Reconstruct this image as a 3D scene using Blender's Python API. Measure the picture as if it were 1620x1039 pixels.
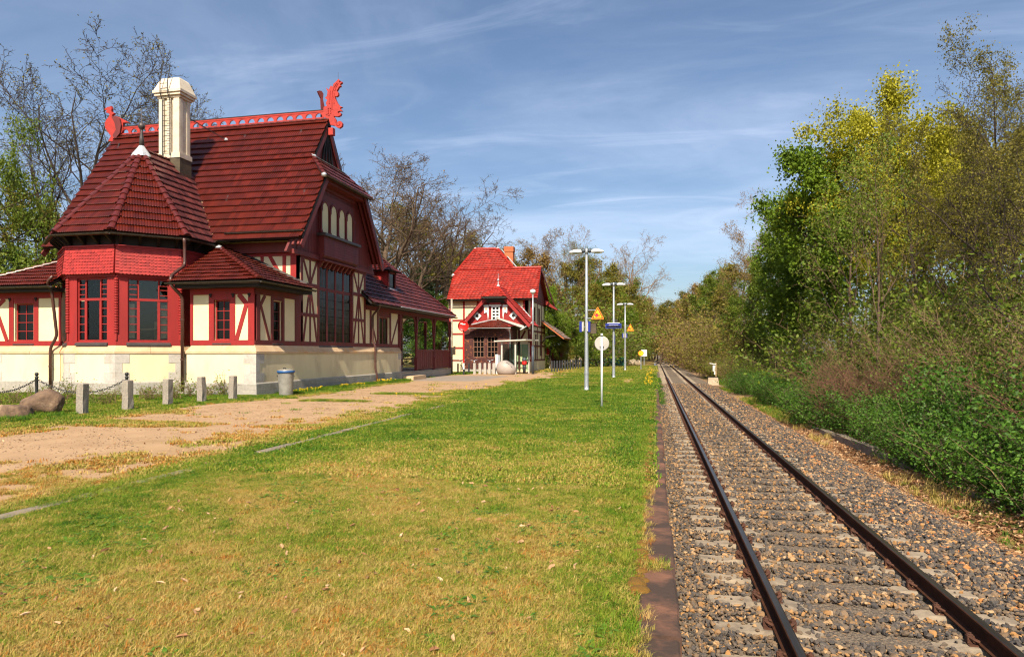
import bpy, bmesh, math, random
import numpy as np
from mathutils import Vector, Matrix, Quaternion

R = math.radians
random.seed(7)
RNG = np.random.default_rng(7)
scene = bpy.context.scene
for o in list(bpy.data.objects):
    bpy.data.objects.remove(o)
COL = scene.collection

# ------------------------------------------------------------------ camera
EYE = 1.72                      # eye height above the platform (z = 0)
FPX = 1050.0                    # focal length in pixels of a 1620 px wide frame
YAW = math.atan((1036 - 810) / FPX)
cam_data = bpy.data.cameras.new('camera')
cam = bpy.data.objects.new('camera', cam_data)
COL.objects.link(cam)
cam.location = (0, 0, EYE)
cam.rotation_euler = (R(90), 0, YAW)
cam_data.sensor_width = 36
cam_data.lens = FPX / 1620 * 36
cam_data.shift_y = 37.5 / 1620
cam_data.clip_start = 0.05
cam_data.clip_end = 3000
scene.camera = cam

# ------------------------------------------------------------------ sky, sun, exposure
SUN_EL, SUN_AZ = 45.0, 5.0     # sun behind the camera, a little to its right
S_DIR = Vector((math.sin(R(SUN_AZ)) * math.cos(R(SUN_EL)),
                -math.cos(R(SUN_AZ)) * math.cos(R(SUN_EL)), math.sin(R(SUN_EL))))
world = bpy.data.worlds.new('World')
scene.world = world
world.use_nodes = True
wn, wl = world.node_tree.nodes, world.node_tree.links
wn.clear()
w_out = wn.new('ShaderNodeOutputWorld')
w_bg = wn.new('ShaderNodeBackground')
w_bg.inputs['Strength'].default_value = 0.08
sky = wn.new('ShaderNodeTexSky')
sky.sky_type = 'NISHITA'
sky.sun_disc = False
sky.sun_elevation = R(SUN_EL)
sky.sun_rotation = R(180 - SUN_AZ)
sky.altitude = 60
sky.air_density = 1.0
sky.dust_density = 1.9
sky.ozone_density = 3.0
tc = wn.new('ShaderNodeTexCoord')
sep = wn.new('ShaderNodeSeparateXYZ')
wl.new(tc.outputs['Generated'], sep.inputs[0])
den = wn.new('ShaderNodeMath'); den.operation = 'ADD'; den.inputs[1].default_value = 0.24
wl.new(sep.outputs['Z'], den.inputs[0])
den2 = wn.new('ShaderNodeMath'); den2.operation = 'MAXIMUM'; den2.inputs[1].default_value = 0.05
wl.new(den.outputs[0], den2.inputs[0])
dx = wn.new('ShaderNodeMath'); dx.operation = 'DIVIDE'
dy = wn.new('ShaderNodeMath'); dy.operation = 'DIVIDE'
wl.new(sep.outputs['X'], dx.inputs[0]); wl.new(den2.outputs[0], dx.inputs[1])
wl.new(sep.outputs['Y'], dy.inputs[0]); wl.new(den2.outputs[0], dy.inputs[1])
comb = wn.new('ShaderNodeCombineXYZ')
wl.new(dx.outputs[0], comb.inputs[0]); wl.new(dy.outputs[0], comb.inputs[1])
def cloud_layer(scale_vec, rot, nscale, detail, dist, lo, hi):
    mp = wn.new('ShaderNodeMapping')
    mp.inputs['Scale'].default_value = scale_vec
    mp.inputs['Rotation'].default_value = (0, 0, R(rot))
    wl.new(comb.outputs[0], mp.inputs[0])
    nz = wn.new('ShaderNodeTexNoise')
    nz.inputs['Scale'].default_value = nscale
    nz.inputs['Detail'].default_value = detail
    nz.inputs['Roughness'].default_value = 0.58
    nz.inputs['Distortion'].default_value = dist
    wl.new(mp.outputs[0], nz.inputs['Vector'])
    mr = wn.new('ShaderNodeMapRange')
    mr.interpolation_type = 'SMOOTHSTEP'
    mr.inputs['From Min'].default_value = lo
    mr.inputs['From Max'].default_value = hi
    wl.new(nz.outputs['Fac'], mr.inputs['Value'])
    return mr
c1 = cloud_layer((0.55, 1.25, 1), -28, 1.15, 9, 0.9, 0.36, 0.86)     # long cirrus veils
c2 = cloud_layer((0.8, 2.6, 1), -46, 1.7, 10, 1.3, 0.50, 0.84)     # finer streaks
cs = wn.new('ShaderNodeMath'); cs.operation = 'MULTIPLY_ADD'
cs.inputs[1].default_value = 0.55
wl.new(c2.outputs[0], cs.inputs[0]); wl.new(c1.outputs[0], cs.inputs[2])
cf = wn.new('ShaderNodeMath'); cf.operation = 'MULTIPLY'; cf.inputs[1].default_value = 0.40; cf.use_clamp = True
wl.new(cs.outputs[0], cf.inputs[0])
cmix = wn.new('ShaderNodeMix'); cmix.data_type = 'RGBA'
wl.new(cf.outputs[0], cmix.inputs['Factor'])
wl.new(sky.outputs[0], cmix.inputs[6])
cmix.inputs[7].default_value = (7.6, 8.3, 10.2, 1)
wl.new(cmix.outputs[2], w_bg.inputs['Color'])
wl.new(w_bg.outputs[0], w_out.inputs[0])

sun_data = bpy.data.lights.new('sun', 'SUN')
sun_data.energy = 4.7
sun_data.angle = R(0.53)
sun_data.color = (1.0, 0.89, 0.70)
sun = bpy.data.objects.new('sun', sun_data)
COL.objects.link(sun)
sun.rotation_euler = S_DIR.to_track_quat('Z', 'Y').to_euler()
sun.location = (20, -60, 60)

scene.render.engine = 'CYCLES'
vs = scene.view_settings
vs.view_transform = 'Standard'
try: vs.look = 'None'
except Exception: pass
vs.gamma = 1.0
vs.exposure = 0.85
vs.use_curve_mapping = False
cy = scene.cycles
cy.max_bounces = 4; cy.diffuse_bounces = 2; cy.glossy_bounces = 2; cy.transmission_bounces = 2; cy.transparent_max_bounces = 6
cy.caustics_reflective = False; cy.caustics_refractive = False
cy.use_adaptive_sampling = True; cy.adaptive_threshold = 0.025
cy.filter_width = 1.2
# ------------------------------------------------------------------ materials
def newmat(name):
    m = bpy.data.materials.new(name); m.use_nodes = True
    nt = m.node_tree; nt.nodes.clear()
    out = nt.nodes.new('ShaderNodeOutputMaterial')
    return m, nt.nodes, nt.links, out

def set_in(node, key, val):
    if key in node.inputs: node.inputs[key].default_value = val

def rgba(c): return (c[0], c[1], c[2], 1.0)

def pmat(name, c1, c2=None, scale=3.0, rough=0.8, bump=0.15, bscale=30.0, bdist=0.01, metal=0.0, spec=0.4,
         tint=None, tint_amt=1.0, lo=0.35, hi=0.65, stretch=(1, 1, 1), c3=None, s3=0.6, lo3=0.55, hi3=0.72,
         transl=0.0, inst=False, coat=0.0, rough_var=0.0, tint_ramp=None):
    """painted / stone / wood surface: two colours mixed by noise, optional third stain colour,
       optional per-piece brightness from the 'tint' attribute, fine bump"""
    m, N, L, out = newmat(name)
    p = N.new('ShaderNodeBsdfPrincipled')
    set_in(p, 'Roughness', rough); set_in(p, 'Metallic', metal)
    set_in(p, 'Specular IOR Level', spec)
    if coat: set_in(p, 'Coat Weight', coat); set_in(p, 'Coat Roughness', 0.08)
    tcn = N.new('ShaderNodeTexCoord')
    mp = N.new('ShaderNodeMapping'); mp.inputs['Scale'].default_value = stretch
    geo = N.new('ShaderNodeNewGeometry')
    L.new(geo.outputs['Position'], mp.inputs[0])
    col = None
    if tint_ramp:
        at = N.new('ShaderNodeAttribute'); at.attribute_name = 'tint'
        at.attribute_type = 'INSTANCER' if inst else 'GEOMETRY'
        rp = N.new('ShaderNodeValToRGB')
        els = rp.color_ramp.elements
        while len(els) < len(tint_ramp): els.new(0.5)
        for e, (pos, c) in zip(els, tint_ramp): e.position = pos; e.color = rgba(c)
        L.new(at.outputs['Fac'], rp.inputs[0])
        col = rp.outputs[0]
    if col is None:
        if c2 is None: c2 = tuple(v * 0.75 for v in c1)
        nz = N.new('ShaderNodeTexNoise'); nz.inputs['Scale'].default_value = scale
        nz.inputs['Detail'].default_value = 6; nz.inputs['Roughness'].default_value = 0.62
        L.new(mp.outputs[0], nz.inputs['Vector'])
        mr = N.new('ShaderNodeMapRange'); mr.inputs['From Min'].default_value = lo; mr.inputs['From Max'].default_value = hi
        L.new(nz.outputs['Fac'], mr.inputs['Value'])
        mx = N.new('ShaderNodeMix'); mx.data_type = 'RGBA'
        L.new(mr.outputs[0], mx.inputs['Factor'])
        mx.inputs[6].default_value = rgba(c1); mx.inputs[7].default_value = rgba(c2)
        col = mx.outputs[2]
    if c3 is not None:
        n3 = N.new('ShaderNodeTexNoise'); n3.inputs['Scale'].default_value = s3
        n3.inputs['Detail'].default_value = 8; n3.inputs['Roughness'].default_value = 0.65
        L.new(mp.outputs[0], n3.inputs['Vector'])
        m3 = N.new('ShaderNodeMapRange'); m3.inputs['From Min'].default_value = lo3; m3.inputs['From Max'].default_value = hi3
        L.new(n3.outputs['Fac'], m3.inputs['Value'])
        x3 = N.new('ShaderNodeMix'); x3.data_type = 'RGBA'
        L.new(m3.outputs[0], x3.inputs['Factor']); L.new(col, x3.inputs[6]); x3.inputs[7].default_value = rgba(c3)
        col = x3.outputs[2]
    if tint:
        at = N.new('ShaderNodeAttribute'); at.attribute_name = 'tint'
        at.attribute_type = 'INSTANCER' if inst else 'GEOMETRY'
        mr = N.new('ShaderNodeMapRange'); mr.inputs['To Min'].default_value = tint[0]; mr.inputs['To Max'].default_value = tint[1]
        L.new(at.outputs['Fac'], mr.inputs['Value'])
        hs = N.new('ShaderNodeHueSaturation'); L.new(mr.outputs[0], hs.inputs['Value']); L.new(col, hs.inputs['Color'])
        col = hs.outputs[0]
    L.new(col, p.inputs['Base Color'])
    if rough_var:
        nr = N.new('ShaderNodeTexNoise'); nr.inputs['Scale'].default_value = scale * 2.3
        L.new(geo.outputs['Position'], nr.inputs['Vector'])
        rr = N.new('ShaderNodeMapRange'); rr.inputs['To Min'].default_value = max(0.03, rough - rough_var); rr.inputs['To Max'].default_value = min(1, rough + rough_var)
        L.new(nr.outputs['Fac'], rr.inputs['Value']); L.new(rr.outputs[0], p.inputs['Roughness'])
    if bump > 0:
        nb = N.new('ShaderNodeTexNoise'); nb.inputs['Scale'].default_value = bscale
        nb.inputs['Detail'].default_value = 5
        L.new(mp.outputs[0], nb.inputs['Vector'])
        bp = N.new('ShaderNodeBump'); bp.inputs['Strength'].default_value = bump; bp.inputs['Distance'].default_value = bdist
        L.new(nb.outputs['Fac'], bp.inputs['Height']); L.new(bp.outputs[0], p.inputs['Normal'])
    if transl > 0:
        tr = N.new('ShaderNodeBsdfTranslucent'); L.new(col, tr.inputs['Color'])
        ms = N.new('ShaderNodeMixShader'); ms.inputs[0].default_value = transl
        L.new(p.outputs[0], ms.inputs[1]); L.new(tr.outputs[0], ms.inputs[2]); L.new(ms.outputs[0], out.inputs[0])
    else:
        L.new(p.outputs[0], out.inputs[0])
    return m

def glassmat(name, tintc=(0.006, 0.006, 0.006), rough=0.05):
    m, N, L, out = newmat(name)
    p = N.new('ShaderNodeBsdfPrincipled'); set_in(p, 'Base Color', rgba(tintc)); set_in(p, 'Roughness', rough)
    set_in(p, 'Specular IOR Level', 0.22)
    geo = N.new('ShaderNodeNewGeometry')
    nb = N.new('ShaderNodeTexNoise'); nb.inputs['Scale'].default_value = 2.2
    L.new(geo.outputs['Position'], nb.inputs['Vector'])
    bp = N.new('ShaderNodeBump'); bp.inputs['Strength'].default_value = 0.12; bp.inputs['Distance'].default_value = 0.02
    L.new(nb.outputs['Fac'], bp.inputs['Height']); L.new(bp.outputs[0], p.inputs['Normal'])
    L.new(p.outputs[0], out.inputs[0])
    return m

def clearglass(name, col=(0.55, 0.75, 0.7), fac=0.35):
    m, N, L, out = newmat(name)
    t = N.new('ShaderNodeBsdfTransparent'); t.inputs[0].default_value = rgba(col)
    g = N.new('ShaderNodeBsdfGlossy'); g.inputs['Roughness'].default_value = 0.03; g.inputs['Color'].default_value = (0.8, 0.9, 0.9, 1)
    fr = N.new('ShaderNodeFresnel'); fr.inputs[0].default_value = 1.5
    ms = N.new('ShaderNodeMixShader'); L.new(fr.outputs[0], ms.inputs[0]); L.new(t.outputs[0], ms.inputs[1]); L.new(g.outputs[0], ms.inputs[2])
    L.new(ms.outputs[0], out.inputs[0])
    return m

# ------------------------------------------------------------------ mesh builder
ROOT = {}
class MB:
    def __init__(s): s.v = []; s.f = []; s.t = []
    def add(s, vs, fs, tint=0.5):
        b = len(s.v); s.v += [tuple(x) for x in vs]
        s.f += [tuple(b + i for i in f) for f in fs]; s.t += [tint] * len(fs)
        return s
    def box(s, x0, x1, y0, y1, z0, z1, tint=0.5):
        return s.add([(x0,y0,z0),(x1,y0,z0),(x1,y1,z0),(x0,y1,z0),(x0,y0,z1),(x1,y0,z1),(x1,y1,z1),(x0,y1,z1)],
                     [(0,3,2,1),(4,5,6,7),(0,1,5,4),(1,2,6,5),(2,3,7,6),(3,0,4,7)], tint)
    def obox(s, c, ax, ay, az, tint=0.5):
        """oriented box: centre and three half-axis vectors"""
        c, ax, ay, az = Vector(c), Vector(ax), Vector(ay), Vector(az)
        vs = [c + ax*i + ay*j + az*k for k in (-1,1) for (i,j) in ((-1,-1),(1,-1),(1,1),(-1,1))]
        return s.add(vs, [(0,3,2,1),(4,5,6,7),(0,1,5,4),(1,2,6,5),(2,3,7,6),(3,0,4,7)], tint)
    def beam(s, p, q, w, d, nrm, tint=0.5):
        """rectangular bar from p to q; d is its depth along nrm, w its width across"""
        p, q, n = Vector(p), Vector(q), Vector(nrm).normalized()
        a = (q - p); l = a.length; a.normalize(); side = a.cross(n).normalized()
        return s.obox((p + q) / 2, a * l / 2, side * w / 2, n * d / 2, tint)
    def prism(s, poly, vec, tint=0.5):
        n = len(poly); vec = Vector(vec); P = [Vector(p) for p in poly]
        vs = P + [p + vec for p in P]
        fs = [tuple(range(n))[::-1], tuple(range(n, 2*n))] + [(i, (i+1) % n, n + (i+1) % n, n + i) for i in range(n)]
        return s.add(vs, fs, tint)
    def tube(s, path, r, n=8, caps=True, tint=0.5):
        P = [Vector(p) for p in path]; k = len(P)
        rr = r if isinstance(r, (list, tuple)) else [r] * k
        vs = []; prev = None
        for i, p in enumerate(P):
            t = (P[min(i+1, k-1)] - P[max(i-1, 0)]).normalized()
            if prev is None:
                u = t.orthogonal().normalized()
            else:
                u = (prev - t * prev.dot(t))
                u = u.normalized() if u.length > 1e-6 else t.orthogonal().normalized()
            prev = u; w = t.cross(u)
            vs += [p + (u*math.cos(2*math.pi*j/n) + w*math.sin(2*math.pi*j/n)) * rr[i] for j in range(n)]
        fs = [(i*n+j, i*n+(j+1) % n, (i+1)*n+(j+1) % n, (i+1)*n+j) for i in range(k-1) for j in range(n)]
        if caps: fs += [tuple(range(n))[::-1], tuple(range((k-1)*n, k*n))]
        return s.add(vs, fs, tint)
    def lathe(s, prof, n=16, c=(0,0,0), tint=0.5, axis='Z'):
        vs = []
        for (r, z) in prof:
            for j in range(n):
                a = 2*math.pi*j/n; x, y = r*math.cos(a), r*math.sin(a)
                if axis == 'Z': vs.append((c[0]+x, c[1]+y, c[2]+z))
                elif axis == 'Y': vs.append((c[0]+x, c[1]+z, c[2]+y))
                else: vs.append((c[0]+z, c[1]+x, c[2]+y))
        k = len(prof)
        fs = [(i*n+j, i*n+(j+1) % n, (i+1)*n+(j+1) % n, (i+1)*n+j) for i in range(k-1) for j in range(n)]
        fs += [tuple(range(n))[::-1], tuple(range((k-1)*n, k*n))]
        return s.add(vs, fs, tint)
    def build(s, name, mat, parent=None, smooth=False, loc=None, autos=False):
        off = Vector((0,0,0))
        if parent is not None: off = ROOT.get(parent.name, Vector((0,0,0)))
        elif loc is not None: off = Vector(loc)
        me = bpy.data.meshes.new(name)
        me.from_pydata([(x-off.x, y-off.y, z-off.z) for (x,y,z) in s.v], [], s.f)
        bm = bmesh.new(); bm.from_mesh(me)
        bmesh.ops.recalc_face_normals(bm, faces=bm.faces); bm.to_mesh(me); bm.free()
        if len(set(s.t)) > 1:
            a = me.attributes.new('tint', 'FLOAT', 'FACE'); a.data.foreach_set('value', s.t)
        me.materials.append(mat)
        if smooth: me.polygons.foreach_set('use_smooth', [True] * len(me.polygons))
        o = bpy.data.objects.new(name, me); COL.objects.link(o)
        if parent is not None: o.parent = parent; ROOT[o.name] = off
        elif loc is not None: o.location = off
        if autos: shade_auto(o)
        return o

def shade_auto(o, ang=40):
    me = o.data
    me.polygons.foreach_set('use_smooth', [True] * len(me.polygons))
    try: me.set_sharp_from_angle(angle=R(ang))
    except Exception: pass

def thing(name, label, cat, loc=(0,0,0), group=None):
    o = bpy.data.objects.new(name, None); COL.objects.link(o)
    o.empty_display_size = 0.3; o.location = loc
    o['label'] = label; o['category'] = cat
    if group: o['group'] = group
    ROOT[o.name] = Vector(loc)
    return o
def tag(o, label, cat, group=None):
    o['label'] = label; o['category'] = cat
    if group: o['group'] = group
    return o
def struct(o): o['kind'] = 'structure'; return o
def stuff(o, label=None, cat=None):
    o['kind'] = 'stuff'
    if label: o['label'] = label
    if cat: o['category'] = cat
    return o

def copy_tree(o, parent=None):
    c = o.copy(); COL.objects.link(c)
    if parent is not None: c.parent = parent
    for ch in list(o.children): copy_tree(ch, c)
    return c

def np_mesh(name, V, F, mat, tint=None, smooth=False):
    """numpy mesh: V (n,3), F (m,3|4) with constant corner count; tint per face"""
    me = bpy.data.meshes.new(name)
    V = np.ascontiguousarray(V, dtype=np.float32); F = np.ascontiguousarray(F, dtype=np.int32)
    k = F.shape[1]
    me.vertices.add(len(V)); me.vertices.foreach_set('co', V.ravel())
    me.loops.add(F.size); me.loops.foreach_set('vertex_index', F.ravel())
    me.polygons.add(len(F))
    me.polygons.foreach_set('loop_start', np.arange(0, F.size, k, dtype=np.int32))
    me.polygons.foreach_set('loop_total', np.full(len(F), k, dtype=np.int32))
    if smooth: me.polygons.foreach_set('use_smooth', np.ones(len(F), dtype=bool))
    me.update(calc_edges=True); me.validate()
    if tint is not None:
        a = me.attributes.new('tint', 'FLOAT', 'FACE'); a.data.foreach_set('value', np.asarray(tint, dtype=np.float32))
    me.materials.append(mat)
    return me

# value noise in numpy (for masks and scattering)
_perm = RNG.random((256, 256)).astype(np.float32)
def vnoise(x, y, s):
    x = np.asarray(x) / s; y = np.asarray(y) / s
    xi = np.floor(x).astype(int); yi = np.floor(y).astype(int)
    fx = x - xi; fy = y - yi
    fx = fx*fx*(3-2*fx); fy = fy*fy*(3-2*fy)
    g = lambda a, b: _perm[a % 256, b % 256]
    return (g(xi,yi)*(1-fx)+g(xi+1,yi)*fx)*(1-fy) + (g(xi,yi+1)*(1-fx)+g(xi+1,yi+1)*fx)*fy
def fbm(x, y, s, o=4):
    r = 0; a = 0.5; t = 0
    for i in range(o):
        r = r + a*vnoise(x+13.7*i, y-7.3*i, s/2**i); t += a; a *= 0.55
    return r / t
def sstep(a, b, x):
    t = np.clip((x-a)/(b-a), 0, 1); return t*t*(3-2*t)

# a picture point of the survey sheet -> a point on a building plane (used while laying out facades)
_c, _s = math.cos(YAW), math.sin(YAW)
def _ray(px, py):
    a = (px-810)/FPX; return (_c*a-_s, _s*a+_c, -(py-557)/FPX)
def onX(px, py, x):
    r = _ray(px, py); t = x/r[0]; return (r[1]*t, EYE+r[2]*t)     # (y, z) on the plane X = x
def onY(px, py, y):
    r = _ray(px, py); t = y/r[1]; return (r[0]*t, EYE+r[2]*t)     # (x, z) on the plane Y = y
def onZ(px, py, z=0.0):
    r = _ray(px, py); t = (z-EYE)/r[2]; return (r[0]*t, r[1]*t)

# ------------------------------------------------------------------ roof tiles: real courses of pantiles
def clip2(poly, a, b):
    """clip a polygon by the half plane left of a->b"""
    out = []; ex, ey = b[0]-a[0], b[1]-a[1]
    sd = [ex*(p[1]-a[1]) - ey*(p[0]-a[0]) for p in poly]
    for i in range(len(poly)):
        p, q = poly[i], poly[(i+1) % len(poly)]; s0, s1 = sd[i], sd[(i+1) % len(poly)]
        if s0 >= 0: out.append(p)
        if (s0 > 0 and s1 < 0) or (s0 < 0 and s1 > 0):
            t = s0/(s0-s1); out.append((p[0]+(q[0]-p[0])*t, p[1]+(q[1]-p[1])*t))
    return out
def inside2(p, poly, eps=1e-4):
    for i in range(len(poly)):
        a, b = poly[i], poly[(i+1) % len(poly)]
        if (b[0]-a[0])*(p[1]-a[1])-(b[1]-a[1])*(p[0]-a[0]) < -eps: return False
    return True

def tile_roof(polys, eave, mat, parent, tw=0.2, th=0.4, amp=0.018, lift=0.035, waves=2, sub=3, base=0.02, name='roof_tiles', deck=None, deck_t=0.1, origin=None, seed=1, scallop=False):
    """polys: list of convex 3-D polygons in one plane; eave: direction of the courses"""
    rnd = random.Random(seed)
    P0 = Vector(origin if origin else polys[0][0]); e = Vector(eave).normalized()
    pl = [Vector(p) for p in polys[0]]
    nn = Vector((0,0,0))
    for i in range(1, len(pl)-1): nn += (pl[i]-pl[0]).cross(pl[i+1]-pl[0])
    nn.normalize()
    if nn.z < 0 or (abs(nn.z) < 1e-3 and nn.dot(e.cross(Vector((0,0,1)))) < 0): nn = -nn
    up = nn.cross(e).normalized()
    if up.z < 0: e = -e; up = nn.cross(e).normalized()
    B = MB(); dk = MB()
    n = waves*sub
    for poly in polys:
        q2 = [((Vector(p)-P0).dot(e), (Vector(p)-P0).dot(up)) for p in poly]
        area = sum(q2[i][0]*q2[(i+1) % len(q2)][1]-q2[(i+1) % len(q2)][0]*q2[i][1] for i in range(len(q2)))
        if area < 0: q2 = q2[::-1]
        u0, u1 = min(p[0] for p in q2), max(p[0] for p in q2); v0, v1 = min(p[1] for p in q2), max(p[1] for p in q2)
        for j in range(int(math.floor(v0/th+1e-3)), int(math.ceil(v1/th-1e-3))):
            for i in range(int(math.floor(u0/tw)), int(math.ceil(u1/tw))):
                cell = [(i*tw, j*th), ((i+1)*tw, j*th), ((i+1)*tw, (j+1)*th), (i*tw, (j+1)*th)]
                c = cell; full = all(inside2(p, q2) for p in cell)
                if not full:
                    for k in range(len(q2)):
                        c = clip2(c, q2[k], q2[(k+1) % len(q2)])
                        if len(c) < 3: break
                    if len(c) < 3: continue
                tt = rnd.random(); jit = rnd.uniform(-0.004, 0.004)
                def H(u, v):
                    ph = (u/tw - i)
                    return base + jit + amp*abs(math.sin(math.pi*waves*ph))**0.8 + lift*(1-(v/th-j))
                def W(u, v, h): return P0 + e*u + up*v + nn*h
                for k in range(n):
                    a, b = i*tw + tw*k/n, i*tw + tw*(k+1)/n
                    sc = c
                    if full: sc = [(a, j*th), (b, j*th), (b, (j+1)*th), (a, (j+1)*th)]
                    else:
                        sc = clip2(sc, (a, j*th+th), (a, j*th)); 
                        if len(sc) >= 3: sc = clip2(sc, (b, j*th), (b, j*th+th))
                        if len(sc) < 3: continue
                    if scallop and full:
                        dip = lambda u: -0.25*th*math.sin(math.pi*(u/tw-i))
                        sc = [(a, j*th+dip(a)), (b, j*th+dip(b)), (b, (j+1)*th), (a, (j+1)*th)]
                    ov = 0.0
                    if full and not scallop:          # the tile's nose overhangs the course below
                        ov = 0.12*th; sc = [(a, j*th-ov), (b, j*th-ov), (b, (j+1)*th), (a, (j+1)*th)]
                    if full and not scallop:          # rounded nose of the tile
                        cv = 0.03; t0_, t1_ = (a, sc[0][1]+cv), (b, sc[0][1]+cv)
                        B.add([W(t0_[0], t0_[1], H(*t0_)), W(t1_[0], t1_[1], H(*t1_)), W(sc[2][0], sc[2][1], H(*sc[2])), W(sc[3][0], sc[3][1], H(*sc[3]))], [(0,1,2,3)], tt)
                        B.add([W(sc[0][0], sc[0][1], H(*sc[0])-.3*lift), W(sc[1][0], sc[1][1], H(*sc[1])-.3*lift), W(t1_[0], t1_[1], H(*t1_)), W(t0_[0], t0_[1], H(*t0_))], [(0,1,2,3)], tt)
                    else:
                        B.add([W(u, v, H(u, v)) for (u, v) in sc], [tuple(range(len(sc)))], tt)
                    if full or (abs(sc[0][1]-j*th) < 0.3*th and abs(sc[0][1]-sc[1][1]) < 1e-6):
                        l0, l1 = sc[0], sc[1]; tk = 0.5*lift; cz = .3*lift if full and not scallop else 0
                        B.add([W(l0[0], l0[1], H(*l0)-tk), W(l1[0], l1[1], H(*l1)-tk), W(l1[0], l1[1], H(*l1)-cz), W(l0[0], l0[1], H(*l0)-cz)], [(0,1,2,3)], tt)
                        if not scallop: B.add([W(l0[0], l0[1], H(*l0)-tk), W(l1[0], l1[1], H(*l1)-tk), W(l1[0], l1[1]+ov+0.2*th, 0), W(l0[0], l0[1]+ov+0.2*th, 0)], [(3,2,1,0)], tt)
        if deck: dk.prism([Vector(p) - nn*0.005 for p in poly], -nn*deck_t)
    o = B_build_raw(B, name, mat, parent); o['kind'] = 'stuff'
    if deck: dk.build('roof_deck', deck, parent)
    return o

def B_build_raw(B, name, mat, parent):
    off = ROOT.get(parent.name, Vector((0,0,0))) if parent else Vector((0,0,0))
    me = bpy.data.meshes.new(name)
    me.from_pydata([(x-off.x, y-off.y, z-off.z) for (x,y,z) in B.v], [], B.f)
    a = me.attributes.new('tint', 'FLOAT', 'FACE'); a.data.foreach_set('value', B.t)
    me.materials.append(mat)
    o = bpy.data.objects.new(name, me); COL.objects.link(o)
    if parent is not None: o.parent = parent; ROOT[o.name] = off
    return o

def hip_tiles(p, q, parent, mat, r=0.11, step=0.36, name='hip_tile'):
    """a row of half-round cap tiles from p (low) to q (high)"""
    p, q = Vector(p), Vector(q); a = q-p; L_ = a.length; a.normalize()
    side = a.cross(Vector((0,0,1))).normalized(); n = side.cross(a).normalized()
    if n.z < 0: n = -n
    k = max(1, int(round(L_/step))); st = L_/k
    for i in range(k):
        c0 = p + a*(i*st) + n*0.03; c1 = p + a*((i+1)*st+0.03) + n*0.005
        b = MB(); m = 7; vs = []
        for c, rr in ((c0, r*1.12), (c1, r*0.9)):
            for j in range(m):
                an = math.pi*j/(m-1); vs.append(c + side*math.cos(an)*rr + n*math.sin(an)*rr*0.75)
        fs = [(j, j+1, m+j+1, m+j) for j in range(m-1)] + [tuple(range(m))]
        b.add(vs, fs)
        b.build(name, mat, parent)

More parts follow.
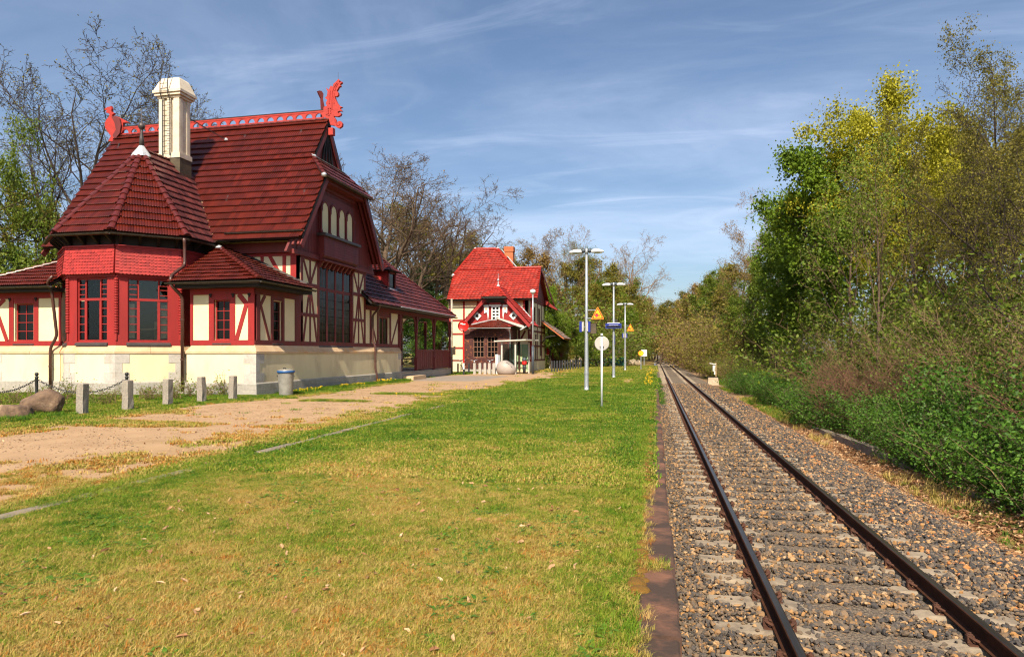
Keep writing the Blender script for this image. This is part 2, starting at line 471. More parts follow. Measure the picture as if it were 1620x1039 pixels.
# ------------------------------------------------------------------ facades
class Facade:
    """a vertical wall plane: O + u*U + z*Z, outward normal N"""
    def __init__(s, O, U, Nrm, root):
        s.O = Vector(O); s.U = Vector(U).normalized(); s.N = Vector(Nrm).normalized(); s.root = root
    def pt(s, u, z, out=0.0): return s.O + s.U*u + Vector((0,0,z)) + s.N*out
    def slab(s, mb, u0, u1, z0, z1, o0, o1, tint=0.5):
        a = s.pt((u0+u1)/2, (z0+z1)/2, (o0+o1)/2)
        mb.obox(a, s.U*(u1-u0)/2, s.N*(o1-o0)/2, Vector((0,0,(z1-z0)/2)), tint); return mb
    def wall(s, u0, u1, z0, z1, mat, holes=(), t=0.25, name='wall', parent=None, zt0=None, zt1=None):
        us = sorted(set([u0, u1] + [h[0] for h in holes] + [h[1] for h in holes]))
        zs = sorted(set([z0, z1] + [h[2] for h in holes] + [h[3] for h in holes]))
        us = [u for u in us if u0 <= u <= u1]; zs = [z for z in zs if z0 <= z <= z1]
        mb = MB()
        for i in range(len(us)-1):
            for j in range(len(zs)-1):
                cu, cz = (us[i]+us[i+1])/2, (zs[j]+zs[j+1])/2
                if any(h[0] < cu < h[1] and h[2] < cz < h[3] for h in holes): continue
                s.slab(mb, us[i], us[i+1], zs[j], zs[j+1], -t, 0)
        o = mb.build(name, mat, parent or s.root)
        bm = bmesh.new(); bm.from_mesh(o.data); bmesh.ops.remove_doubles(bm, verts=bm.verts, dist=1e-5)
        dup = {}
        for f in bm.faces:
            dup.setdefault(tuple(sorted(v.index for v in f.verts)), []).append(f)
        kill = [f for l in dup.values() if len(l) > 1 for f in l]
        bmesh.ops.delete(bm, geom=kill, context='FACES'); bm.to_mesh(o.data); bm.free()
        return o
    def timber(s, a, b, w, mat, proud=0.035, name='timber', d=0.07, parent=None):
        mb = MB(); mb.beam(s.pt(a[0], a[1], proud-d/2), s.pt(b[0], b[1], proud-d/2), w, d, s.N)
        return mb.build(name, mat, parent or s.root)
    def window(s, u0, u1, z0, z1, nx, ny, m_frame, m_glass, fw=0.07, mw=0.03, inset=0.06, sill=None, m_sill=None, name='window', xs=None, zs=None, panes=True, mfrac=1.0):
        """frame with mullions and glazing bars; every pane a piece of its own"""
        mb = MB(); o0, o1 = -inset-0.06, -inset
        s.slab(mb, u0, u1, z0, z0+fw, o0, o1); s.slab(mb, u0, u1, z1-fw, z1, o0, o1)
        s.slab(mb, u0, u0+fw, z0+fw, z1-fw, o0, o1); s.slab(mb, u1-fw, u1, z0+fw, z1-fw, o0, o1)
        w = mb.build(name, m_frame, s.root)
        U = [u0+fw + (u1-u0-2*fw)*k/nx for k in range(nx+1)] if xs is None else [u0+fw] + list(xs) + [u1-fw]
        Zs = [z0+fw + (z1-z0-2*fw)*k/ny for k in range(ny+1)] if zs is None else [z0+fw] + list(zs) + [z1-fw]
        if len(U) > 2 or len(Zs) > 2:
            bb = MB()
            for u in U[1:-1]: s.slab(bb, u-mw/2, u+mw/2, z0+fw, z1-fw, o0+0.012, o1-0.008)
            for z in Zs[1:-1]: s.slab(bb, u0+fw, u1-fw, z-mw/2, z+mw/2, o0+0.016, o1-0.012)
            bb.build('glazing_bars', m_frame, w)
        if panes:
            for i in range(len(U)-1):
                for j in range(len(Zs)-1):
                    g = MB(); s.slab(g, U[i]+0.002, U[i+1]-0.002, Zs[j]+0.002, Zs[j+1]-0.002, o0+0.02, o0+0.03)
                    g.build('pane', m_glass, w)
        else:
            g = MB(); s.slab(g, u0+fw, u1-fw, z0+fw, z1-fw, o0+0.02, o0+0.03); g.build('pane', m_glass, w)
        if sill:
            b = MB(); mbp = [s.pt(u0-0.06, z0-0.02, -inset), s.pt(u0-0.06, z0-0.13, sill), s.pt(u0-0.06, z0-0.17, sill), s.pt(u0-0.06, z0-0.17, -inset)]
            b.prism(mbp, s.U*(u1-u0+0.12)); b.build('sill', m_sill, w)
        return w
def gutter(path, parent, mat, r=0.075, name='gutter'):
    """open half-round gutter along a path"""
    P = [Vector(p) for p in path]; mb = MB(); n = 7
    for i in range(len(P)-1):
        a = (P[i+1]-P[i]); d = a.normalized(); side = d.cross(Vector((0,0,1))).normalized()
        vs = []
        for c in (P[i], P[i+1]):
            for rr in (r, r*0.86):
                for j in range(n):
                    an = math.pi + math.pi*j/(n-1)
                    vs.append(c + side*math.cos(an)*rr + Vector((0,0,1))*math.sin(an)*rr)
        fs = []
        for j in range(n-1):
            fs.append((j, j+1, 2*n+j+1, 2*n+j)); fs.append((n+j, n+j+1, 3*n+j+1, 3*n+j))
        fs += [(0, n, 3*n, 2*n), (n-1, 2*n-1, 4*n-1, 3*n-1)]
        fs += [tuple(list(range(n)) + list(range(2*n-1, n-1, -1)))]
        fs += [tuple([2*n+x for x in list(range(n)) + list(range(2*n-1, n-1, -1))])]
        mb.add(vs, fs)
    return mb.build(name, mat, parent)
def downpipe(path, parent, mat, r=0.055, brackets=()):
    P = [Vector(p) for p in path]; sm = [P[0]]
    for i in range(1, len(P)-1):                      # soften the bends
        a, b, c = P[i-1], P[i], P[i+1]; k = min(0.15, (b-a).length*0.4, (c-b).length*0.4)
        p0, p1 = b+(a-b).normalized()*k, b+(c-b).normalized()*k
        sm += [p0, (p0+p1)/4 + b/2, p1]
    sm.append(P[-1])
    mb = MB(); mb.tube(sm, r, 10)
    o = mb.build('downpipe', mat, parent, smooth=True)
    for z in brackets:
        b = MB(); b.lathe([(r*1.3, 0), (r*1.3, 0.05)], 10, (sm[-1].x if z is None else brk_x(sm, z)[0], brk_x(sm, z)[1], z)); b.build('pipe_clip', mat, o)
    return o
def brk_x(sm, z):
    for i in range(len(sm)-1):
        if min(sm[i].z, sm[i+1].z) <= z <= max(sm[i].z, sm[i+1].z):
            t = (z-sm[i].z)/((sm[i+1].z-sm[i].z) or 1); p = sm[i].lerp(sm[i+1], t); return (p.x, p.y)
    return (sm[-1].x, sm[-1].y)

_o1 = 'first second third fourth fifth sixth seventh eighth ninth tenth eleventh twelfth thirteenth fourteenth fifteenth sixteenth seventeenth eighteenth nineteenth'.split()
ORD = _o1+['twentieth']+['twenty-'+w for w in _o1[:9]]+['thirtieth']+['thirty-'+w for w in _o1[:9]]+['fortieth']+['forty-'+w for w in _o1[:9]]
# ------------------------------------------------------------------ material library
M = {}
M['cream'] = pmat('cream_render', (0.76, 0.65, 0.42), (0.70, 0.58, 0.37), scale=1.3, rough=0.9, bump=0.25, bscale=60, bdist=0.006, c3=(0.52, 0.40, 0.25), s3=1.1, lo3=0.52, hi3=0.78, stretch=(1, 1, 0.4))
M['cream_panel'] = pmat('cream_panel_render', (0.76, 0.66, 0.42), (0.71, 0.60, 0.37), scale=1.7, rough=0.9, bump=0.2, bscale=55, bdist=0.005)
M['red'] = pmat('red_timber_paint', (0.31, 0.018, 0.016), (0.25, 0.015, 0.014), scale=2.5, rough=0.62, bump=0.25, bscale=25, stretch=(1, 1, 0.25), bdist=0.006, c3=(0.16, 0.02, 0.02), s3=3.0, lo3=0.56, hi3=0.78)
M['dark_shaded_red'] = pmat('dark_shaded_red_timber_paint', (0.17, 0.026, 0.024), (0.12, 0.020, 0.019), scale=2.5, rough=0.6, bump=0.25, bscale=25, stretch=(1, 1, 0.3), bdist=0.006)  # copy of the red with track-side shade put into the colour
M['dragon_red'] = pmat('dragon_red_paint', (0.42, 0.032, 0.022), (0.31, 0.026, 0.018), scale=4, rough=0.6, bump=0.35, bscale=14, bdist=0.02, c3=(0.25, 0.03, 0.02), s3=5, lo3=0.58, hi3=0.75)
M['shingle_red'] = pmat('red_shingle', (0.34, 0.022, 0.018), (0.28, 0.018, 0.016), scale=3, rough=0.6, bump=0.2, bscale=30, tint=(0.8, 1.15))
M['tile_dark'] = pmat('glazed_dark_red_tile', (0.084, 0.0105, 0.0048), (0.060, 0.0085, 0.0042), scale=1.1, rough=0.22, bump=0.12, bscale=22, spec=0.3, tint=(0.78, 1.3), rough_var=0.1, c3=(0.055, 0.009, 0.006), s3=0.5, lo3=0.60, hi3=0.85)
M['tile_sky'] = pmat('sky_tinted_glazed_tile', (0.080, 0.016, 0.012), (0.056, 0.014, 0.011), scale=1.1, rough=0.27, bump=0.14, bscale=22, spec=0.5, tint=(0.6, 1.5), rough_var=0.1)  # greyer tile for the eastern slopes, sky reflection put into the colour
M['tile_red'] = pmat('bright_red_tile', (0.36, 0.026, 0.014), (0.28, 0.022, 0.012), scale=2, rough=0.5, bump=0.12, bscale=22, tint=(0.75, 1.25), c3=(0.22, 0.022, 0.012), s3=0.7, lo3=0.52, hi3=0.75)
M['tile_cap'] = pmat('dark_hip_tile', (0.11, 0.016, 0.013), (0.07, 0.014, 0.012), scale=5, rough=0.3, bump=0.15, bscale=20)
M['tile_cap_red'] = pmat('red_hip_tile', (0.40, 0.026, 0.014), (0.30, 0.022, 0.012), scale=5, rough=0.5, bump=0.15, bscale=20)
M['tile_grey'] = pmat('grey_weathered_tile', (0.22, 0.16, 0.13), (0.15, 0.10, 0.085), scale=4, rough=0.7, bump=0.2, bscale=20, tint=(0.7, 1.3))
M['dark_wood'] = pmat('shade_dark_soffit_wood', (0.016, 0.009, 0.008), (0.010, 0.007, 0.006), scale=4, rough=0.7, bump=0.2, stretch=(1, 1, 0.3))  # dark wood taken to near-black, deep eave shade put into its colour
M['old_wood'] = pmat('weathered_porch_wood', (0.085, 0.022, 0.018), (0.055, 0.017, 0.014), scale=7, rough=0.65, bump=0.4, bscale=25, bdist=0.012, c3=(0.40, 0.13, 0.04), s3=5.0, lo3=0.57, hi3=0.66)
M['porch_bars'] = pmat('worn_glazing_bars', (0.24, 0.12, 0.075), (0.16, 0.075, 0.045), scale=9, rough=0.7, bump=0.1)
M['sandstone'] = pmat('sandstone', (0.58, 0.42, 0.26), (0.50, 0.33, 0.19), scale=1.8, rough=0.9, bump=0.3, bscale=35, c3=(0.60, 0.32, 0.13), s3=1.2, lo3=0.55, hi3=0.7)
M['granite'] = pmat('granite_quoin', (0.50, 0.45, 0.40), (0.40, 0.37, 0.34), scale=14, rough=0.85, bump=0.3, bscale=60, c3=(0.33, 0.28, 0.22), s3=2, lo3=0.50, hi3=0.72)
M['granite_base'] = pmat('granite_base_course', (0.40, 0.36, 0.31), (0.30, 0.28, 0.25), scale=10, rough=0.85, bump=0.35, bscale=50, c3=(0.26, 0.23, 0.19), s3=1.4, lo3=0.5, hi3=0.72)
M['granite_post'] = pmat('granite_post_stone', (0.36, 0.31, 0.25), (0.19, 0.165, 0.14), scale=30, rough=0.9, bump=0.7, bscale=60, bdist=0.015)
M['boulder'] = pmat('boulder_stone', (0.185, 0.115, 0.07), (0.105, 0.066, 0.044), scale=7, rough=0.9, bump=0.8, bscale=22, bdist=0.03, c3=(0.32, 0.22, 0.14), s3=2.5, lo3=0.55, hi3=0.68)
M['boulder_pale'] = pmat('pale_boulder_stone', (0.48, 0.38, 0.27), (0.36, 0.28, 0.20), scale=5, rough=0.9, bump=0.6, bscale=15, bdist=0.03)
M['gutter'] = pmat('gutter_metal', (0.020, 0.017, 0.016), (0.07, 0.055, 0.042), scale=9, rough=0.45, bump=0.1, metal=0.4, spec=0.5)  # lowered to near-black so the shade at the eaves is in the colour
M['pipe'] = pmat('brown_downpipe', (0.085, 0.035, 0.026), (0.06, 0.026, 0.02), scale=5, rough=0.35, bump=0.05, spec=0.5)
M['zinc'] = pmat('zinc_flashing', (0.62, 0.63, 0.65), (0.48, 0.50, 0.52), scale=4, rough=0.4, bump=0.1, metal=0.35)
M['lead'] = pmat('dark_lead', (0.09, 0.075, 0.075), (0.06, 0.05, 0.05), scale=4, rough=0.5, bump=0.1, metal=0.3)
M['chimney'] = pmat('cream_brick_chimney', (0.68, 0.59, 0.46), (0.58, 0.49, 0.37), scale=3, rough=0.85, bump=0.3, bscale=30, c3=(0.45, 0.36, 0.26), s3=1.6, lo3=0.58, hi3=0.76)
M['soot'] = pmat('sooty_chimney_base', (0.12, 0.09, 0.055), (0.065, 0.05, 0.035), scale=3, rough=0.9, bump=0.5, bscale=20)
M['brick'] = pmat('orange_brick', (0.52, 0.16, 0.065), (0.42, 0.12, 0.05), scale=9, rough=0.85, bump=0.3, bscale=30)
M['iron'] = pmat('black_iron', (0.018, 0.018, 0.02), (0.03, 0.028, 0.028), scale=9, rough=0.5, bump=0.15, spec=0.5)
M['glass'] = glassmat('window_glass')
M['clear'] = clearglass('tower_window_glass', (0.85, 0.88, 0.86))
M['curtain'] = pmat('pale_curtain', (0.70, 0.62, 0.44), (0.60, 0.52, 0.36), scale=3, rough=0.9, bump=0.3, bscale=6, stretch=(8, 8, 0.5))
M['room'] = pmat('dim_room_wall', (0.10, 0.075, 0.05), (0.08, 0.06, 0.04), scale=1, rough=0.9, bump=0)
M['white'] = pmat('white_paint', (0.78, 0.78, 0.76), (0.68, 0.68, 0.66), scale=5, rough=0.55, bump=0.08)
M['offwhite'] = pmat('off_white_metal', (0.55, 0.51, 0.46), (0.45, 0.42, 0.37), scale=3, rough=0.5, bump=0.05)
M['galv'] = pmat('galvanised_steel', (0.44, 0.47, 0.50), (0.32, 0.35, 0.385), scale=14, rough=0.42, bump=0.05, metal=0.45, spec=0.5)
M['lampwhite'] = pmat('white_lamp_housing', (0.74, 0.75, 0.76), (0.68, 0.69, 0.70), scale=3, rough=0.35, bump=0.0)
M['lampgrey'] = pmat('grey_lamp_joint', (0.06, 0.075, 0.09), (0.045, 0.055, 0.07), scale=5, rough=0.45, bump=0.0)
M['lens'] = pmat('lamp_lens', (0.45, 0.43, 0.36), (0.38, 0.36, 0.30), scale=5, rough=0.2, bump=0.0)
M['blue'] = pmat('blue_housing', (0.012, 0.028, 0.24), (0.010, 0.022, 0.19), scale=5, rough=0.4, bump=0.0)
M['black_screen'] = pmat('black_display_glass', (0.008, 0.008, 0.01), (0.012, 0.011, 0.012), scale=5, rough=0.12, bump=0.0)
M['yellow'] = pmat('yellow_sign_face', (0.85, 0.55, 0.012), (0.80, 0.48, 0.01), scale=3, rough=0.4, bump=0.0)
M['orange'] = pmat('orange_sign_face', (0.80, 0.22, 0.015), (0.75, 0.18, 0.012), scale=3, rough=0.4, bump=0.0)
M['signblack'] = pmat('black_sign_print', (0.012, 0.011, 0.010), (0.016, 0.014, 0.013), scale=3, rough=0.5, bump=0.0)
M['signred'] = pmat('red_sign_print', (0.75, 0.035, 0.05), (0.68, 0.03, 0.045), scale=3, rough=0.5, bump=0.0)
M['signback'] = pmat('sign_back_aluminium', (0.46, 0.43, 0.39), (0.38, 0.355, 0.32), scale=4, rough=0.5, bump=0.05, metal=0.2)
M['red_gloss'] = pmat('red_enamel', (0.58, 0.025, 0.02), (0.50, 0.022, 0.018), scale=3, rough=0.3, bump=0.0)
M['igloo'] = pmat('beige_plastic', (0.38, 0.32, 0.285), (0.33, 0.28, 0.25), scale=2, rough=0.5, bump=0.05)
M['dark_plastic'] = pmat('dark_grey_plastic', (0.035, 0.038, 0.042), (0.028, 0.03, 0.034), scale=5, rough=0.5, bump=0.0)
M['tyre'] = pmat('tyre_rubber', (0.02, 0.02, 0.02), (0.028, 0.027, 0.026), scale=9, rough=0.8, bump=0.0)
M['canmetal'] = pmat('dented_galvanised_can', (0.34, 0.32, 0.28), (0.25, 0.235, 0.205), scale=5, rough=0.5, bump=0.5, bscale=9, bdist=0.02, metal=0.35, c3=(0.18, 0.13, 0.08), s3=6, lo3=0.60, hi3=0.75)
M['canblue'] = pmat('blue_can_rim', (0.02, 0.10, 0.30), (0.016, 0.08, 0.24), scale=5, rough=0.45, bump=0.05)
M['shelter_glass'] = clearglass('shelter_glass', (0.60, 0.78, 0.74))
M['concrete'] = pmat('weathered_concrete', (0.30, 0.235, 0.165), (0.20, 0.158, 0.115), scale=6, rough=0.92, bump=0.5, bscale=40, bdist=0.01, c3=(0.13, 0.10, 0.075), s3=3, lo3=0.52, hi3=0.72)
M['trough'] = pmat('old_concrete_trough', (0.24, 0.19, 0.14), (0.15, 0.12, 0.09), scale=5, rough=0.95, bump=0.5, bscale=25, bdist=0.02)
M['kerb'] = pmat('granite_kerb', (0.22, 0.18, 0.13), (0.16, 0.13, 0.095), scale=9, rough=0.9, bump=0.4, bscale=40, c3=(0.30, 0.23, 0.15), s3=1.2, lo3=0.5, hi3=0.7)
M['edge'] = pmat('platform_edge_stone', (0.20, 0.090, 0.052), (0.11, 0.053, 0.034), scale=2.6, rough=0.92, bump=0.6, bscale=24, bdist=0.012, c3=(0.050, 0.030, 0.022), s3=1.6, lo3=0.42, hi3=0.56)
M['rail_side'] = pmat('rusty_rail_web', (0.075, 0.030, 0.016), (0.045, 0.020, 0.012), scale=9, rough=0.85, bump=0.3, bscale=30, spec=0.1)
M['rail_top'] = pmat('worn_rail_head', (0.060, 0.050, 0.044), (0.035, 0.028, 0.024), scale=2, rough=0.30, bump=0.03, metal=0.5, stretch=(6, 0.4, 1))
M['rust'] = pmat('rusty_fastening', (0.095, 0.036, 0.019), (0.055, 0.022, 0.013), scale=20, rough=0.85, bump=0.5, bscale=50)
M['green_fence'] = pmat('green_fence_paint', (0.006, 0.075, 0.045), (0.005, 0.055, 0.035), scale=4, rough=0.5, bump=0.0)
M['bark'] = pmat('bark', (0.125, 0.083, 0.052), (0.070, 0.046, 0.030), scale=6, rough=0.95, bump=0.7, bscale=18, bdist=0.03, stretch=(1, 1, 0.25))
M['bark_dark'] = pmat('dark_bark', (0.060, 0.042, 0.030), (0.033, 0.024, 0.018), scale=6, rough=0.95, bump=0.7, bscale=18, bdist=0.03, stretch=(1, 1, 0.25))
M['bark_red'] = pmat('reddish_twigs', (0.17, 0.082, 0.045), (0.10, 0.05, 0.03), scale=3, rough=0.9, bump=0.0)
M['bark_tan'] = pmat('tan_twigs', (0.27, 0.17, 0.092), (0.18, 0.115, 0.065), scale=3, rough=0.9, bump=0.0)
M['bark_birch'] = pmat('birch_bark', (0.42, 0.38, 0.31), (0.2, 0.17, 0.13), scale=4, rough=0.9, bump=0.3)
def leafmat(n, ramp, t=0.35): return pmat(n, ramp[0][1], rough=0.55, bump=0, spec=0.25, tint_ramp=ramp, transl=t)
M['leaf_green'] = leafmat('fresh_green_leaf', [(0, (0.065, 0.120, 0.009)), (0.5, (0.130, 0.210, 0.014)), (1, (0.235, 0.310, 0.022))], 0.35)
M['leaf_dark'] = leafmat('hedge_leaf', [(0, (0.028, 0.075, 0.008)), (0.5, (0.058, 0.135, 0.012)), (1, (0.125, 0.225, 0.022))], 0.25)
M['leaf_yellow'] = leafmat('yellow_spring_leaf', [(0, (0.22, 0.22, 0.014)), (0.5, (0.38, 0.36, 0.022)), (1, (0.55, 0.50, 0.05))], 0.4)
M['leaf_olive'] = leafmat('olive_bud_leaf', [(0, (0.105, 0.100, 0.016)), (0.5, (0.185, 0.165, 0.024)), (1, (0.29, 0.235, 0.035))], 0.35)
M['leaf_mid'] = leafmat('spring_green_leaf', [(0, (0.075, 0.115, 0.012)), (0.5, (0.130, 0.185, 0.018)), (1, (0.225, 0.255, 0.03))], 0.35)
M['leaf_tan'] = leafmat('tan_bud_leaf', [(0, (0.200, 0.119, 0.037)), (0.5, (0.275, 0.175, 0.056)), (1, (0.362, 0.250, 0.075))], 0.3)
M['needle'] = leafmat('conifer_needles', [(0, (0.021, 0.046, 0.013)), (0.5, (0.036, 0.072, 0.017)), (1, (0.072, 0.111, 0.023))], 0.15)
# ------------------------------------------------------------------ ground on the platform side (one sheet to the horizon)
def f_sand(x, y):
    """1 = bare sandy path, 0 = grass"""
    x = np.asarray(x, float); y = np.asarray(y, float)
    w = (fbm(x, y, 3.1) - 0.5) * 3.0 + (fbm(x+50, y, 0.9) - 0.5) * 2.2 + (fbm(x+20, y+11, 0.35) - 0.5) * 1.6
    left = np.interp(y, [0, 8, 12, 16, 20, 23, 30, 38, 46, 52, 60], [-14, -14.2, -14.0, -14.3, -14.6, -14.2, -13.9, -14.4, -15.5, -14.5, -13.0])
    right = np.interp(y, [0, 6, 9, 12, 16, 22, 30, 38, 44, 48, 52, 58], [-9.9, -9.4, -8.6, -8.1, -7.6, -7.3, -7.2, -6.9, -6.2, -5.9, -6.6, -8.5])
    s = sstep(-0.6, 0.9, (x-left) + w*0.8) * sstep(-1.0, 1.6, (right-x) + w*1.0) * sstep(60, 54, y + w)
    # worn patch on the lawn by the far lamps, tongue of grass in the near path
    s = np.maximum(s, sstep(1.0, 0.25, np.hypot((x+1.55)/0.75, (y-42)/8.5) + w*0.22) * 0.95)
    s = np.maximum(s, sstep(1.0, 0.4, np.hypot((x+2.2)/0.5, (y-33)/4.0) + w*0.3) * 0.8)
    s = np.maximum(s, sstep(1.0, 0.5, np.hypot((x+9)/4.5, (y-56.5)/3.4) + w*0.2) * 0.8)
    s = np.maximum(s, 0.80*sstep(-6.9, -7.6, x)*sstep(19, 12, y)*sstep(-14, -12, x)*sstep(.26, .58, fbm(x+4, y+17, .9)))
    tongue = sstep(1.0, 0.45, np.hypot((x+12.6-0.33*(y-13.5))/2.6, (y-13.6)/0.75) + w*0.18)
    s = s * (1-0.95*tongue)
    s = s * (1-0.9*sstep(1.0, 0.5, np.hypot((x+10.9)/1.6, (y-21.5)/0.45) + w*0.2)) * (1-0.9*sstep(1.0, 0.5, np.hypot((x+9.8)/1.8, (y-25.8)/0.6) + w*0.2))
    return np.clip(s, 0, 1)
def f_pave(x, y):
    w = (fbm(x+9, y+3, 2.0)-0.5)*2
    return sstep(-0.4, 0.5, 2.5-np.abs(x+12.7)+w*0.5) * sstep(-0.6, 0.6, 4.6-np.abs(y-42.5)+w*0.8)
def f_dry(x, y):
    """how straw-coloured the turf is"""
    x = np.asarray(x, float); y = np.asarray(y, float)
    d = fbm(x+21, y+4, 2.4)*1.1 + fbm(x, y+70, 0.55)*0.9 + fbm(x+8, y+31, 0.2)*0.4 - 0.82
    d = d + 0.46*sstep(13, 4.5, y)*sstep(-5.8, -2.6, x) + 0.36*sstep(14, 4.5, y) - 0.14*sstep(11, 20, y)
    d = d + 0.42*sstep(-6.75, -7.3, x)*sstep(22, 14, y) + 0.22*sstep(-7.0, -7.6, x)
    d = d + 0.35*sstep(46, 62, y) - 0.10
    d = d - 0.28*sstep(-1.0, -0.45, x)*sstep(30, 3, y) - 0.25*sstep(-13.5, -14.5, x)
    return np.clip(d, 0, 1)

m, N, L, out = newmat('turf_and_sand')
p = N.new('ShaderNodeBsdfPrincipled'); set_in(p, 'Roughness', 0.95); set_in(p, 'Specular IOR Level', 0.15)
def attr(n):
    a = N.new('ShaderNodeAttribute'); a.attribute_name = n; return a.outputs['Fac']
def noise(s, d=6, r=0.6):
    g = N.new('ShaderNodeNewGeometry'); n = N.new('ShaderNodeTexNoise'); n.inputs['Scale'].default_value = s
    n.inputs['Detail'].default_value = d; n.inputs['Roughness'].default_value = r; L.new(g.outputs['Position'], n.inputs['Vector']); return n.outputs['Fac']
def mixc(f, a, b):
    x = N.new('ShaderNodeMix'); x.data_type = 'RGBA'; L.new(f, x.inputs['Factor'])
    for k, v in ((6, a), (7, b)):
        if isinstance(v, tuple): x.inputs[k].default_value = rgba(v)
        else: L.new(v, x.inputs[k])
    return x.outputs[2]
def rng(f, a, b):
    r = N.new('ShaderNodeMapRange'); r.inputs['From Min'].default_value = a; r.inputs['From Max'].default_value = b; L.new(f, r.inputs['Value']); return r.outputs[0]
green = mixc(rng(noise(5), .35, .65), (0.12, 0.14, 0.025), (0.085, 0.11, 0.02))
straw = mixc(rng(noise(7), .35, .65), (0.32, 0.21, 0.075), (0.25, 0.135, 0.042))
turf = mixc(attr('dry'), green, straw)
sandc = mixc(rng(noise(1.3), .35, .65), (0.42, 0.275, 0.16), (0.33, 0.21, 0.12))
sandc = mixc(rng(noise(55, 3), .48, .75), sandc, (0.29, 0.19, 0.11))
sandc = mixc(rng(noise(30, 3), .58, .8), sandc, (0.52, 0.37, 0.23))
pavec = mixc(rng(noise(2.0), .35, .65), (0.30, 0.245, 0.20), (0.24, 0.195, 0.16))
pavec = mixc(rng(noise(60, 3), .5, .8), pavec, (0.15, 0.125, 0.105))
c_ = mixc(attr('sand'), turf, sandc); c_ = mixc(attr('pave'), c_, pavec)
L.new(c_, p.inputs['Base Color'])
bp = N.new('ShaderNodeBump'); bp.inputs['Strength'].default_value = 0.5; bp.inputs['Distance'].default_value = 0.02
L.new(noise(45, 4), bp.inputs['Height']); L.new(bp.outputs[0], p.inputs['Normal']); L.new(p.outputs[0], out.inputs[0])
M['ground'] = m

PLAT_X = -0.10
gx = np.concatenate([[-900, -450, -220, -120, -80, -60], np.arange(-45, -18, 0.8), np.arange(-18, PLAT_X-0.01, 0.2), [PLAT_X]])
gy = np.concatenate([[-60, -20], np.arange(-6, 30, 0.22), np.arange(30, 90, 0.5), [95, 110, 140, 200, 350, 700, 1200]])
GX, GY = np.meshgrid(gx, gy)
def ground_z(x, y):
    z = (fbm(x, y, 1.2)-0.5)*0.03 + (fbm(x, y, 6)-0.5)*0.05
    z = z*sstep(-0.12, -1.2, x)
    z = z - 0.70*sstep(84, 90, y)*sstep(-7, -4, x)
    return z
GZ = ground_z(GX, GY)
nx_, ny_ = len(gx), len(gy)
idx = np.arange(nx_*ny_).reshape(ny_, nx_)
F = np.stack([idx[:-1,:-1], idx[:-1,1:], idx[1:,1:], idx[1:,:-1]], -1).reshape(-1, 4)
me = np_mesh('ground', np.stack([GX, GY, GZ], -1).reshape(-1, 3), F, M['ground'], smooth=True)
for nm, fn in (('sand', f_sand), ('pave', f_pave), ('dry', f_dry)):
    a = me.attributes.new(nm, 'FLOAT', 'POINT'); a.data.foreach_set('value', fn(GX, GY).ravel().astype(np.float32))
ground = bpy.data.objects.new('ground', me); COL.objects.link(ground); struct(ground)

# ------------------------------------------------------------------ trackside ground: ballast bed, litter strip, bank
m, N, L, out = newmat('trackside_soil')
p = N.new('ShaderNodeBsdfPrincipled'); set_in(p, 'Roughness', 0.95); set_in(p, 'Specular IOR Level', 0.15)
bal = mixc(rng(noise(38, 4), .38, .62), (0.105, 0.085, 0.068), (0.24, 0.185, 0.135))
bal = mixc(rng(noise(26, 3), .60, .72), bal, (0.34, 0.18, 0.075))
bal = mixc(rng(noise(75, 2), .50, .70), bal, (0.05, 0.042, 0.036))
lit = mixc(rng(noise(9, 6), .38, .62), (0.36, 0.225, 0.125), (0.22, 0.13, 0.07))
lit = mixc(rng(noise(40, 4), .5, .7), lit, (0.46, 0.31, 0.19))
gr = mixc(rng(noise(6, 5), .35, .65), (0.075, 0.095, 0.018), (0.14, 0.125, 0.03))
wood = mixc(rng(noise(2, 5), .35, .65), (0.10, 0.075, 0.03), (0.055, 0.06, 0.015))
c_ = mixc(attr('lit'), bal, lit); c_ = mixc(attr('grs'), c_, gr); c_ = mixc(attr('wood'), c_, wood)
L.new(c_, p.inputs['Base Color'])
bp = N.new('ShaderNodeBump'); bp.inputs['Strength'].default_value = 0.9; bp.inputs['Distance'].default_value = 0.04
L.new(noise(30, 4), bp.inputs['Height']); L.new(bp.outputs[0], p.inputs['Normal']); L.new(p.outputs[0], out.inputs[0])
M['trackside'] = m
RAIL_Z = -0.40
BED_Z = -0.615
TRK_X = 1.76
def f_grs(x, y):
    return sstep(0.50, 0.62, fbm(x+33, y, 2.2)) * sstep(4.3, 4.9, x)
def bed_z(x, y):
    z = np.interp(x, [0.15, 0.5, 3.7, 4.5, 6.2, 9, 14, 30], [-0.64, -0.60, -0.60, -0.86, -0.80, -0.55, -0.35, -0.2])
    return z + (fbm(x, y, 0.8)-0.5)*0.05*sstep(3.6, 4.4, x)
bx = np.concatenate([np.arange(0.15, 9, 0.2), np.arange(9, 30, 1.5), [40, 80, 160, 320, 900]])
by = np.concatenate([[-60, -20], np.arange(-6, 60, 0.35), np.arange(60, 200, 2.0), [230, 300, 450, 700, 1200]])
BX, BY = np.meshgrid(bx, by)
nx_, ny_ = len(bx), len(by)
idx = np.arange(nx_*ny_).reshape(ny_, nx_)
F = np.stack([idx[:-1,:-1], idx[:-1,1:], idx[1:,1:], idx[1:,:-1]], -1).reshape(-1, 4)
me = np_mesh('trackside_ground', np.stack([BX, BY, bed_z(BX, BY)], -1).reshape(-1, 3), F, M['trackside'], smooth=True)
wv = (fbm(BX, BY, 1.1)-0.5)*1.2
vals = dict(lit=sstep(3.95, 4.45, BX+wv*0.8), grs=f_grs(BX, BY), wood=sstep(7.0, 8.5, BX+wv))
for nm, v in vals.items():
    a = me.attributes.new(nm, 'FLOAT', 'POINT'); a.data.foreach_set('value', v.ravel().astype(np.float32))
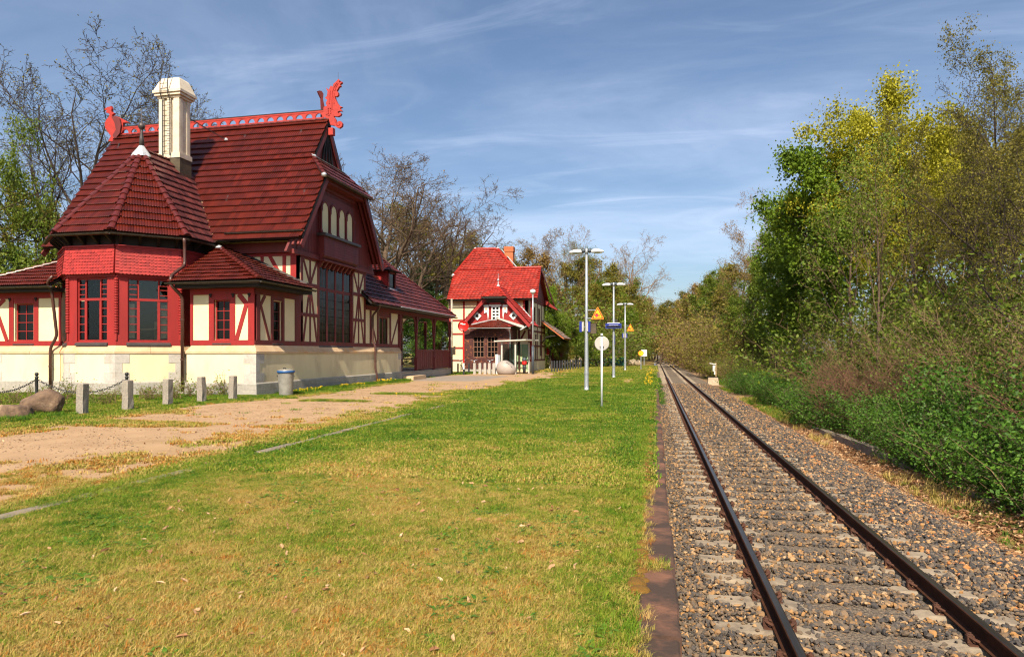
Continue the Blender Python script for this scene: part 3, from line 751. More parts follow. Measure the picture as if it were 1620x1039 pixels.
trackside = bpy.data.objects.new('trackside_ground', me); COL.objects.link(trackside); struct(trackside)

# ------------------------------------------------------------------ platform edge stones and kerb stones (parts of the setting)
plat = bpy.data.objects.new('platform_edge', None); COL.objects.link(plat); struct(plat); plat.location = (0.03, 2, 0); ROOT[plat.name] = Vector((0.03, 2, 0))
rnd = random.Random(3)
b = MB(); b.box(-0.09, 0.10, -4, 86, -0.95, -0.16); b.build('platform_footing', M['edge'], plat)
y = -2.4
while y < 86:
    ln = rnd.uniform(1.22, 1.45); b = MB(); dz = rnd.uniform(-0.012, 0.012); dxx = rnd.uniform(-0.012, 0.012)
    x0, x1, z1 = -0.115+dxx, 0.153+dxx, 0.012+dz
    y0, y1 = y+0.009, y+ln-0.009; c = 0.02
    P = [(x0,-0.16),(x1,-0.16),(x1,z1-c),(x1-c,z1),(x0+c,z1),(x0,z1-c)]
    n = 6; vs = []                                   # a few cross-sections with worn, uneven arrises
    for k in range(n+1):
        yy = y0+(y1-y0)*k/n; w = 0.0 if k in (0, n) else 1.0
        for (xx, zz) in P:
            vs.append((xx + (rnd.uniform(-.007, .007) if zz > -0.1 else 0), yy, zz + (rnd.uniform(-.005, .005) if zz > -0.1 else 0) - (0.008 if k in (0, n) and zz > -.1 else 0)))
    fs = [(k*6+j, k*6+(j+1) % 6, (k+1)*6+(j+1) % 6, (k+1)*6+j) for k in range(n) for j in range(6)] + [tuple(range(6)), tuple(range(n*6, n*6+6))]
    b.add(vs, fs); b.build('edge_stone', M['edge'], plat)
    y += ln
kerb = bpy.data.objects.new('kerb', None); COL.objects.link(kerb); struct(kerb); kerb.location = (-6.6, 4, 0); ROOT[kerb.name] = Vector((-6.6, 4, 0))
y = 1.0
while y < 47:
    ln = rnd.uniform(0.85, 1.2)
    b = MB(); dz = rnd.uniform(-0.006, 0.02); dx0 = rnd.uniform(-0.02, 0.02)
    b.prism([(-6.70+dx0, y+0.01, -0.2), (-6.50+dx0, y+0.01, -0.2), (-6.50+dx0, y+0.01, 0.0+dz), (-6.52+dx0, y+0.01, 0.012+dz), (-6.69+dx0, y+0.01, 0.012+dz), (-6.70+dx0, y+0.01, 0.0+dz)], (0, ln-0.02, 0))
    b.build('kerb_stone', M['kerb'], kerb); y += ln

# ------------------------------------------------------------------ railway track
trk = thing('railway_track', 'single rusty railway track on concrete sleepers running to the horizon', 'railway track', (TRK_X, 4, BED_Z))
def track_x(y):                                     # straight, then a slow bend to the left far away
    return TRK_X - 0.0009*max(0.0, y-120)**2
prof = [(-0.0625,0),(0.0625,0),(0.0625,0.012),(0.012,0.03),(0.009,0.10),(0.014,0.112),(0.034,0.118),(0.034,0.140),(0.028,0.1475),(-0.028,0.1475),(-0.034,0.140),(-0.034,0.118),(-0.014,0.112),(-0.009,0.10),(-0.012,0.03),(-0.0625,0.012)]
ys = list(range(-8, 120, 16)) + list(range(120, 215, 5))
for sx in (-0.7535, 0.7535):
    b = MB(); n = len(prof)
    for y in ys:
        for (px, pz) in prof: b.v.append((track_x(y)+sx+px, y, RAIL_Z-0.148+pz))
    for k in range(len(ys)-1):
        for j in range(n):
            if j == 8: continue                      # running surface is a piece of its own
            b.f.append((k*n+j, k*n+(j+1) % n, (k+1)*n+(j+1) % n, (k+1)*n+j)); b.t.append(.5)
    rail = b.build('rail', M['rail_side'], trk)
    t = MB()
    for y in ys:
        for px, pz in ((-0.0285, 0.146), (-0.024, 0.1492), (0.024, 0.1492), (0.0285, 0.146)): t.v.append((track_x(y)+sx+px, y, RAIL_Z-0.148+pz))
    for k in range(len(ys)-1):
        for j in range(3): t.f.append((k*4+j, k*4+j+1, k*4+5+j, k*4+4+j)); t.t.append(.5)
    t.build('running_surface', M['rail_top'], rail)
# concrete sleeper: raised rail seats, dished middle
sec = [(-1.28,-0.185),(-1.26,-0.172),(-1.0,-0.170),(-0.93,-0.160),(-0.58,-0.160),(-0.50,-0.180),(-0.25,-0.232),(0,-0.240),(0.25,-0.232),(0.50,-0.180),(0.58,-0.160),(0.93,-0.160),(1.0,-0.170),(1.26,-0.172),(1.28,-0.185)]
def sleeper_mesh(seed):
    rn = random.Random(seed); b = MB(); n = len(sec)
    for (yy, dz) in ((-0.145, -0.11), (-0.11, -0.012), (-0.085, 0), (0.085, 0), (0.11, -0.012), (0.145, -0.11)):
        for (x, z) in sec: b.v.append((x, yy+rn.uniform(-.006, .006), z+dz+rn.uniform(-.003, .003)))
    for k in range(5):
        for j in range(n-1): b.f.append((k*n+j, k*n+j+1, (k+1)*n+j+1, (k+1)*n+j)); b.t.append(.5)
    for j in (0, n-1): b.f.append(tuple(k*n+j for k in range(6))); b.t.append(.5)
    return b
def clip_mesh():                                    # ribbed base plate with the two curved clips and bolts
    b = MB()
    b.box(-0.13, 0.13, -0.055, 0.055, -0.162, -0.150)
    for s in (-1, 1):
        arc = [(s*(0.058+0.06*math.sin(a)), 0.04*math.cos(a)*1.25, -0.122+0.025*math.sin(a)) for a in [math.pi*k/8 for k in range(9)]]
        b.tube(arc, 0.013, 6)
        b.box(min(s*0.09, s*0.13), max(s*0.09, s*0.13), -0.024, 0.024, -0.146, -0.092)
        b.lathe([(0.024, 0), (0.024, 0.018), (0.012, 0.022), (0.012, 0.032)], 6, (s*0.105, 0, -0.1))
    return b
sl_me = []
for k in range(4):
    o = sleeper_mesh(k).build('sleeper', M['concrete'], None); sl_me.append(o.data); bpy.data.objects.remove(o)
o = clip_mesh().build('rail_clip', M['rust'], None); cl_me = o.data; bpy.data.objects.remove(o)
rnd = random.Random(5)
SLEEPERS = []
y = 2.05; k = 0
while y < 150:
    s_ = bpy.data.objects.new('sleeper', sl_me[k % 4]); COL.objects.link(s_); s_.parent = trk
    s_.location = (track_x(y)-TRK_X, y-4, RAIL_Z-BED_Z); s_.rotation_euler = (0, 0, rnd.uniform(-.008, .008) + (math.pi if rnd.random() < .5 else 0))
    SLEEPERS.append(y)
    if y < 60:
        for sx in (-0.7535, 0.7535):
            c = bpy.data.objects.new('rail_clip', cl_me); COL.objects.link(c); c.parent = s_; c.location = (sx, 0, 0)
    y += 0.63; k += 1
# ------------------------------------------------------------------ station building
def run(path, prof, parent, mat, name, seg=None, gap=0.006, join=False, jit=0.0, seed=1, closed=False):
    """sweep a profile [(out, z)] along a ground polyline with mitred corners, cut into stones of length seg"""
    rn = random.Random(seed); P = [Vector((p[0], p[1])) for p in path]; n = len(P)
    D = [(P[i+1]-P[i]).normalized() for i in range(n-1)]
    Nn = [Vector((d.y, -d.x)) for d in D]
    def tanh(i):                                    # half-angle tangent at inner vertex i
        if i <= 0 or i >= n-1: return 0.0
        a = D[i-1].angle_signed(D[i]); return math.tan(-a/2)
    objs = []; J = MB()
    for i in range(n-1):
        Ls = (P[i+1]-P[i]).length; k = 1 if not seg else max(1, int(round(Ls/seg)))
        cuts = [Ls*j/k for j in range(k+1)]
        for j in range(1, k): cuts[j] += rn.uniform(-.12, .12)*Ls/k
        for j in range(k):
            b = J if join else MB(); dj = rn.uniform(-jit, jit)
            ends = []
            for s0, e, t in ((cuts[j]+(gap/2 if j else 0), 0, tanh(i) if j == 0 else None), (cuts[j+1]-(gap/2 if j < k-1 else 0), 1, tanh(i+1) if j == k-1 else None)):
                ring = []
                for (o, z) in prof:
                    oo = o + (dj if o > -0.05 else 0)
                    sh = 0.0 if t is None else (-oo*t if e == 0 else oo*t)
                    q = P[i] + D[i]*(s0+sh) + Nn[i]*oo; ring.append((q.x, q.y, z))
                ends.append(ring)
            m_ = len(prof)
            b.add(ends[0]+ends[1], [tuple(range(m_)), tuple(range(2*m_-1, m_-1, -1))] + [(a, (a+1) % m_, m_+(a+1) % m_, m_+a) for a in range(m_)])
            if not join: objs.append(b.build(name, mat, parent))
    if join: return J.build(name, mat, parent)
    return objs

XW, XP = -15.45, -15.29
YB, YBW = 23.33, 23.47
ST = thing('station_building', 'large half-timbered station building with dark red tiled roof and carved dragon on its ridge', 'station building', (-21.5, 30.3, 0))
red, red_sh, cr, crp = M['red'], M['dark_shaded_red'], M['cream'], M['cream_panel']

T0, T1, T2, T3 = (-23.47, 22.57), (-21.07, 22.57), (-19.37, 24.27), (-19.37, 26.0)
TM = (-25.35, 24.05)
left_path = [(-28.6, 30), (-28.6, YB), (-24.50, YB)]
tower_path = [TM, T0, T1, T2, T3]
bay_path = [(-18.40, 26), (-18.40, YB), (XP, YB), (XP, 38.55)]
base_lo = [(0.07, -0.15), (0.07, 0.25), (-0.2, 0.25), (-0.2, -0.15)]
base_hi = [(0.055, 0.256), (0.055, 0.47), (0.02, 0.52), (-0.2, 0.52), (-0.2, 0.256)]
rend = [(0.0, 0.52), (0.0, 1.66), (-0.28, 1.66), (-0.28, 0.52)]
wtab = [(0.035, 1.66), (0.035, 1.75), (-0.13, 2.0), (-0.3, 2.0), (-0.3, 1.66)]
for k, pth in enumerate((left_path, tower_path, bay_path)):
    run(pth, base_lo, ST, M['granite_base'], 'base_stone', seg=1.15, jit=0.006, seed=k)
    run(pth, base_hi, ST, M['granite_base'], 'base_stone', seg=1.5, jit=0.004, seed=k+5)
    run(pth, rend, ST, cr, 'plinth_wall', join=True)
    run(pth, wtab, ST, M['sandstone'], 'water_table_stone', seg=1.35, gap=0.008, jit=0.004, seed=k+9)
def quoins(v, dprev, dnext, wide=0.55, narrow=0.26):
    v = Vector(v); dprev = Vector(dprev).normalized(); dnext = Vector(dnext).normalized()
    for (z0, z1, a, b_) in ((0.525, 0.895, wide, wide), (0.903, 1.27, narrow, narrow), (1.278, 1.655, wide, wide)):
        run([v-dprev*a, v, v+dnext*b_], [(0.014, z0), (0.014, z1), (-0.1, z1), (-0.1, z0)], ST, M['granite'], 'quoin', join=True)
sw = Vector(T0)-Vector(TM); se = Vector(T2)-Vector(T1)
quoins((XP, YB), (1, 0), (0, 1)); quoins(T0, sw, (1, 0), 0.5, 0.25); quoins(T1, (1, 0), se, 0.5, 0.25); quoins(T2, se, (0, 1), 0.5, 0.25)
quoins((-28.6, YB), (0, -1), (1, 0), 1.1, 0.85)
run([(XP, 38.1), (XP, 38.55), (-16.5, 38.55)], [(0.014, 1.278), (0.014, 1.655), (-0.1, 1.655), (-0.1, 1.278)], ST, M['granite'], 'quoin', join=True)
run([(XP, 38.3), (XP, 38.55), (-16.5, 38.55)], [(0.014, 0.525), (0.014, 0.895), (-0.1, 0.895), (-0.1, 0.525)], ST, M['granite'], 'quoin', join=True)

# ---- one-storey bays: half-timbered walls
def bay_front(F, u0, u1, flip, mt):
    """u0..u1 along the wall; corner post at the u1 end unless flip"""
    W = u1-u0
    g = (lambda t: u0+t*W) if not flip else (lambda t: u1-t*W)
    wl_, wr_ = sorted((g(0.375), g(0.625)))
    hole = (wl_, wr_, 2.2, 3.80)
    F.wall(u0, u1, 2.0, 4.42, crp, holes=[hole])
    def V(t, z0=2.2, z1=4.02, w=0.2): F.timber((g(t), z0), (g(t), z1), w, mt)
    F.timber((u0, 2.10), (u1, 2.10), 0.2, mt, proud=0.032); F.timber((u0, 4.14), (u1, 4.14), 0.24, mt, proud=0.045)
    V(0.335, w=0.23); V(0.665, w=0.23); V(0.955, w=0.27); V(0.02, w=0.12)
    F.timber((wl_, 3.91), (wr_, 3.91), 0.22, mt, proud=0.030)
    F.timber((g(0.725), 2.2), (g(0.88), 3.62), 0.17, mt, proud=0.028)
    F.timber((g(0.76), 4.02), (g(0.90), 3.58), 0.19, mt, proud=0.026)
    F.window(wl_, wr_, 2.2, 3.80, 2, 4, mt, M['glass'], fw=0.05, mw=0.028, inset=0.10, sill=0.05, m_sill=M['lead'])
    for t in (0.33, 0.68, 0.93):                    # small carved pendants under the head beam
        b = MB(); F.slab(b, g(t)-0.06, g(t)+0.06, 3.98, 4.05, 0.036, 0.075); F.slab(b, g(t)-0.03, g(t)+0.03, 3.90, 3.98, 0.036, 0.065); b.build('pendant', M['dark_wood'], ST)
FS = Facade((0, YBW, 0), (1, 0, 0), (0, -1, 0), ST)
FE = Facade((XW, 0, 0), (0, 1, 0), (1, 0, 0), ST)
bay_front(FS, -18.32, XW, False, red)
bay_front(FS, -28.45, -24.55, True, red)
Y_ = lambda px: onX(px, 560, XW)[0]
# bay, track side
wa, wb = Y_(431), Y_(446)
FE.wall(YBW, 26.93, 2.0, 4.42, crp, holes=[(wa, wb, 2.2, 3.85)])
FE.timber((YBW, 2.1), (33.75, 2.1), 0.2, red_sh, proud=0.030); FE.timber((YBW, 4.14), (26.93, 4.14), 0.24, red_sh, proud=0.042)
for (px, w) in ((408, .24), (430, .16), (447.5, .16), (472, .62)): FE.timber((Y_(px), 2.2), (Y_(px), 4.02), w, red_sh)
FE.timber((Y_(426), 2.2), (Y_(412), 3.62), .13, red_sh, proud=.028); FE.timber((Y_(419), 4.02), (Y_(412), 3.62), .15, red_sh, proud=.027)
FE.timber((wa, 3.95), (wb, 3.95), .16, red_sh, proud=.031)
FE.window(wa, wb, 2.2, 3.85, 1, 4, red_sh, M['glass'], fw=.05, inset=.1, sill=.05, m_sill=M['lead'])
# main block, track side
BW0, BW1 = Y_(504.5), Y_(556)
FE.wall(26.93, 33.75, 2.0, 6.05, crp, holes=[(BW0, BW1, 2.12, 5.86)])
FE.timber((26.93, 6.0), (33.75, 6.0), .16, red_sh, proud=.05)
for (a, b_) in ((26.95, BW0), (BW1, 33.7)):
    for uu, w in ((a+.08, .17), (b_-.08, .17)): FE.timber((uu, 2.2), (uu, 5.92), w, red_sh)
    mid = (a+b_)/2
    FE.timber((mid, 2.2), (mid, 5.92), .12, red_sh, proud=.026)
    FE.timber((a, 4.78), (b_, 4.78), .17, red_sh, proud=.038); FE.timber((a, 3.42), (b_, 3.42), .15, red_sh, proud=.038)
    hw = (b_-a)/2-.22
    FE.timber((mid-.03, 4.86), (mid-hw, 5.92), .12, red_sh, proud=.030); FE.timber((mid+.03, 4.86), (mid+hw, 5.92), .12, red_sh, proud=.030)
    FE.timber((mid-.04, 4.70), (mid-hw, 2.2), .12, red_sh, proud=.030); FE.timber((mid+.04, 4.70), (mid+hw, 2.2), .12, red_sh, proud=.030)
dU = (BW1-BW0)/4
win = FE.window(BW0, BW1, 2.12, 5.86, 4, 2, red_sh, M['glass'], fw=.10, mw=.16, inset=.02, sill=.06, m_sill=M['lead'], xs=[BW0+dU, BW0+2*dU, BW0+3*dU], zs=[4.72])
for k in range(4):                                   # fine glazing bars inside each light
    c0 = BW0+dU*k; bb = MB()
    for z in (2.65, 3.05, 3.45, 3.85, 4.25): FE.slab(bb, c0+.09, c0+dU-.07, z-.011, z+.011, -.062, -.05)
    FE.slab(bb, c0+dU/2-.011, c0+dU/2+.011, 2.2, 5.78, -.066, -.048)
    bb.build('glazing_bars', red_sh, win)
# south wall of the main block above the bay roof
FM = Facade((0, 26.93, 0), (1, 0, 0), (0, -1, 0), ST)
FM.wall(-28.0, XW-.01, 2.0, 6.72, crp, t=.2)
xm = lambda px: onY(px, 420, 26.93)[0]
FM.timber((xm(464.5), 4.2), (xm(464.5), 6.1), .28, red); FM.timber((xm(450), 4.4), (xm(450), 6.1), .17, red, proud=.03)
FM.timber((xm(449), 4.9), (xm(427), 6.05), .17, red, proud=.027); FM.timber((-18.6, 6.1), (XW, 6.1), .14, red, proud=.04)
FM.timber((xm(415), 4.9), (xm(415), 6.1), .15, red, proud=.03)
b = MB(); FM.slab(b, -28.2, XW+.03, 6.17, 6.62, 0.06, 0.2); b.build('eave_boarding', red_sh, ST)
# ---- main roof
K = 6.59/4.38
def rY(z): return 25.95+(z-6.66)/K
RG = 30.33; mir = lambda y: 2*RG-y
XE, XV, XWv = -14.8, -15.82, -28.25
low = [(XWv, rY(6.66), 6.66), (XE, rY(6.66), 6.66), (XE, rY(9.95), 9.95), (XV, rY(10.98), 10.98), (XWv, rY(10.98), 10.98)]
upp = [(XWv, rY(10.98), 10.98), (XV, rY(10.98), 10.98), (XV, RG, 13.25), (XWv, RG, 13.25)]
tile_roof([low, upp], (1, 0, 0), M['tile_dark'], ST, tw=.23, th=.425, amp=.026, lift=.075, deck=M['dark_wood'], origin=(XWv, rY(6.66), 6.66))
d = MB()
for poly in (low, upp): d.prism([(x, mir(y), z) for (x, y, z) in poly], Vector((0, -.6, -.4))*.15)
d.build('roof_slope', M['tile_dark'], ST)
gutter([(-18.6, rY(6.95)-.09, 6.99), (XE+.02, rY(6.95)-.09, 6.99)], ST, M['gutter'], r=.085)
hip_tiles((XWv, RG, 13.25), (XV, RG, 13.25), ST, M['tile_cap'], name='ridge_tile')
# verge boards and soffit of the gable
for s in (0, 1):
    q = (lambda p: p) if s == 0 else (lambda p: (p[0], mir(p[1]), p[2]))
    for (x0, w, z0, z1, nm) in ((XE-.03, .24, 6.4, 9.95, 'verge_board'), (XV-.03, .2, 10.9, 13.2, 'verge_board'), (XWv+.03, .24, 6.4, 13.2, 'verge_board')):
        b = MB(); n_ = Vector((0, -K, 1)).normalized() if s == 0 else Vector((0, K, 1)).normalized()
        p0, p1 = Vector(q((x0, rY(z0), z0)))-n_*.21, Vector(q((x0, rY(z1), z1)))-n_*.21
        b.beam(p0, p1, .06, w, n_); b.build(nm, red_sh, ST)
    for (xx, zz0) in ((-15.0, 6.3), (-15.25, 6.3)):
        b = MB(); p0, p1 = Vector(q((xx, rY(6.45), 6.45)))-n_*.19, Vector(q((xx, rY(9.9), 9.9)))-n_*.19; b.beam(p0, p1, .1, .1, n_); b.build('rafter', red_sh, ST)
# boarded gable wall, boards as raised strips
g = MB(); poly = [(XW+.02, rY(6.2)+.12, 6.06), (XW+.02, mir(rY(6.2))-.12, 6.06), (XW+.02, mir(rY(10.2))-.12, 10.0), (XW+.02, rY(10.2)+.12, 10.0)]
g.prism(poly, (-.12, 0, 0)); g.build('gable_wall', red_sh, ST)
yb = 26.6
while yb < 34.0:
    zt = min(9.95, 6.66+(min(yb, mir(yb))+.05-25.95)*K-.35)
    if zt > 6.2:
        g = MB(); g.box(XW+.022, XW+.045+random.uniform(0, .006), yb+.006, yb+.134, 6.08, zt); g.build('gable_board', red_sh, ST)
    yb += .14
for z, w in ((6.12, .2), (9.55, .22)):
    b = MB(); hw = 4.3-(z-6.1)/K-.15; b.box(XW+.02, XW+.14, RG-hw, RG+hw, z-w/2, z+w/2); b.build('gable_beam', red_sh, ST)
b = MB(); b.box(XW+.05, XE-.1, RG-2.3, RG+2.3, 9.62, 9.9); b.build('tie_beam', red_sh, ST)
# upper little gable
b = MB(); b.prism([(XV-.14, rY(10.9), 10.9), (XV-.14, mir(rY(10.9)), 10.9), (XV-.14, RG, 13.12)], (-.1, 0, 0)); b.build('upper_gable_wall', red_sh, ST)
for dy in (-.55, -.2, .2, .55):
    b = MB(); b.beam((XV-.10, RG+dy, 10.95), (XV-.10, RG+dy*.25, 12.5), .09, .08, (1, 0, 0)); b.build('gable_stave', M['dark_wood'], ST)
# skirt roof across the gable
sk = [(-14.70, 27.72, 9.82), (-14.70, 32.94, 9.82), (-15.86, mir(28.84), 10.99), (-15.86, 28.84, 10.99)]
tile_roof([sk], (0, 1, 0), M['tile_sky'], ST, tw=.23, th=.42, amp=.02, lift=.065, deck=M['dark_wood'], origin=sk[0])
hip_tiles((-14.72, 27.74, 9.84), (-15.84, 28.84, 10.99), ST, M['tile_cap'], r=.09); hip_tiles((-14.72, 32.92, 9.84), (-15.84, mir(28.84), 10.99), ST, M['tile_cap'], r=.09)
b = MB(); b.beam((-15.80, 28.7, 11.05), (-15.80, 31.96, 11.05), .16, .03, (0.6, 0, 1)); b.build('flashing', M['zinc'], ST)
gutter([(-14.62, 27.7, 9.80), (-14.62, 32.96, 9.80)], ST, M['pipe'], r=.05)
for (c, sc) in (((-14.74, 27.78, 9.84), .12), ((-15.80, 28.82, 11.02), .10)):
    b = MB(); b.lathe([(sc*.9, -sc*.9), (sc, 0), (sc*.75, sc*.55), (.01, sc*.8)], 10, c); b.build('flashing', M['zinc'], ST, smooth=True)
# arched blind windows above the shingled bay
YA0, YA1 = 28.42, 32.05
ab = MB(); ab.box(XW+.03, XW+.13, YA0, YA1, 7.15, 9.2); ab.build('arcade_frame', red_sh, ST)
wA = (YA1-YA0-.2)/4
for k in range(4):
    c = YA0+.1+wA*(k+.5); rr = wA*.5-.14; pts = [(XW+.131, c-rr, 7.4), (XW+.131, c+rr, 7.4)] + [(XW+.131, c+rr*math.cos(a), 8.5+rr*1.05*math.sin(a)) for a in [math.pi*j/10 for j in range(11)]]
    b = MB(); b.prism(pts, (.012, 0, 0)); b.build('arched_panel', M['cream_panel'], ST)
    outer = [(c+(rr+.09)*math.cos(a), 8.5+(rr+.09)*1.05*math.sin(a)) for a in [math.pi*j/10 for j in range(11)]]
    inner = [(c+rr*math.cos(a), 8.5+rr*1.05*math.sin(a)) for a in [math.pi*j/10 for j in range(10, -1, -1)]]
    b = MB(); b.prism([(XW+.131, y, z) for (y, z) in outer+inner], (.05, 0, 0)); b.build('arch_moulding', red_sh, ST)
for k in range(5):
    c = YA0+.1+wA*k; b = MB(); b.lathe([(.085, 7.3), (.085, 7.42), (.055, 7.48), (.05, 8.3), (.08, 8.38), (.085, 8.55)], 10, (XW+.17, c, 0)); b.build('colonnette', red_sh, ST, smooth=True)
b = MB(); b.box(XW+.03, XW+.5, YA0-.1, YA1+.1, 7.16, 7.28); b.build('arcade_sill', M['lead'], ST)
oc = [(XW+.35, YA0), (XW+.35, YA1)]
b = MB(); b.prism([(XW+.03, YA0, 5.98), (XW+.16, YA0, 5.98), (XW+.36, YA0, 6.25), (XW+.36, YA0, 7.16), (XW+.03, YA0, 7.16)], (0, YA1-YA0, 0)); b.build('oriel_box', red_sh, ST)
tile_roof([[(XW+.365, YA0, 6.27), (XW+.365, YA1, 6.27), (XW+.363, YA1, 7.14), (XW+.363, YA0, 7.14)]], (0, 1, 0), M['dark_shaded_red'], ST, tw=.14, th=.125, amp=0, lift=.014, waves=1, sub=4, base=.004, name='oriel_shingles', scallop=True)
for k in range(9):
    b = MB(); c = YA0+.12+k*(YA1-YA0-.24)/8; b.prism([(XW+.03, c-.05, 5.7), (XW+.10, c-.05, 5.7), (XW+.30, c-.05, 5.98), (XW+.03, c-.05, 5.98)], (0, .1, 0)); b.build('oriel_bracket', red_sh, ST)
b = MB(); b.box(XW+.05, XW+.40, YA0-.05, YA1+.05, 5.985, 6.06); b.build('oriel_moulding', red_sh, ST)
# ---- ridge crest
crest = MB(); crest.box(-27.9, -16.1, RG-.035, RG+.035, 13.30, 13.40); crest.build('crest_rail', M['dragon_red'], ST)
b = MB(); b.box(-27.9, -16.1, RG-.045, RG+.045, 13.66, 13.74); b.build('crest_rail', M['dragon_red'], ST)
b = MB(); b.box(-27.9, -16.1, RG-.06, RG+.06, 13.745, 13.775); b.build('crest_cap', M['gutter'], ST)
na = 22; st = (27.9-16.1)/na
am = MB(); r_ = .19
for sgn in (-1, 1):
    pts = [(sgn*st/2, 0, 0), (sgn*r_, 0, 0)] + [(sgn*r_*math.cos(a), 0, r_*1.1*math.sin(a)) for a in [math.pi/2*j/7 for j in range(1, 8)]] + [(0, 0, .26), (sgn*st/2, 0, .26)]
    am.prism([(x, -.03, z) for (x, y, z) in pts], (0, .06, 0))
o = am.build('crest_arch', M['dragon_red'], None); ame = o.data; bpy.data.objects.remove(o)
for k in range(na):
    o = bpy.data.objects.new('crest_arch', ame); COL.objects.link(o); o.parent = ST; o.location = Vector((-27.9+st*(k+.5), RG, 13.40))-ROOT[ST.name]
# ---- carved ridge ends (boards standing on the ridge)
def carve(pts, z8, ox, oy, yplane, th, name, mat, yaw=0.0, bev=True):
    P = [onY(ox+x/z8, oy+y/z8, yplane) for (x, y) in pts]
    cx = sum(p[0] for p in P)/len(P)
    b = MB(); b.prism([(x, -th/2, z) for (x, z) in P], (0, th, 0))
    out_ = []
    for (x, y, z) in b.v:
        dx_ = x-cx; out_.append((cx+dx_*math.cos(yaw)-y*math.sin(yaw), yplane+dx_*math.sin(yaw)+y*math.cos(yaw), z))
    b.v = out_
    return b.build(name, mat, ST), P
dr = [(290,655),(282,560),(285,525),(330,505),(315,470),(335,425),(305,400),(330,370),(340,310),(318,255),(355,290),(382,228),(408,245),(420,205),(460,170),(488,138),(506,158),(492,192),(532,172),(538,186),(508,212),(522,236),(495,246),(465,300),(486,328),(486,360),(462,380),(440,375),(447,412),(470,460),(505,508),(540,522),(505,536),(541,576),(500,574),(474,592),(492,612),(506,594),(526,610),(515,636),(480,652),(420,645),(450,690),(465,740),(490,715),(520,715),(543,745),(536,785),(500,811),(470,802),(430,772),(380,765),(355,690)]
o_, P_ = carve(dr, 8.66, 480, 110, RG-.02, .14, 'dragon_carving', M['dragon_red'])
o_['label'] = 'bright red carved dragon head rising from the ridge end'
# raised scales, mane and eye of the dragon
sc_ = MB()
for (x, y, r2) in [(350, 540, 9), (380, 535, 9), (350, 570, 9), (380, 570, 9), (350, 600, 9), (385, 600, 9), (330, 620, 9), (360, 630, 9)]:
    q = onY(480+x/8.66, 110+y/8.66, RG-.02); sc_.lathe([(.035, 0), (.03, .02), (.01, .035)], 8, (q[0], RG-.125, q[1]), axis='Y')
for line in ([(400, 560), (400, 420), (405, 320), (430, 250), (470, 190)], [(440, 300), (455, 250), (485, 200)], [(365, 480), (372, 380), (378, 300)], [(430, 480), (425, 400), (432, 330)], [(440, 690), (470, 770), (500, 770), (510, 745)]):
    pts = [onY(480+x/8.66, 110+y/8.66, RG-.02) for (x, y) in line]; sc_.tube([(x, RG-.09, z) for (x, z) in pts], .028, 6)
sc_.build('carved_relief', M['dragon_red'], o_)
fin = [(240,640),(255,700),(275,640),(285,500),(262,400),(270,330),(245,300),(215,305),(190,320),(205,350),(235,400),(240,480),(245,560)]
o2_, _ = carve(fin, 8.66, 480, 110, RG+.12, .10, 'dragon_carving', red_sh, yaw=R(58))  # fin in the shaded red: its shade is in the paint
o2_['label'] = 'carved fin beside the red dragon, painted a shaded red'
b = MB(); q = onY(535, 119, RG); q0 = onY(535, 128, RG); b.tube([(q0[0], RG, q0[1]-.1), (q[0], RG, q[1]+.15)], .008, 5); b.build('lightning_rod', M['iron'], ST)
b = MB(); q = onY(526, 209, RG); b.box(q[0]-.12, q[0]+.12, RG-.2, RG+.05, q[1]-.2, q[1]+.15); b.build('dragon_bracket', M['dragon_red'], ST)
ck = [(310,700),(350,620),(300,560),(262,500),(257,430),(280,380),(322,330),(330,292),(268,268),(290,248),(248,224),(300,190),(338,186),(346,172),(360,210),(356,258),(404,280),(366,310),(370,340),(430,328),(480,348),(620,422),(530,424),(524,540),(480,640),(420,705)]
o_, _ = carve(ck, 9.44, 140, 150, RG-.02, .14, 'rooster_carving', M['dragon_red']); o_['label'] = 'red carved rooster at the far end of the ridge'
wing = MB(); q = [onY(140+x/9.44, 150+y/9.44, RG) for (x, y) in ((385, 350), (440, 335), (500, 370), (525, 470), (505, 590), (430, 690), (400, 620), (450, 540), (430, 440))]
wing.prism([(x, RG-.19, z) for (x, z) in q], (0, .09, 0)); wing.build('wing', red_sh, o_)
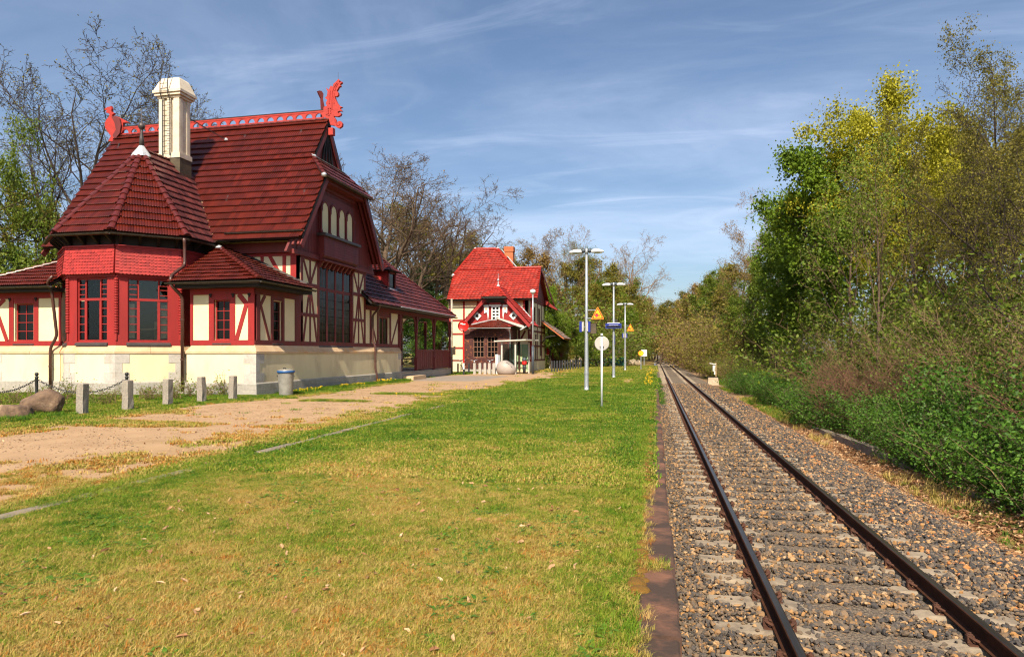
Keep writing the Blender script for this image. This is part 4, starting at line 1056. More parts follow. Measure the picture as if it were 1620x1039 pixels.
# ---- octagonal tower bay
def off_poly(pts, d):
    P = [Vector(p) for p in pts]; out_ = []
    for i in range(len(P)):
        ds = []
        if i > 0: ds.append((P[i]-P[i-1]).normalized())
        if i < len(P)-1: ds.append((P[i+1]-P[i]).normalized())
        ns = [Vector((q.y, -q.x)) for q in ds]
        if len(ns) == 2:
            m_ = (ns[0]+ns[1]).normalized(); out_.append(P[i]+m_*d/max(.3, m_.dot(ns[0])))
        else: out_.append(P[i]+ns[0]*d)
    return [(p.x, p.y) for p in out_]
TP = off_poly(tower_path, -0.11)
z_lo, z_wt, z_fr, z_ev = 2.0, 4.86, 5.95, 6.5
faces = list(zip(TP[:-1], TP[1:]))
pxA = [onY(p, 500, TP[1][1])[0] for p in (117, 171)]
for k, (p, q) in enumerate(faces):
    p, q = Vector(p), Vector(q); U = (q-p).normalized(); Ln = (q-p).length; Fz = Facade((p.x, p.y, 0), (U.x, U.y, 0), (U.y, -U.x, 0), ST)
    if k in (0, 1, 2):
        w0, w1 = {0: (.45, Ln-.45), 1: (.44, Ln-.44), 2: (.40, Ln-.42)}[k]
        Fz.wall(.004, Ln-.004, 2.0, 4.92, red, holes=[(w0, w1, 2.16, 4.72)], t=.22)
        ww = w1-w0; c0, c1 = w0+.05+ww*.22, w1-.05-ww*.22
        zr = 3.86
        # main frame, transom, side lights with small panes, centre casement
        mbf = MB(); o0, o1 = -.14, -.07
        Fz.slab(mbf, w0, w1, 2.16, 2.22, o0, o1); Fz.slab(mbf, w0, w1, 4.66, 4.72, o0, o1); Fz.slab(mbf, w0, w0+.05, 2.22, 4.66, o0, o1); Fz.slab(mbf, w1-.05, w1, 2.22, 4.66, o0, o1)
        Fz.slab(mbf, w0+.05, w1-.05, zr-.05, zr+.05, o0-.002, o1+.02)
        for c in (c0, c1): Fz.slab(mbf, c-.05, c+.05, 2.22, zr-.05, o0, o1+.01); Fz.slab(mbf, c-.025, c+.025, zr+.05, 4.66, o0, o1)
        wnd = mbf.build('window', M['red'], ST)
        bb = MB()
        for (a, b_) in ((w0+.05, c0-.05), (c1+.05, w1-.05)):
            for z in [2.22+(zr-.05-2.22)*j/5 for j in range(1, 5)] + [4.06, 4.28]: Fz.slab(bb, a, b_, z-.016, z+.016, o0+.01, o1-.01)
        Fz.slab(bb, w0+.05, c0-.02, 4.44, 4.47, o0+.01, o1-.01); Fz.slab(bb, c1+.02, w1-.05, 4.44, 4.47, o0+.01, o1-.01)
        bb.build('glazing_bars', M['red'], wnd)
        for (a, b_) in ((w0+.052, c0-.052), (c1+.052, w1-.052)):
            zz = [2.22+(zr-.05-2.22)*j/5 for j in range(6)]
            for j in range(5): g = MB(); Fz.slab(g, a, b_, zz[j]+.017, zz[j+1]-.017, o0+.02, o0+.03); g.build('pane', M['clear'], wnd)
            g = MB(); Fz.slab(g, a, b_, zr+.052, 4.655, o0+.018, o0+.028); g.build('pane', M['clear'], wnd)
        g = MB(); Fz.slab(g, c0+.052, c1-.052, 2.225, zr-.052, o0+.02, o0+.03); g.build('pane', M['clear'], wnd)
        g = MB(); Fz.slab(g, c0+.027, c1-.027, zr+.052, 4.655, o0+.018, o0+.028); g.build('pane', M['clear'], wnd)
        cu = MB()
        Fz.slab(cu, w0-.02, c0-.12, 2.3, 3.7, -.3, -.28); Fz.slab(cu, c1+.1, w1+.02, 2.3, 3.7, -.3, -.28); cu.build('curtain', M['curtain'], wnd)
        b = MB(); b.prism([Fz.pt(w0-.05, 2.16, -.07), Fz.pt(w0-.05, 2.06, .07), Fz.pt(w0-.05, 1.98, .07), Fz.pt(w0-.05, 1.98, -.07)], Fz.U*(w1-w0+.1)); b.build('sill', M['lead'], wnd)
    else:
        Fz.wall(0, Ln, 2.0, 4.92, red, t=.22)
    # shingled frieze, slightly flared
    top = [Fz.pt(-.02, z_fr, .10), Fz.pt(Ln+.02, z_fr, .10)]; bot = [Fz.pt(-.05, z_wt+.02, .20), Fz.pt(Ln+.05, z_wt+.02, .20)]
    b = MB(); b.prism([bot[0], bot[1], top[1], top[0]], -Fz.N*.15); b.build('frieze_board', red, ST)
    tile_roof([[bot[0], bot[1], top[1], top[0]]], U.to_3d(), M['shingle_red'], ST, tw=.135, th=.124, amp=0, lift=.02, waves=1, sub=4, base=.006, name='frieze_shingles', scallop=True, seed=k)
    b = MB(); Fz.slab(b, 0, Ln, 4.76, 4.88, .0, .07); b.build('frieze_moulding', red, ST)
    b = MB(); Fz.slab(b, -.03, Ln+.03, z_fr, z_fr+.07, -.05, .16); b.build('frieze_moulding', red, ST)
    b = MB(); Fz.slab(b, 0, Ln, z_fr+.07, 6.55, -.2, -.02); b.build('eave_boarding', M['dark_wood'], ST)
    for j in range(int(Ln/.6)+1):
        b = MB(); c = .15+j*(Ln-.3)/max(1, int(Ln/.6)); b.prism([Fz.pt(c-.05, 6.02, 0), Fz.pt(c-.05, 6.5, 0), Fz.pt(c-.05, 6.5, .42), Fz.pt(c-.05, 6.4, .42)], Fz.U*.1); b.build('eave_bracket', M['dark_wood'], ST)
for (cx_, cy_) in (TP[1], TP[2], TP[3]):             # notched corner staves
    b = MB()
    z = 2.5
    while z < 4.7:
        b.lathe([(.05, 0), (.085, .02), (.085, .075), (.05, .095)], 8, (cx_, cy_, z)); z += .105
    b.lathe([(.045, 2.2), (.045, 4.8)], 8, (cx_, cy_, 0)); b.build('corner_stave', red, ST)
TI = [(p[0], p[1]) for p in off_poly(tower_path, -.34)]
TI = TI[:4]+[(TI[3][0], 26.6), (TI[0][0], 26.6)]
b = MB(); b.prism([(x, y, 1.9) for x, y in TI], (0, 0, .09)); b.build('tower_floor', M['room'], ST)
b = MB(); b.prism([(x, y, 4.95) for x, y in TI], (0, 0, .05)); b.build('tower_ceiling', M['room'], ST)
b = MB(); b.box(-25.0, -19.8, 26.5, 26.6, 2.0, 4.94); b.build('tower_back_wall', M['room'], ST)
b = MB(); b.box(-22.1, -21.9, 25.9, 26.0, 2.0, 3.1); b.box(-22.6, -21.4, 25.2, 26.2, 2.7, 2.76); b.build('table', M['sandstone'], ST)
# tower roof
TE = off_poly(tower_path, .36); AP = (-22.32, 25.40, 10.7)
ev = [(p[0], p[1], 6.5) for p in TE]
Wm = ev[0]
tile_roof([[ev[0], ev[1], AP]], Vector(ev[1])-Vector(ev[0]), M['tile_dark'], ST, tw=.2, th=.41, amp=.02, lift=.065, deck=M['dark_wood'], seed=3)
tile_roof([[ev[1], ev[2], AP]], (1, 0, 0), M['tile_dark'], ST, tw=.2, th=.41, amp=.02, lift=.065, deck=M['dark_wood'], seed=4)
tile_roof([[ev[2], ev[3], AP]], Vector(ev[3])-Vector(ev[2]), M['tile_dark'], ST, tw=.2, th=.41, amp=.02, lift=.065, deck=M['dark_wood'], seed=5)
e3 = Vector((ev[3][0], ev[3][1], 6.5)); vb = Vector((ev[3][0], rY(6.5)+.03, 6.5)); rb = Vector((AP[0], rY(10.7)+.03, 10.7)); apx = Vector(AP)
tile_roof([[e3, vb, rb, apx]], (0, 1, 0), M['tile_sky'], ST, tw=.2, th=.41, amp=.026, lift=.07, deck=M['dark_wood'], seed=6, origin=e3)
wv_ = Vector((2*AP[0]-ev[3][0], 26.1, 6.5)); wr_ = Vector((ev[0][0], ev[0][1], 6.5))
d = MB(); d.add([wr_, wv_, rb, apx], [(0, 1, 2, 3)]); d.build('roof_slope', M['tile_dark'], ST)
for a_ in ev[0:4]: hip_tiles((a_[0], a_[1], a_[2]+.05), apx, ST, M['tile_cap'], r=.13)
hip_tiles(apx, rb, ST, M['tile_cap'], name='ridge_tile')
va = MB(); va.beam(vb+Vector((0, 0, .12)), rb+Vector((0, 0, .08)), .26, .03, (.5, -.6, .75)); va.build('valley_flashing', M['sandstone'], ST)
gutter([(p[0], p[1], 6.42) for p in off_poly(tower_path, .46)], ST, M['gutter'], r=.085)
b = MB(); b.lathe([(.42, -.32), (.36, -.18), (.16, .1), (.10, .2)], 8, AP); b.build('finial_cap', M['zinc'], ST)
fi = MB(); fi.lathe([(.11, .15), (.085, .55), (.05, .8), (.055, .85), (.03, .88), (.09, .93), (.145, 1.02), (.15, 1.08), (.11, 1.18), (.04, 1.24), (.018, 1.3), (.012, 1.9)], 12, AP); fi.build('finial', M['lead'], ST, smooth=True)
b = MB(); b.prism([(AP[0]-.55, AP[1], AP[2]+1.62), (AP[0]-.1, AP[1], AP[2]+1.5), (AP[0]+.65, AP[1], AP[2]+1.28), (AP[0]+.2, AP[1], AP[2]+1.42), (AP[0]-.1, AP[1], AP[2]+1.66)], (0, .02, 0)); b.build('weather_vane', M['iron'], ST)
# ---- bay roof
z0 = 4.5; eS, eE = YB-.50, XP+.48
hp = Vector((-18.85, 26.0, 6.34))
p_sw, p_se = Vector((-18.85, eS, z0)), Vector((eE, eS, z0))
tile_roof([[p_sw, p_se, hp]], (1, 0, 0), M['tile_dark'], ST, tw=.21, th=.36, amp=.02, lift=.065, deck=M['dark_wood'], seed=11)
tile_roof([[p_sw, hp, Vector((-20.5, 26.0, 6.34)), Vector((-20.5, eS, z0))]], (1, 0, 0), M['tile_dark'], ST, tw=.21, th=.36, amp=.02, lift=.065, seed=12, origin=p_sw) if False else None
zN = z0
pE2 = Vector((eE, 26.9, z0)); pT = Vector((-18.85, 26.9, 6.34))
tile_roof([[p_se, pE2, pT, hp]], (0, 1, 0), M['tile_sky'], ST, tw=.21, th=.36, amp=.022, lift=.065, deck=M['dark_wood'], seed=13, origin=p_se)
hip_tiles(p_se+Vector((0, 0, .04)), hp, ST, M['tile_cap'], r=.12)
b = MB(); b.beam((eE-.3, 26.86, z0+.24), pT+Vector((0, -.04, .1)), .14, .03, (.3, -.6, .7)); b.build('flashing', M['lead'], ST)
gutter([(-18.9, eS-.09, z0-.04), (eE+.09, eS-.09, z0-.04), (eE+.09, 26.95, z0-.04)], ST, M['gutter'], r=.08)
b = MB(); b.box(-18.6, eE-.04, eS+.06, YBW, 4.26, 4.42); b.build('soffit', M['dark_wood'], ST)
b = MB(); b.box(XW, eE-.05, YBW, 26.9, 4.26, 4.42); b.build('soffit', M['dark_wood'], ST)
for k, c in enumerate(((-18.87, 26.02, 6.42), (-18.70, 25.75, 6.34))):
    b = MB(); b.lathe([(.15, -.06), (.12, .0), (.04, .035)], 9, c); b.build('flashing', M['zinc'], ST, smooth=True)
# left wing roof
lp = [Vector((-29.1, eS, z0)), Vector((-24.6, eS, z0)), Vector((-24.6, 25.6, 6.1)), Vector((-25.4, 25.6, 6.1))]
tile_roof([lp], (1, 0, 0), M['tile_dark'], ST, tw=.21, th=.36, amp=.02, lift=.065, deck=M['dark_wood'], seed=14)
hip_tiles(lp[0]+Vector((0, 0, .04)), lp[3]+Vector((0, 0, .04)), ST, M['tile_cap'], r=.11)
gutter([(-29.2, eS-.09, z0-.04), (-24.35, eS-.09, z0-.04)], ST, M['gutter'], r=.085)
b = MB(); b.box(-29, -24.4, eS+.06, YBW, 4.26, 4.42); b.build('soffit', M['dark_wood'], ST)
# ---- downpipes
downpipe([(-18.92, 23.85, 6.4), (-18.98, 23.95, 6.1), (-18.98, 23.95, 5.3), (-18.80, YB-.40, 4.75), (-18.72, YB-.52, 4.5)], ST, M['pipe'], r=.065)
downpipe([(-18.68, YB-.58, 4.42), (-18.6, YB-.4, 4.2), (-18.5, YB-.12, 3.95), (-18.5, YB-.12, .15)], ST, M['pipe'], r=.065, brackets=(1.4, 3.0))
downpipe([(-24.25, YB-.58, 4.85), (-24.55, YB-.58, 4.6), (-24.55, YB-.35, 4.3), (-24.5, YB-.15, 2.4), (-24.85, YB-.13, 1.9), (-24.85, YB-.13, .2)], ST, M['pipe'], r=.06, brackets=(1.1,))
yd = Y_(586)
downpipe([(XP+.5, yd-.25, 4.38), (XP+.35, yd, 4.1), (XP-.02, yd, 3.8), (XP-.02, yd, 2.35), (XP+.14, yd, 2.0), (XP+.14, yd, .75), (XP+.24, yd, .45), (XP+.24, yd, 0)], ST, M['pipe'], r=.06, brackets=(1.2,))
# ---- chimney
ch = MB(); ch.box(-22.87, -21.70, 27.05, 27.85, 9.3, 10.82); chim = ch.build('chimney', M['soot'], ST)
cs_ = MB(); cx0, cx1, cy0, cy1 = -22.79, -21.78, 27.12, 27.78
cs_.box(cx0, cx1, cy0, cy1, 10.82, 13.7)
sh = cs_.build('shaft', M['chimney'], chim)
for (a, b_) in ((cx0-.04, cx0+.24), (cx0+.40, cx0+.60), (cx1-.26, cx1+.04)):
    b = MB(); b.box(a, b_, cy0-.07, cy0, 11.0, 13.64); b.build('pilaster', M['chimney'], chim)
for (a, b_) in ((cy0-.02, cy0+.18), (cy1-.2, cy1+.02)):
    b = MB(); b.box(cx1, cx1+.05, a, b_, 11.0, 13.64); b.build('pilaster', M['chimney'], chim)
for (e, za, zb) in ((.10, 10.82, 11.05), (.10, 13.64, 13.74), (.19, 13.74, 13.86), (.25, 13.86, 13.98)):
    b = MB(); b.box(cx0-e, cx1+e, cy0-e, cy1+e, za, zb); b.build('chimney_course', M['chimney'], chim)
b = MB(); r0 = [(cx0-.22, cy0-.22), (cx1+.22, cy0-.22), (cx1+.22, cy1+.22), (cx0-.22, cy1+.22)]; r1 = [(cx0-.02, cy0-.02), (cx1+.02, cy0-.02), (cx1+.02, cy1+.02), (cx0-.02, cy1+.02)]
b.add([(x, y, 13.98) for x, y in r0]+[(x, y, 14.52) for x, y in r1]+[(x*.9+(cx0+cx1)*.05, y*.9+(cy0+cy1)*.05, 14.6) for x, y in r1], [(0,1,5,4),(1,2,6,5),(2,3,7,6),(3,0,4,7),(4,5,9,8),(5,6,10,9),(6,7,11,10),(7,4,8,11),(8,9,10,11),(3,2,1,0)]); b.build('chimney_cap', M['chimney'], chim)
zj = 11.2
while zj < 13.6:
    b = MB(); b.box(cx0-.003, cx1+.003, cy0-.003, cy1+.003, zj, zj+.008); b.build('mortar_joint', M['sandstone'], chim); zj += .34
lad = MB(); lx0, lx1, ly = cx0+.24, cx0+.64, cy0-.17
for x in (lx0, lx1): lad.tube([(x, ly, 10.9), (x, ly, 13.5), (x, ly-.16, 13.8), (x, ly-.16, 14.3), (x, ly-.02, 14.9), (x, ly, 15.25 if x == lx0 else 15.15)], .022, 6)
z = 11.1
while z < 14.3: lad.tube([(lx0, ly-(.16 if z > 13.75 else 0), z), (lx1, ly-(.16 if z > 13.75 else 0), z)], .013, 5); z += .24
lad.build('ladder', M['iron'], chim)
b = MB(); b.tube([(lx0, ly, 15.2), (lx0, ly, 16.0)], .008, 5); b.build('lightning_rod', M['iron'], chim)
b = MB(); q = onY(357, 212, 29.6); b.tube([(cx1, cy1-.1, 12.9), (q[0], rY(12.35)-.1, 12.4)], .025, 6); b.build('stay_rod', M['iron'], chim)
b = MB(); b.lathe([(.09, -.06), (.1, 0), (.05, .06)], 8, (q[0], rY(12.35)-.1, 12.42)); b.build('stay_plate', M['zinc'], chim)
for (px, py) in ((189, 231), (330, 222), (388, 217), (477, 209), (361, 313), (482, 304), (192, 285), (227, 287)):   # roof hooks
    zz = 9.0
    for _ in range(30):
        q = onY(px, py, rY(zz)-.05); zz = zz*.5+q[1]*.5
    if px in (192, 227): continue
    b = MB(); b.beam((q[0], rY(zz)-.12, zz-.12), (q[0], rY(zz)-.06, zz+.12), .05, .05, (0, -1, 0)); b.lathe([(.05, 0), (.06, .04), (.02, .09)], 6, (q[0], rY(zz)-.16, zz-.17)); b.build('roof_hook', M['iron'], ST)
# ---- north wing with veranda
zw = 4.38; kN = .93
ew = [Vector((XP+.48, 33.2, zw)), Vector((XP+.48, 48.4, zw))]
top_t = 6.3
tl = [Vector((XP+.48-top_t, 33.2, zw+kN*top_t)), Vector((XP+.48-top_t, 48.4-top_t, zw+kN*top_t))]
tile_roof([[ew[0], ew[1], tl[1], tl[0]]], (0, 1, 0), M['tile_sky'], ST, tw=.22, th=.40, amp=.022, lift=.07, deck=M['dark_wood'], seed=21)
d = MB(); d.add([tl[0], tl[1], (-27.2, 48.4, zw), (-27.2, 33.2, zw)], [(0, 1, 2, 3)]); d.add([ew[1], (-27.2, 48.4, zw), tl[1]], [(0, 1, 2)]); d.build('roof_slope', M['tile_sky'], ST)
hip_tiles(ew[1]+Vector((0, 0, .05)), tl[1]+Vector((0, 0, .05)), ST, M['tile_cap'], r=.12)
gutter([(XP+.57, 33.8, zw-.05), (XP+.57, 48.5, zw-.05)], ST, M['gutter'], r=.08)
b = MB(); b.tube([(XP+.63, 37.0, zw+.02), (XP+.63, 48.3, zw+.02)], .025, 6); b.build('gutter_rim', M['zinc'], ST)
NA, NB = 33.8, 38.4
va_, vb_ = Y_(600), Y_(615)
FE.wall(NA, NB, 2.0, 4.3, crp, holes=[(va_, vb_, 2.15, 3.75)])
FE.timber((NA, 2.1), (NB, 2.1), .2, red_sh, proud=.031); FE.timber((NA, 4.18), (48.7, 4.18), .26, red_sh, proud=.05)
for (px, w) in ((597.5, .22), (617, .22), (631, .3), (586, .2)): FE.timber((Y_(px), 2.2), (Y_(px), 4.05), w, red_sh)
FE.timber((va_, 3.9), (vb_, 3.9), .3, red_sh, proud=.032)
FE.timber((Y_(588), 3.4), (Y_(595.5), 2.2), .13, red_sh, proud=.027); FE.timber((Y_(619), 2.2), (Y_(629), 3.7), .13, red_sh, proud=.027)
FE.window(va_, vb_, 2.15, 3.75, 2, 1, red_sh, M['glass'], fw=.07, mw=.1, inset=.08, sill=.05, m_sill=M['lead'])
# veranda: floor, posts with braces, balustrade
run([(XP+.02, 38.6), (XP+.02, 48.7), (-19, 48.7)], [(0.0, -.15), (0.0, .45), (-.4, .45), (-.4, -.15)], ST, M['granite_base'], 'veranda_base', seg=1.4)
b = MB(); b.box(-19, XP+.05, 38.56, 48.75, .46, .50); b.build('veranda_floor', M['granite_base'], ST)
b = MB(); b.box(XP+.06, XP+.75, 38.7, 41.0, -.1, .24); b.build('step', M['sandstone'], ST)
posts_y = [Y_(658), Y_(686), Y_(711)]
pm = MB(); pm.box(-.1, .1, -.1, .1, .5, 1.3); pm.lathe([(.1, 1.3), (.13, 1.36), (.08, 1.46), (.09, 1.9), (.105, 2.3), (.09, 2.75), (.075, 2.85), (.12, 2.92), (.1, 3.0)], 10); pm.box(-.1, .1, -.1, .1, 3.0, 4.06)
o = pm.build('veranda_post', red_sh, None); pme = o.data; bpy.data.objects.remove(o)
spots = [(XW+.02, y) for y in posts_y] + [(-17.4, posts_y[2]), (XW+.02, NB+.25)]
for i, (x, y) in enumerate(spots):
    o = bpy.data.objects.new('veranda_post', pme); COL.objects.link(o); o.parent = ST; o.location = Vector((x, y, 0))-ROOT[ST.name]
    for s in (-1, 1):
        if i == 3 or (i == 4 and s < 0) or (i == 2 and s > 0): continue
        arc = [(x, y+s*(.08+.62*(1-math.cos(a))), 3.1+.95*math.sin(a)) for a in [math.pi/2*j/6 for j in range(7)]]
        b = MB(); b.tube(arc, .055, 5); b.build('post_brace', red_sh, ST)
for (a, c) in ((posts_y[0], posts_y[1]), (posts_y[1], posts_y[2])):
    b = MB()
    b.box(XW-.04, XW+.08, a+.1, c-.1, 1.78, 1.9); b.box(XW-.02, XW+.06, a+.1, c-.1, .56, .68)
    rl = b.build('balustrade', red_sh, ST)
    n_ = int((c-a-.2)/.2)
    for j in range(n_):
        y0 = a+.12+j*(c-a-.24)/n_; b = MB(); b.box(XW, XW+.03+.008*(j % 2), y0, y0+(c-a-.24)/n_-.015, .685, 1.775); b.build('board', red_sh, rl)
b = MB(); b.box(-18.75, -18.55, NB, 47.2, .5, 4.3); b.build('wall', crp, ST)
for y in (39.5, 41.5, 43.5, 45.5, 46.8):
    b = MB(); b.box(-18.55, -18.49, y-.1, y+.1, .5, 4.3); b.build('timber', red_sh, ST)
for z in (.9, 2.4, 3.4): b = MB(); b.box(-18.55, -18.50, NB, 47.2, z-.1, z+.1); b.build('timber', red_sh, ST)
b = MB(); b.box(-18.75, XW-.3, NB-.1, NB, .5, 4.3); b.build('wall', M['dark_wood'], ST)
b = MB(); b.box(-19.0, XP+.3, 33.9, 48.3, 4.28, 4.33); b.build('soffit', M['dark_wood'], ST)
# dormer on the wing roof
xf = -16.15; yd0, yd1 = 38.55, 39.75; zb = zw+kN*(XP+.48-xf); zt = zb+1.12
b = MB(); b.prism([(xf, yd0, zb-.05), (xf, yd0, zt), (xf-1.25, yd0, zt)], (0, .08, 0)); dm = b.build('dormer', red, ST); 
b = MB(); b.prism([(xf, yd1-.08, zb-.05), (xf, yd1-.08, zt), (xf-1.25, yd1-.08, zt)], (0, .08, 0)); b.build('cheek', red, dm)
b = MB(); b.box(xf-.02, xf+.05, yd0, yd0+.12, zb-.02, zt); b.box(xf-.02, xf+.05, yd1-.12, yd1, zb-.02, zt); b.box(xf-.02, xf+.05, yd0, yd1, zt-.12, zt); b.build('frame', red_sh, dm)
b = MB(); b.box(xf-.06, xf-.04, yd0+.1, yd1-.1, zb, zt-.1); b.build('pane', M['glass'], dm)
e0, e1 = xf+.3, xf-1.5; y0, y1 = yd0-.3, yd1+.3; ym = (y0+y1)/2; zq = zt+.02; zr_ = zt+.62
RP = [Vector((e0, y0, zq)), Vector((e0, y1, zq)), Vector((e0-.75, ym, zr_)), Vector((e1-.6, ym, zr_)), Vector((e1, y0, zq)), Vector((e1, y1, zq))]
tile_roof([[RP[4], RP[0], RP[2], RP[3]]], (1, 0, 0), M['tile_dark'], dm, tw=.21, th=.3, amp=.02, lift=.04, deck=M['dark_wood'], deck_t=.06, seed=31)
tile_roof([[RP[0], RP[1], RP[2]]], (0, 1, 0), M['tile_sky'], dm, tw=.21, th=.3, amp=.02, lift=.04, deck=M['dark_wood'], deck_t=.06, seed=32)
d = MB(); d.add([RP[1], RP[5], RP[3], RP[2]], [(0, 1, 2, 3)]); d.build('roof_slope', M['tile_sky'], dm)
b = MB(); b.beam((xf+.12, yd0-.1, zb-.02), (xf+.12, yd1+.1, zb-.02), .3, .02, (.68, 0, .73)); b.build('flashing', M['zinc'], dm)
# ------------------------------------------------------------------ second house (red roof) beyond the station
HS = thing('red_roofed_house', 'smaller half-timbered house with bright red tiled roof and wooden glazed porch', 'house', (-14, 60, 0))
YH, XH0, XH1 = 57.0, -18.1, -10.86
YH1 = 66.2
FH = Facade((0, YH, 0), (1, 0, 0), (0, -1, 0), HS)
FHE = Facade((XH1, 0, 0), (0, 1, 0), (1, 0, 0), HS)
hx = lambda px: onY(px, 500, YH)[0]
hz = lambda py, px=780: onY(px, py, YH)[1]
b = MB(); b.box(XH0, XH1+.04, YH-.05, YH1, -.1, .9); b.build('plinth_wall', M['cream'], HS)
FH.wall(XH0, XH1, .9, 6.45, crp, t=.3)
for px in (712.5, 734, 756, 812, 829): FH.timber((hx(px), 4.4 if px > 750 else .9), (hx(px), 6.4), .17, red)
FH.timber((hx(841), .9), (hx(841), 6.4), .2, red)
for z in (6.32, 4.55, 3.35, 2.1): FH.timber((XH0, z), (hx(757), z), .16, red, proud=.03); FH.timber((hx(810), z), (XH1, z), .16, red, proud=.03)
FH.timber((XH0, .95), (XH1, .95), .2, red_sh, proud=.03)
# gable side facing the track
ey = lambda px: onX(px, 520, XH1)[0]
wins = [(ey(844.5), ey(847.5), 4.3, 5.9), (ey(851.5), ey(855), 4.3, 5.9), (ey(837), ey(840.5), 1.35, 3.35), (ey(846.5), ey(849.5), .95, 3.4), (ey(854), ey(857.5), 1.35, 3.4)]
FHE.wall(YH, YH1, .9, 6.5, crp, holes=wins, t=.3)
for px in (835.6, 842, 850, 856.5, 861.5): FHE.timber((ey(px), .9), (ey(px), 6.4), .17, red_sh)
for z in (6.35, 4.15, 3.65, 2.3, .98): FHE.timber((YH, z), (YH1, z), .16, red_sh, proud=.03)
for w_ in wins: FHE.window(*w_, 2, 2, red_sh, M['glass'], fw=.07, mw=.06, inset=.06)
b = MB(); b.prism([(XH1+.02, YH-.1, 6.5), (XH1+.02, YH1+.1, 6.5), (XH1+.02, 61.6, 9.5)], (-.2, 0, 0)); b.build('gable_wall', red_sh, HS)
yb = YH+.1
while yb < YH1-.1:
    zt = 6.5+min(yb-YH, YH1-yb)*.64; g = MB(); g.box(XH1+.02, XH1+.05, yb+.01, yb+.27, 6.45, zt); g.build('gable_board', red_sh, HS); yb += .28
b = MB(); b.box(XH0+.2, XH0+.5, YH+.1, YH1, .9, 6.4); b.build('wall', crp, HS)
b = MB(); b.box(XH0+.5, XH1-.35, YH1-.3, YH1, .9, 6.4); b.build('wall', crp, HS)
# main roof: one continuous southern slope, outline as in the photograph
kz = .64; e0y, e0z = YH-.5, 6.36
def on_slope(px, py):
    z = 8.0
    for _ in range(60):
        y = e0y+(z-e0z)/kz; q = onY(px, py, y); z = .5*z+.5*q[1]
    return Vector((q[0], e0y+(z-e0z)/kz, z))
A_, B_, C_, D_, E_, F_, G_ = [on_slope(*p) for p in ((708, 472.5), (717, 436), (752, 394), (787.5, 393.5), (812, 424), (856, 424), (850.5, 473))]
A_.z = G_.z = e0z; A_.y = G_.y = e0y
lowr = on_slope(812, 424); yl = lowr.y
def along(z, a, b): t = (z-a.z)/(b.z-a.z); return a.lerp(b, t)
zr2 = E_.z; F_.z = zr2; F_.y = E_.y
left_at = along(zr2, B_, C_) if zr2 > B_.z else along(zr2, A_, B_)
p_low = [A_, G_, F_, left_at] + ([B_] if zr2 > B_.z else [])
p_up = [left_at, E_, D_, C_]
tile_roof([p_low, p_up], (1, 0, 0), M['tile_red'], HS, tw=.34, th=.42, amp=.04, lift=.08, waves=1, sub=4, deck=M['dark_wood'], origin=A_, seed=41)
back = MB(); back.add([F_, E_, (E_.x, 2*yl-e0y, e0z), (F_.x, 2*yl-e0y, e0z)], [(0, 1, 2, 3)]); back.build('roof_slope', M['tile_red'], HS)
yb2 = 2*D_.y-e0y
back = MB(); back.add([C_, D_, (D_.x+1.2, yb2, e0z), (A_.x, yb2, e0z)], [(0, 1, 2, 3)]); back.add([D_, E_, (E_.x+.3, yl+4, e0z+2), (D_.x+1.2, yb2, e0z)], [(0, 1, 2, 3)]); back.add([B_, C_, (A_.x, yb2, e0z)], [(0, 1, 2)]); back.add([A_, B_, (A_.x, yb2, e0z)], [(0, 1, 2)]); back.build('roof_slope', M['tile_red'], HS)
hip_tiles(B_, C_, HS, M['tile_cap_red'], r=.14); hip_tiles(C_, D_, HS, M['tile_cap_red'], r=.14, name='ridge_tile'); hip_tiles(E_, D_, HS, M['tile_cap_red'], r=.14); hip_tiles(E_, F_, HS, M['tile_cap_red'], r=.14, name='ridge_tile')
b = MB(); b.beam(D_+Vector((.35, .1, -.05)), E_+Vector((.35, .1, .05)), .12, .04, (.4, -.4, .8)); b.build('flashing', M['zinc'], HS)
for (x, nm) in ((G_.x-.03, 'verge_board'),):
    b = MB(); b.beam((G_.x-.03, G_.y, G_.z-.15), (F_.x-.03, F_.y, F_.z-.15), .06, .25, (0, -.55, .8)); b.build(nm, red_sh, HS)
    b = MB(); b.beam((G_.x-.03, 2*yl-G_.y, G_.z-.15), (F_.x-.03, F_.y, F_.z-.15), .06, .25, (0, .55, .8)); b.build(nm, red_sh, HS)
gutter([A_+Vector((0, -.1, -.05)), G_+Vector((0, -.1, -.05))], HS, M['gutter'], r=.08)
for p_ in (B_, C_, D_): b = MB(); b.lathe([(.17, -.12), (.16, .02), (.05, .12)], 8, p_+Vector((0, 0, .06))); b.build('flashing', M['zinc'], HS)
# little roof at the far eave corner of the gable
b = MB(); b.prism([(XH1+.1, YH1-.6, 6.5), (XH1+1.3, YH1-.6, 5.9), (XH1+1.3, YH1-.6, 6.0), (XH1+.1, YH1-.6, 7.0)], (0, 1.2, 0)); b.build('pent_roof', M['tile_red'], HS)
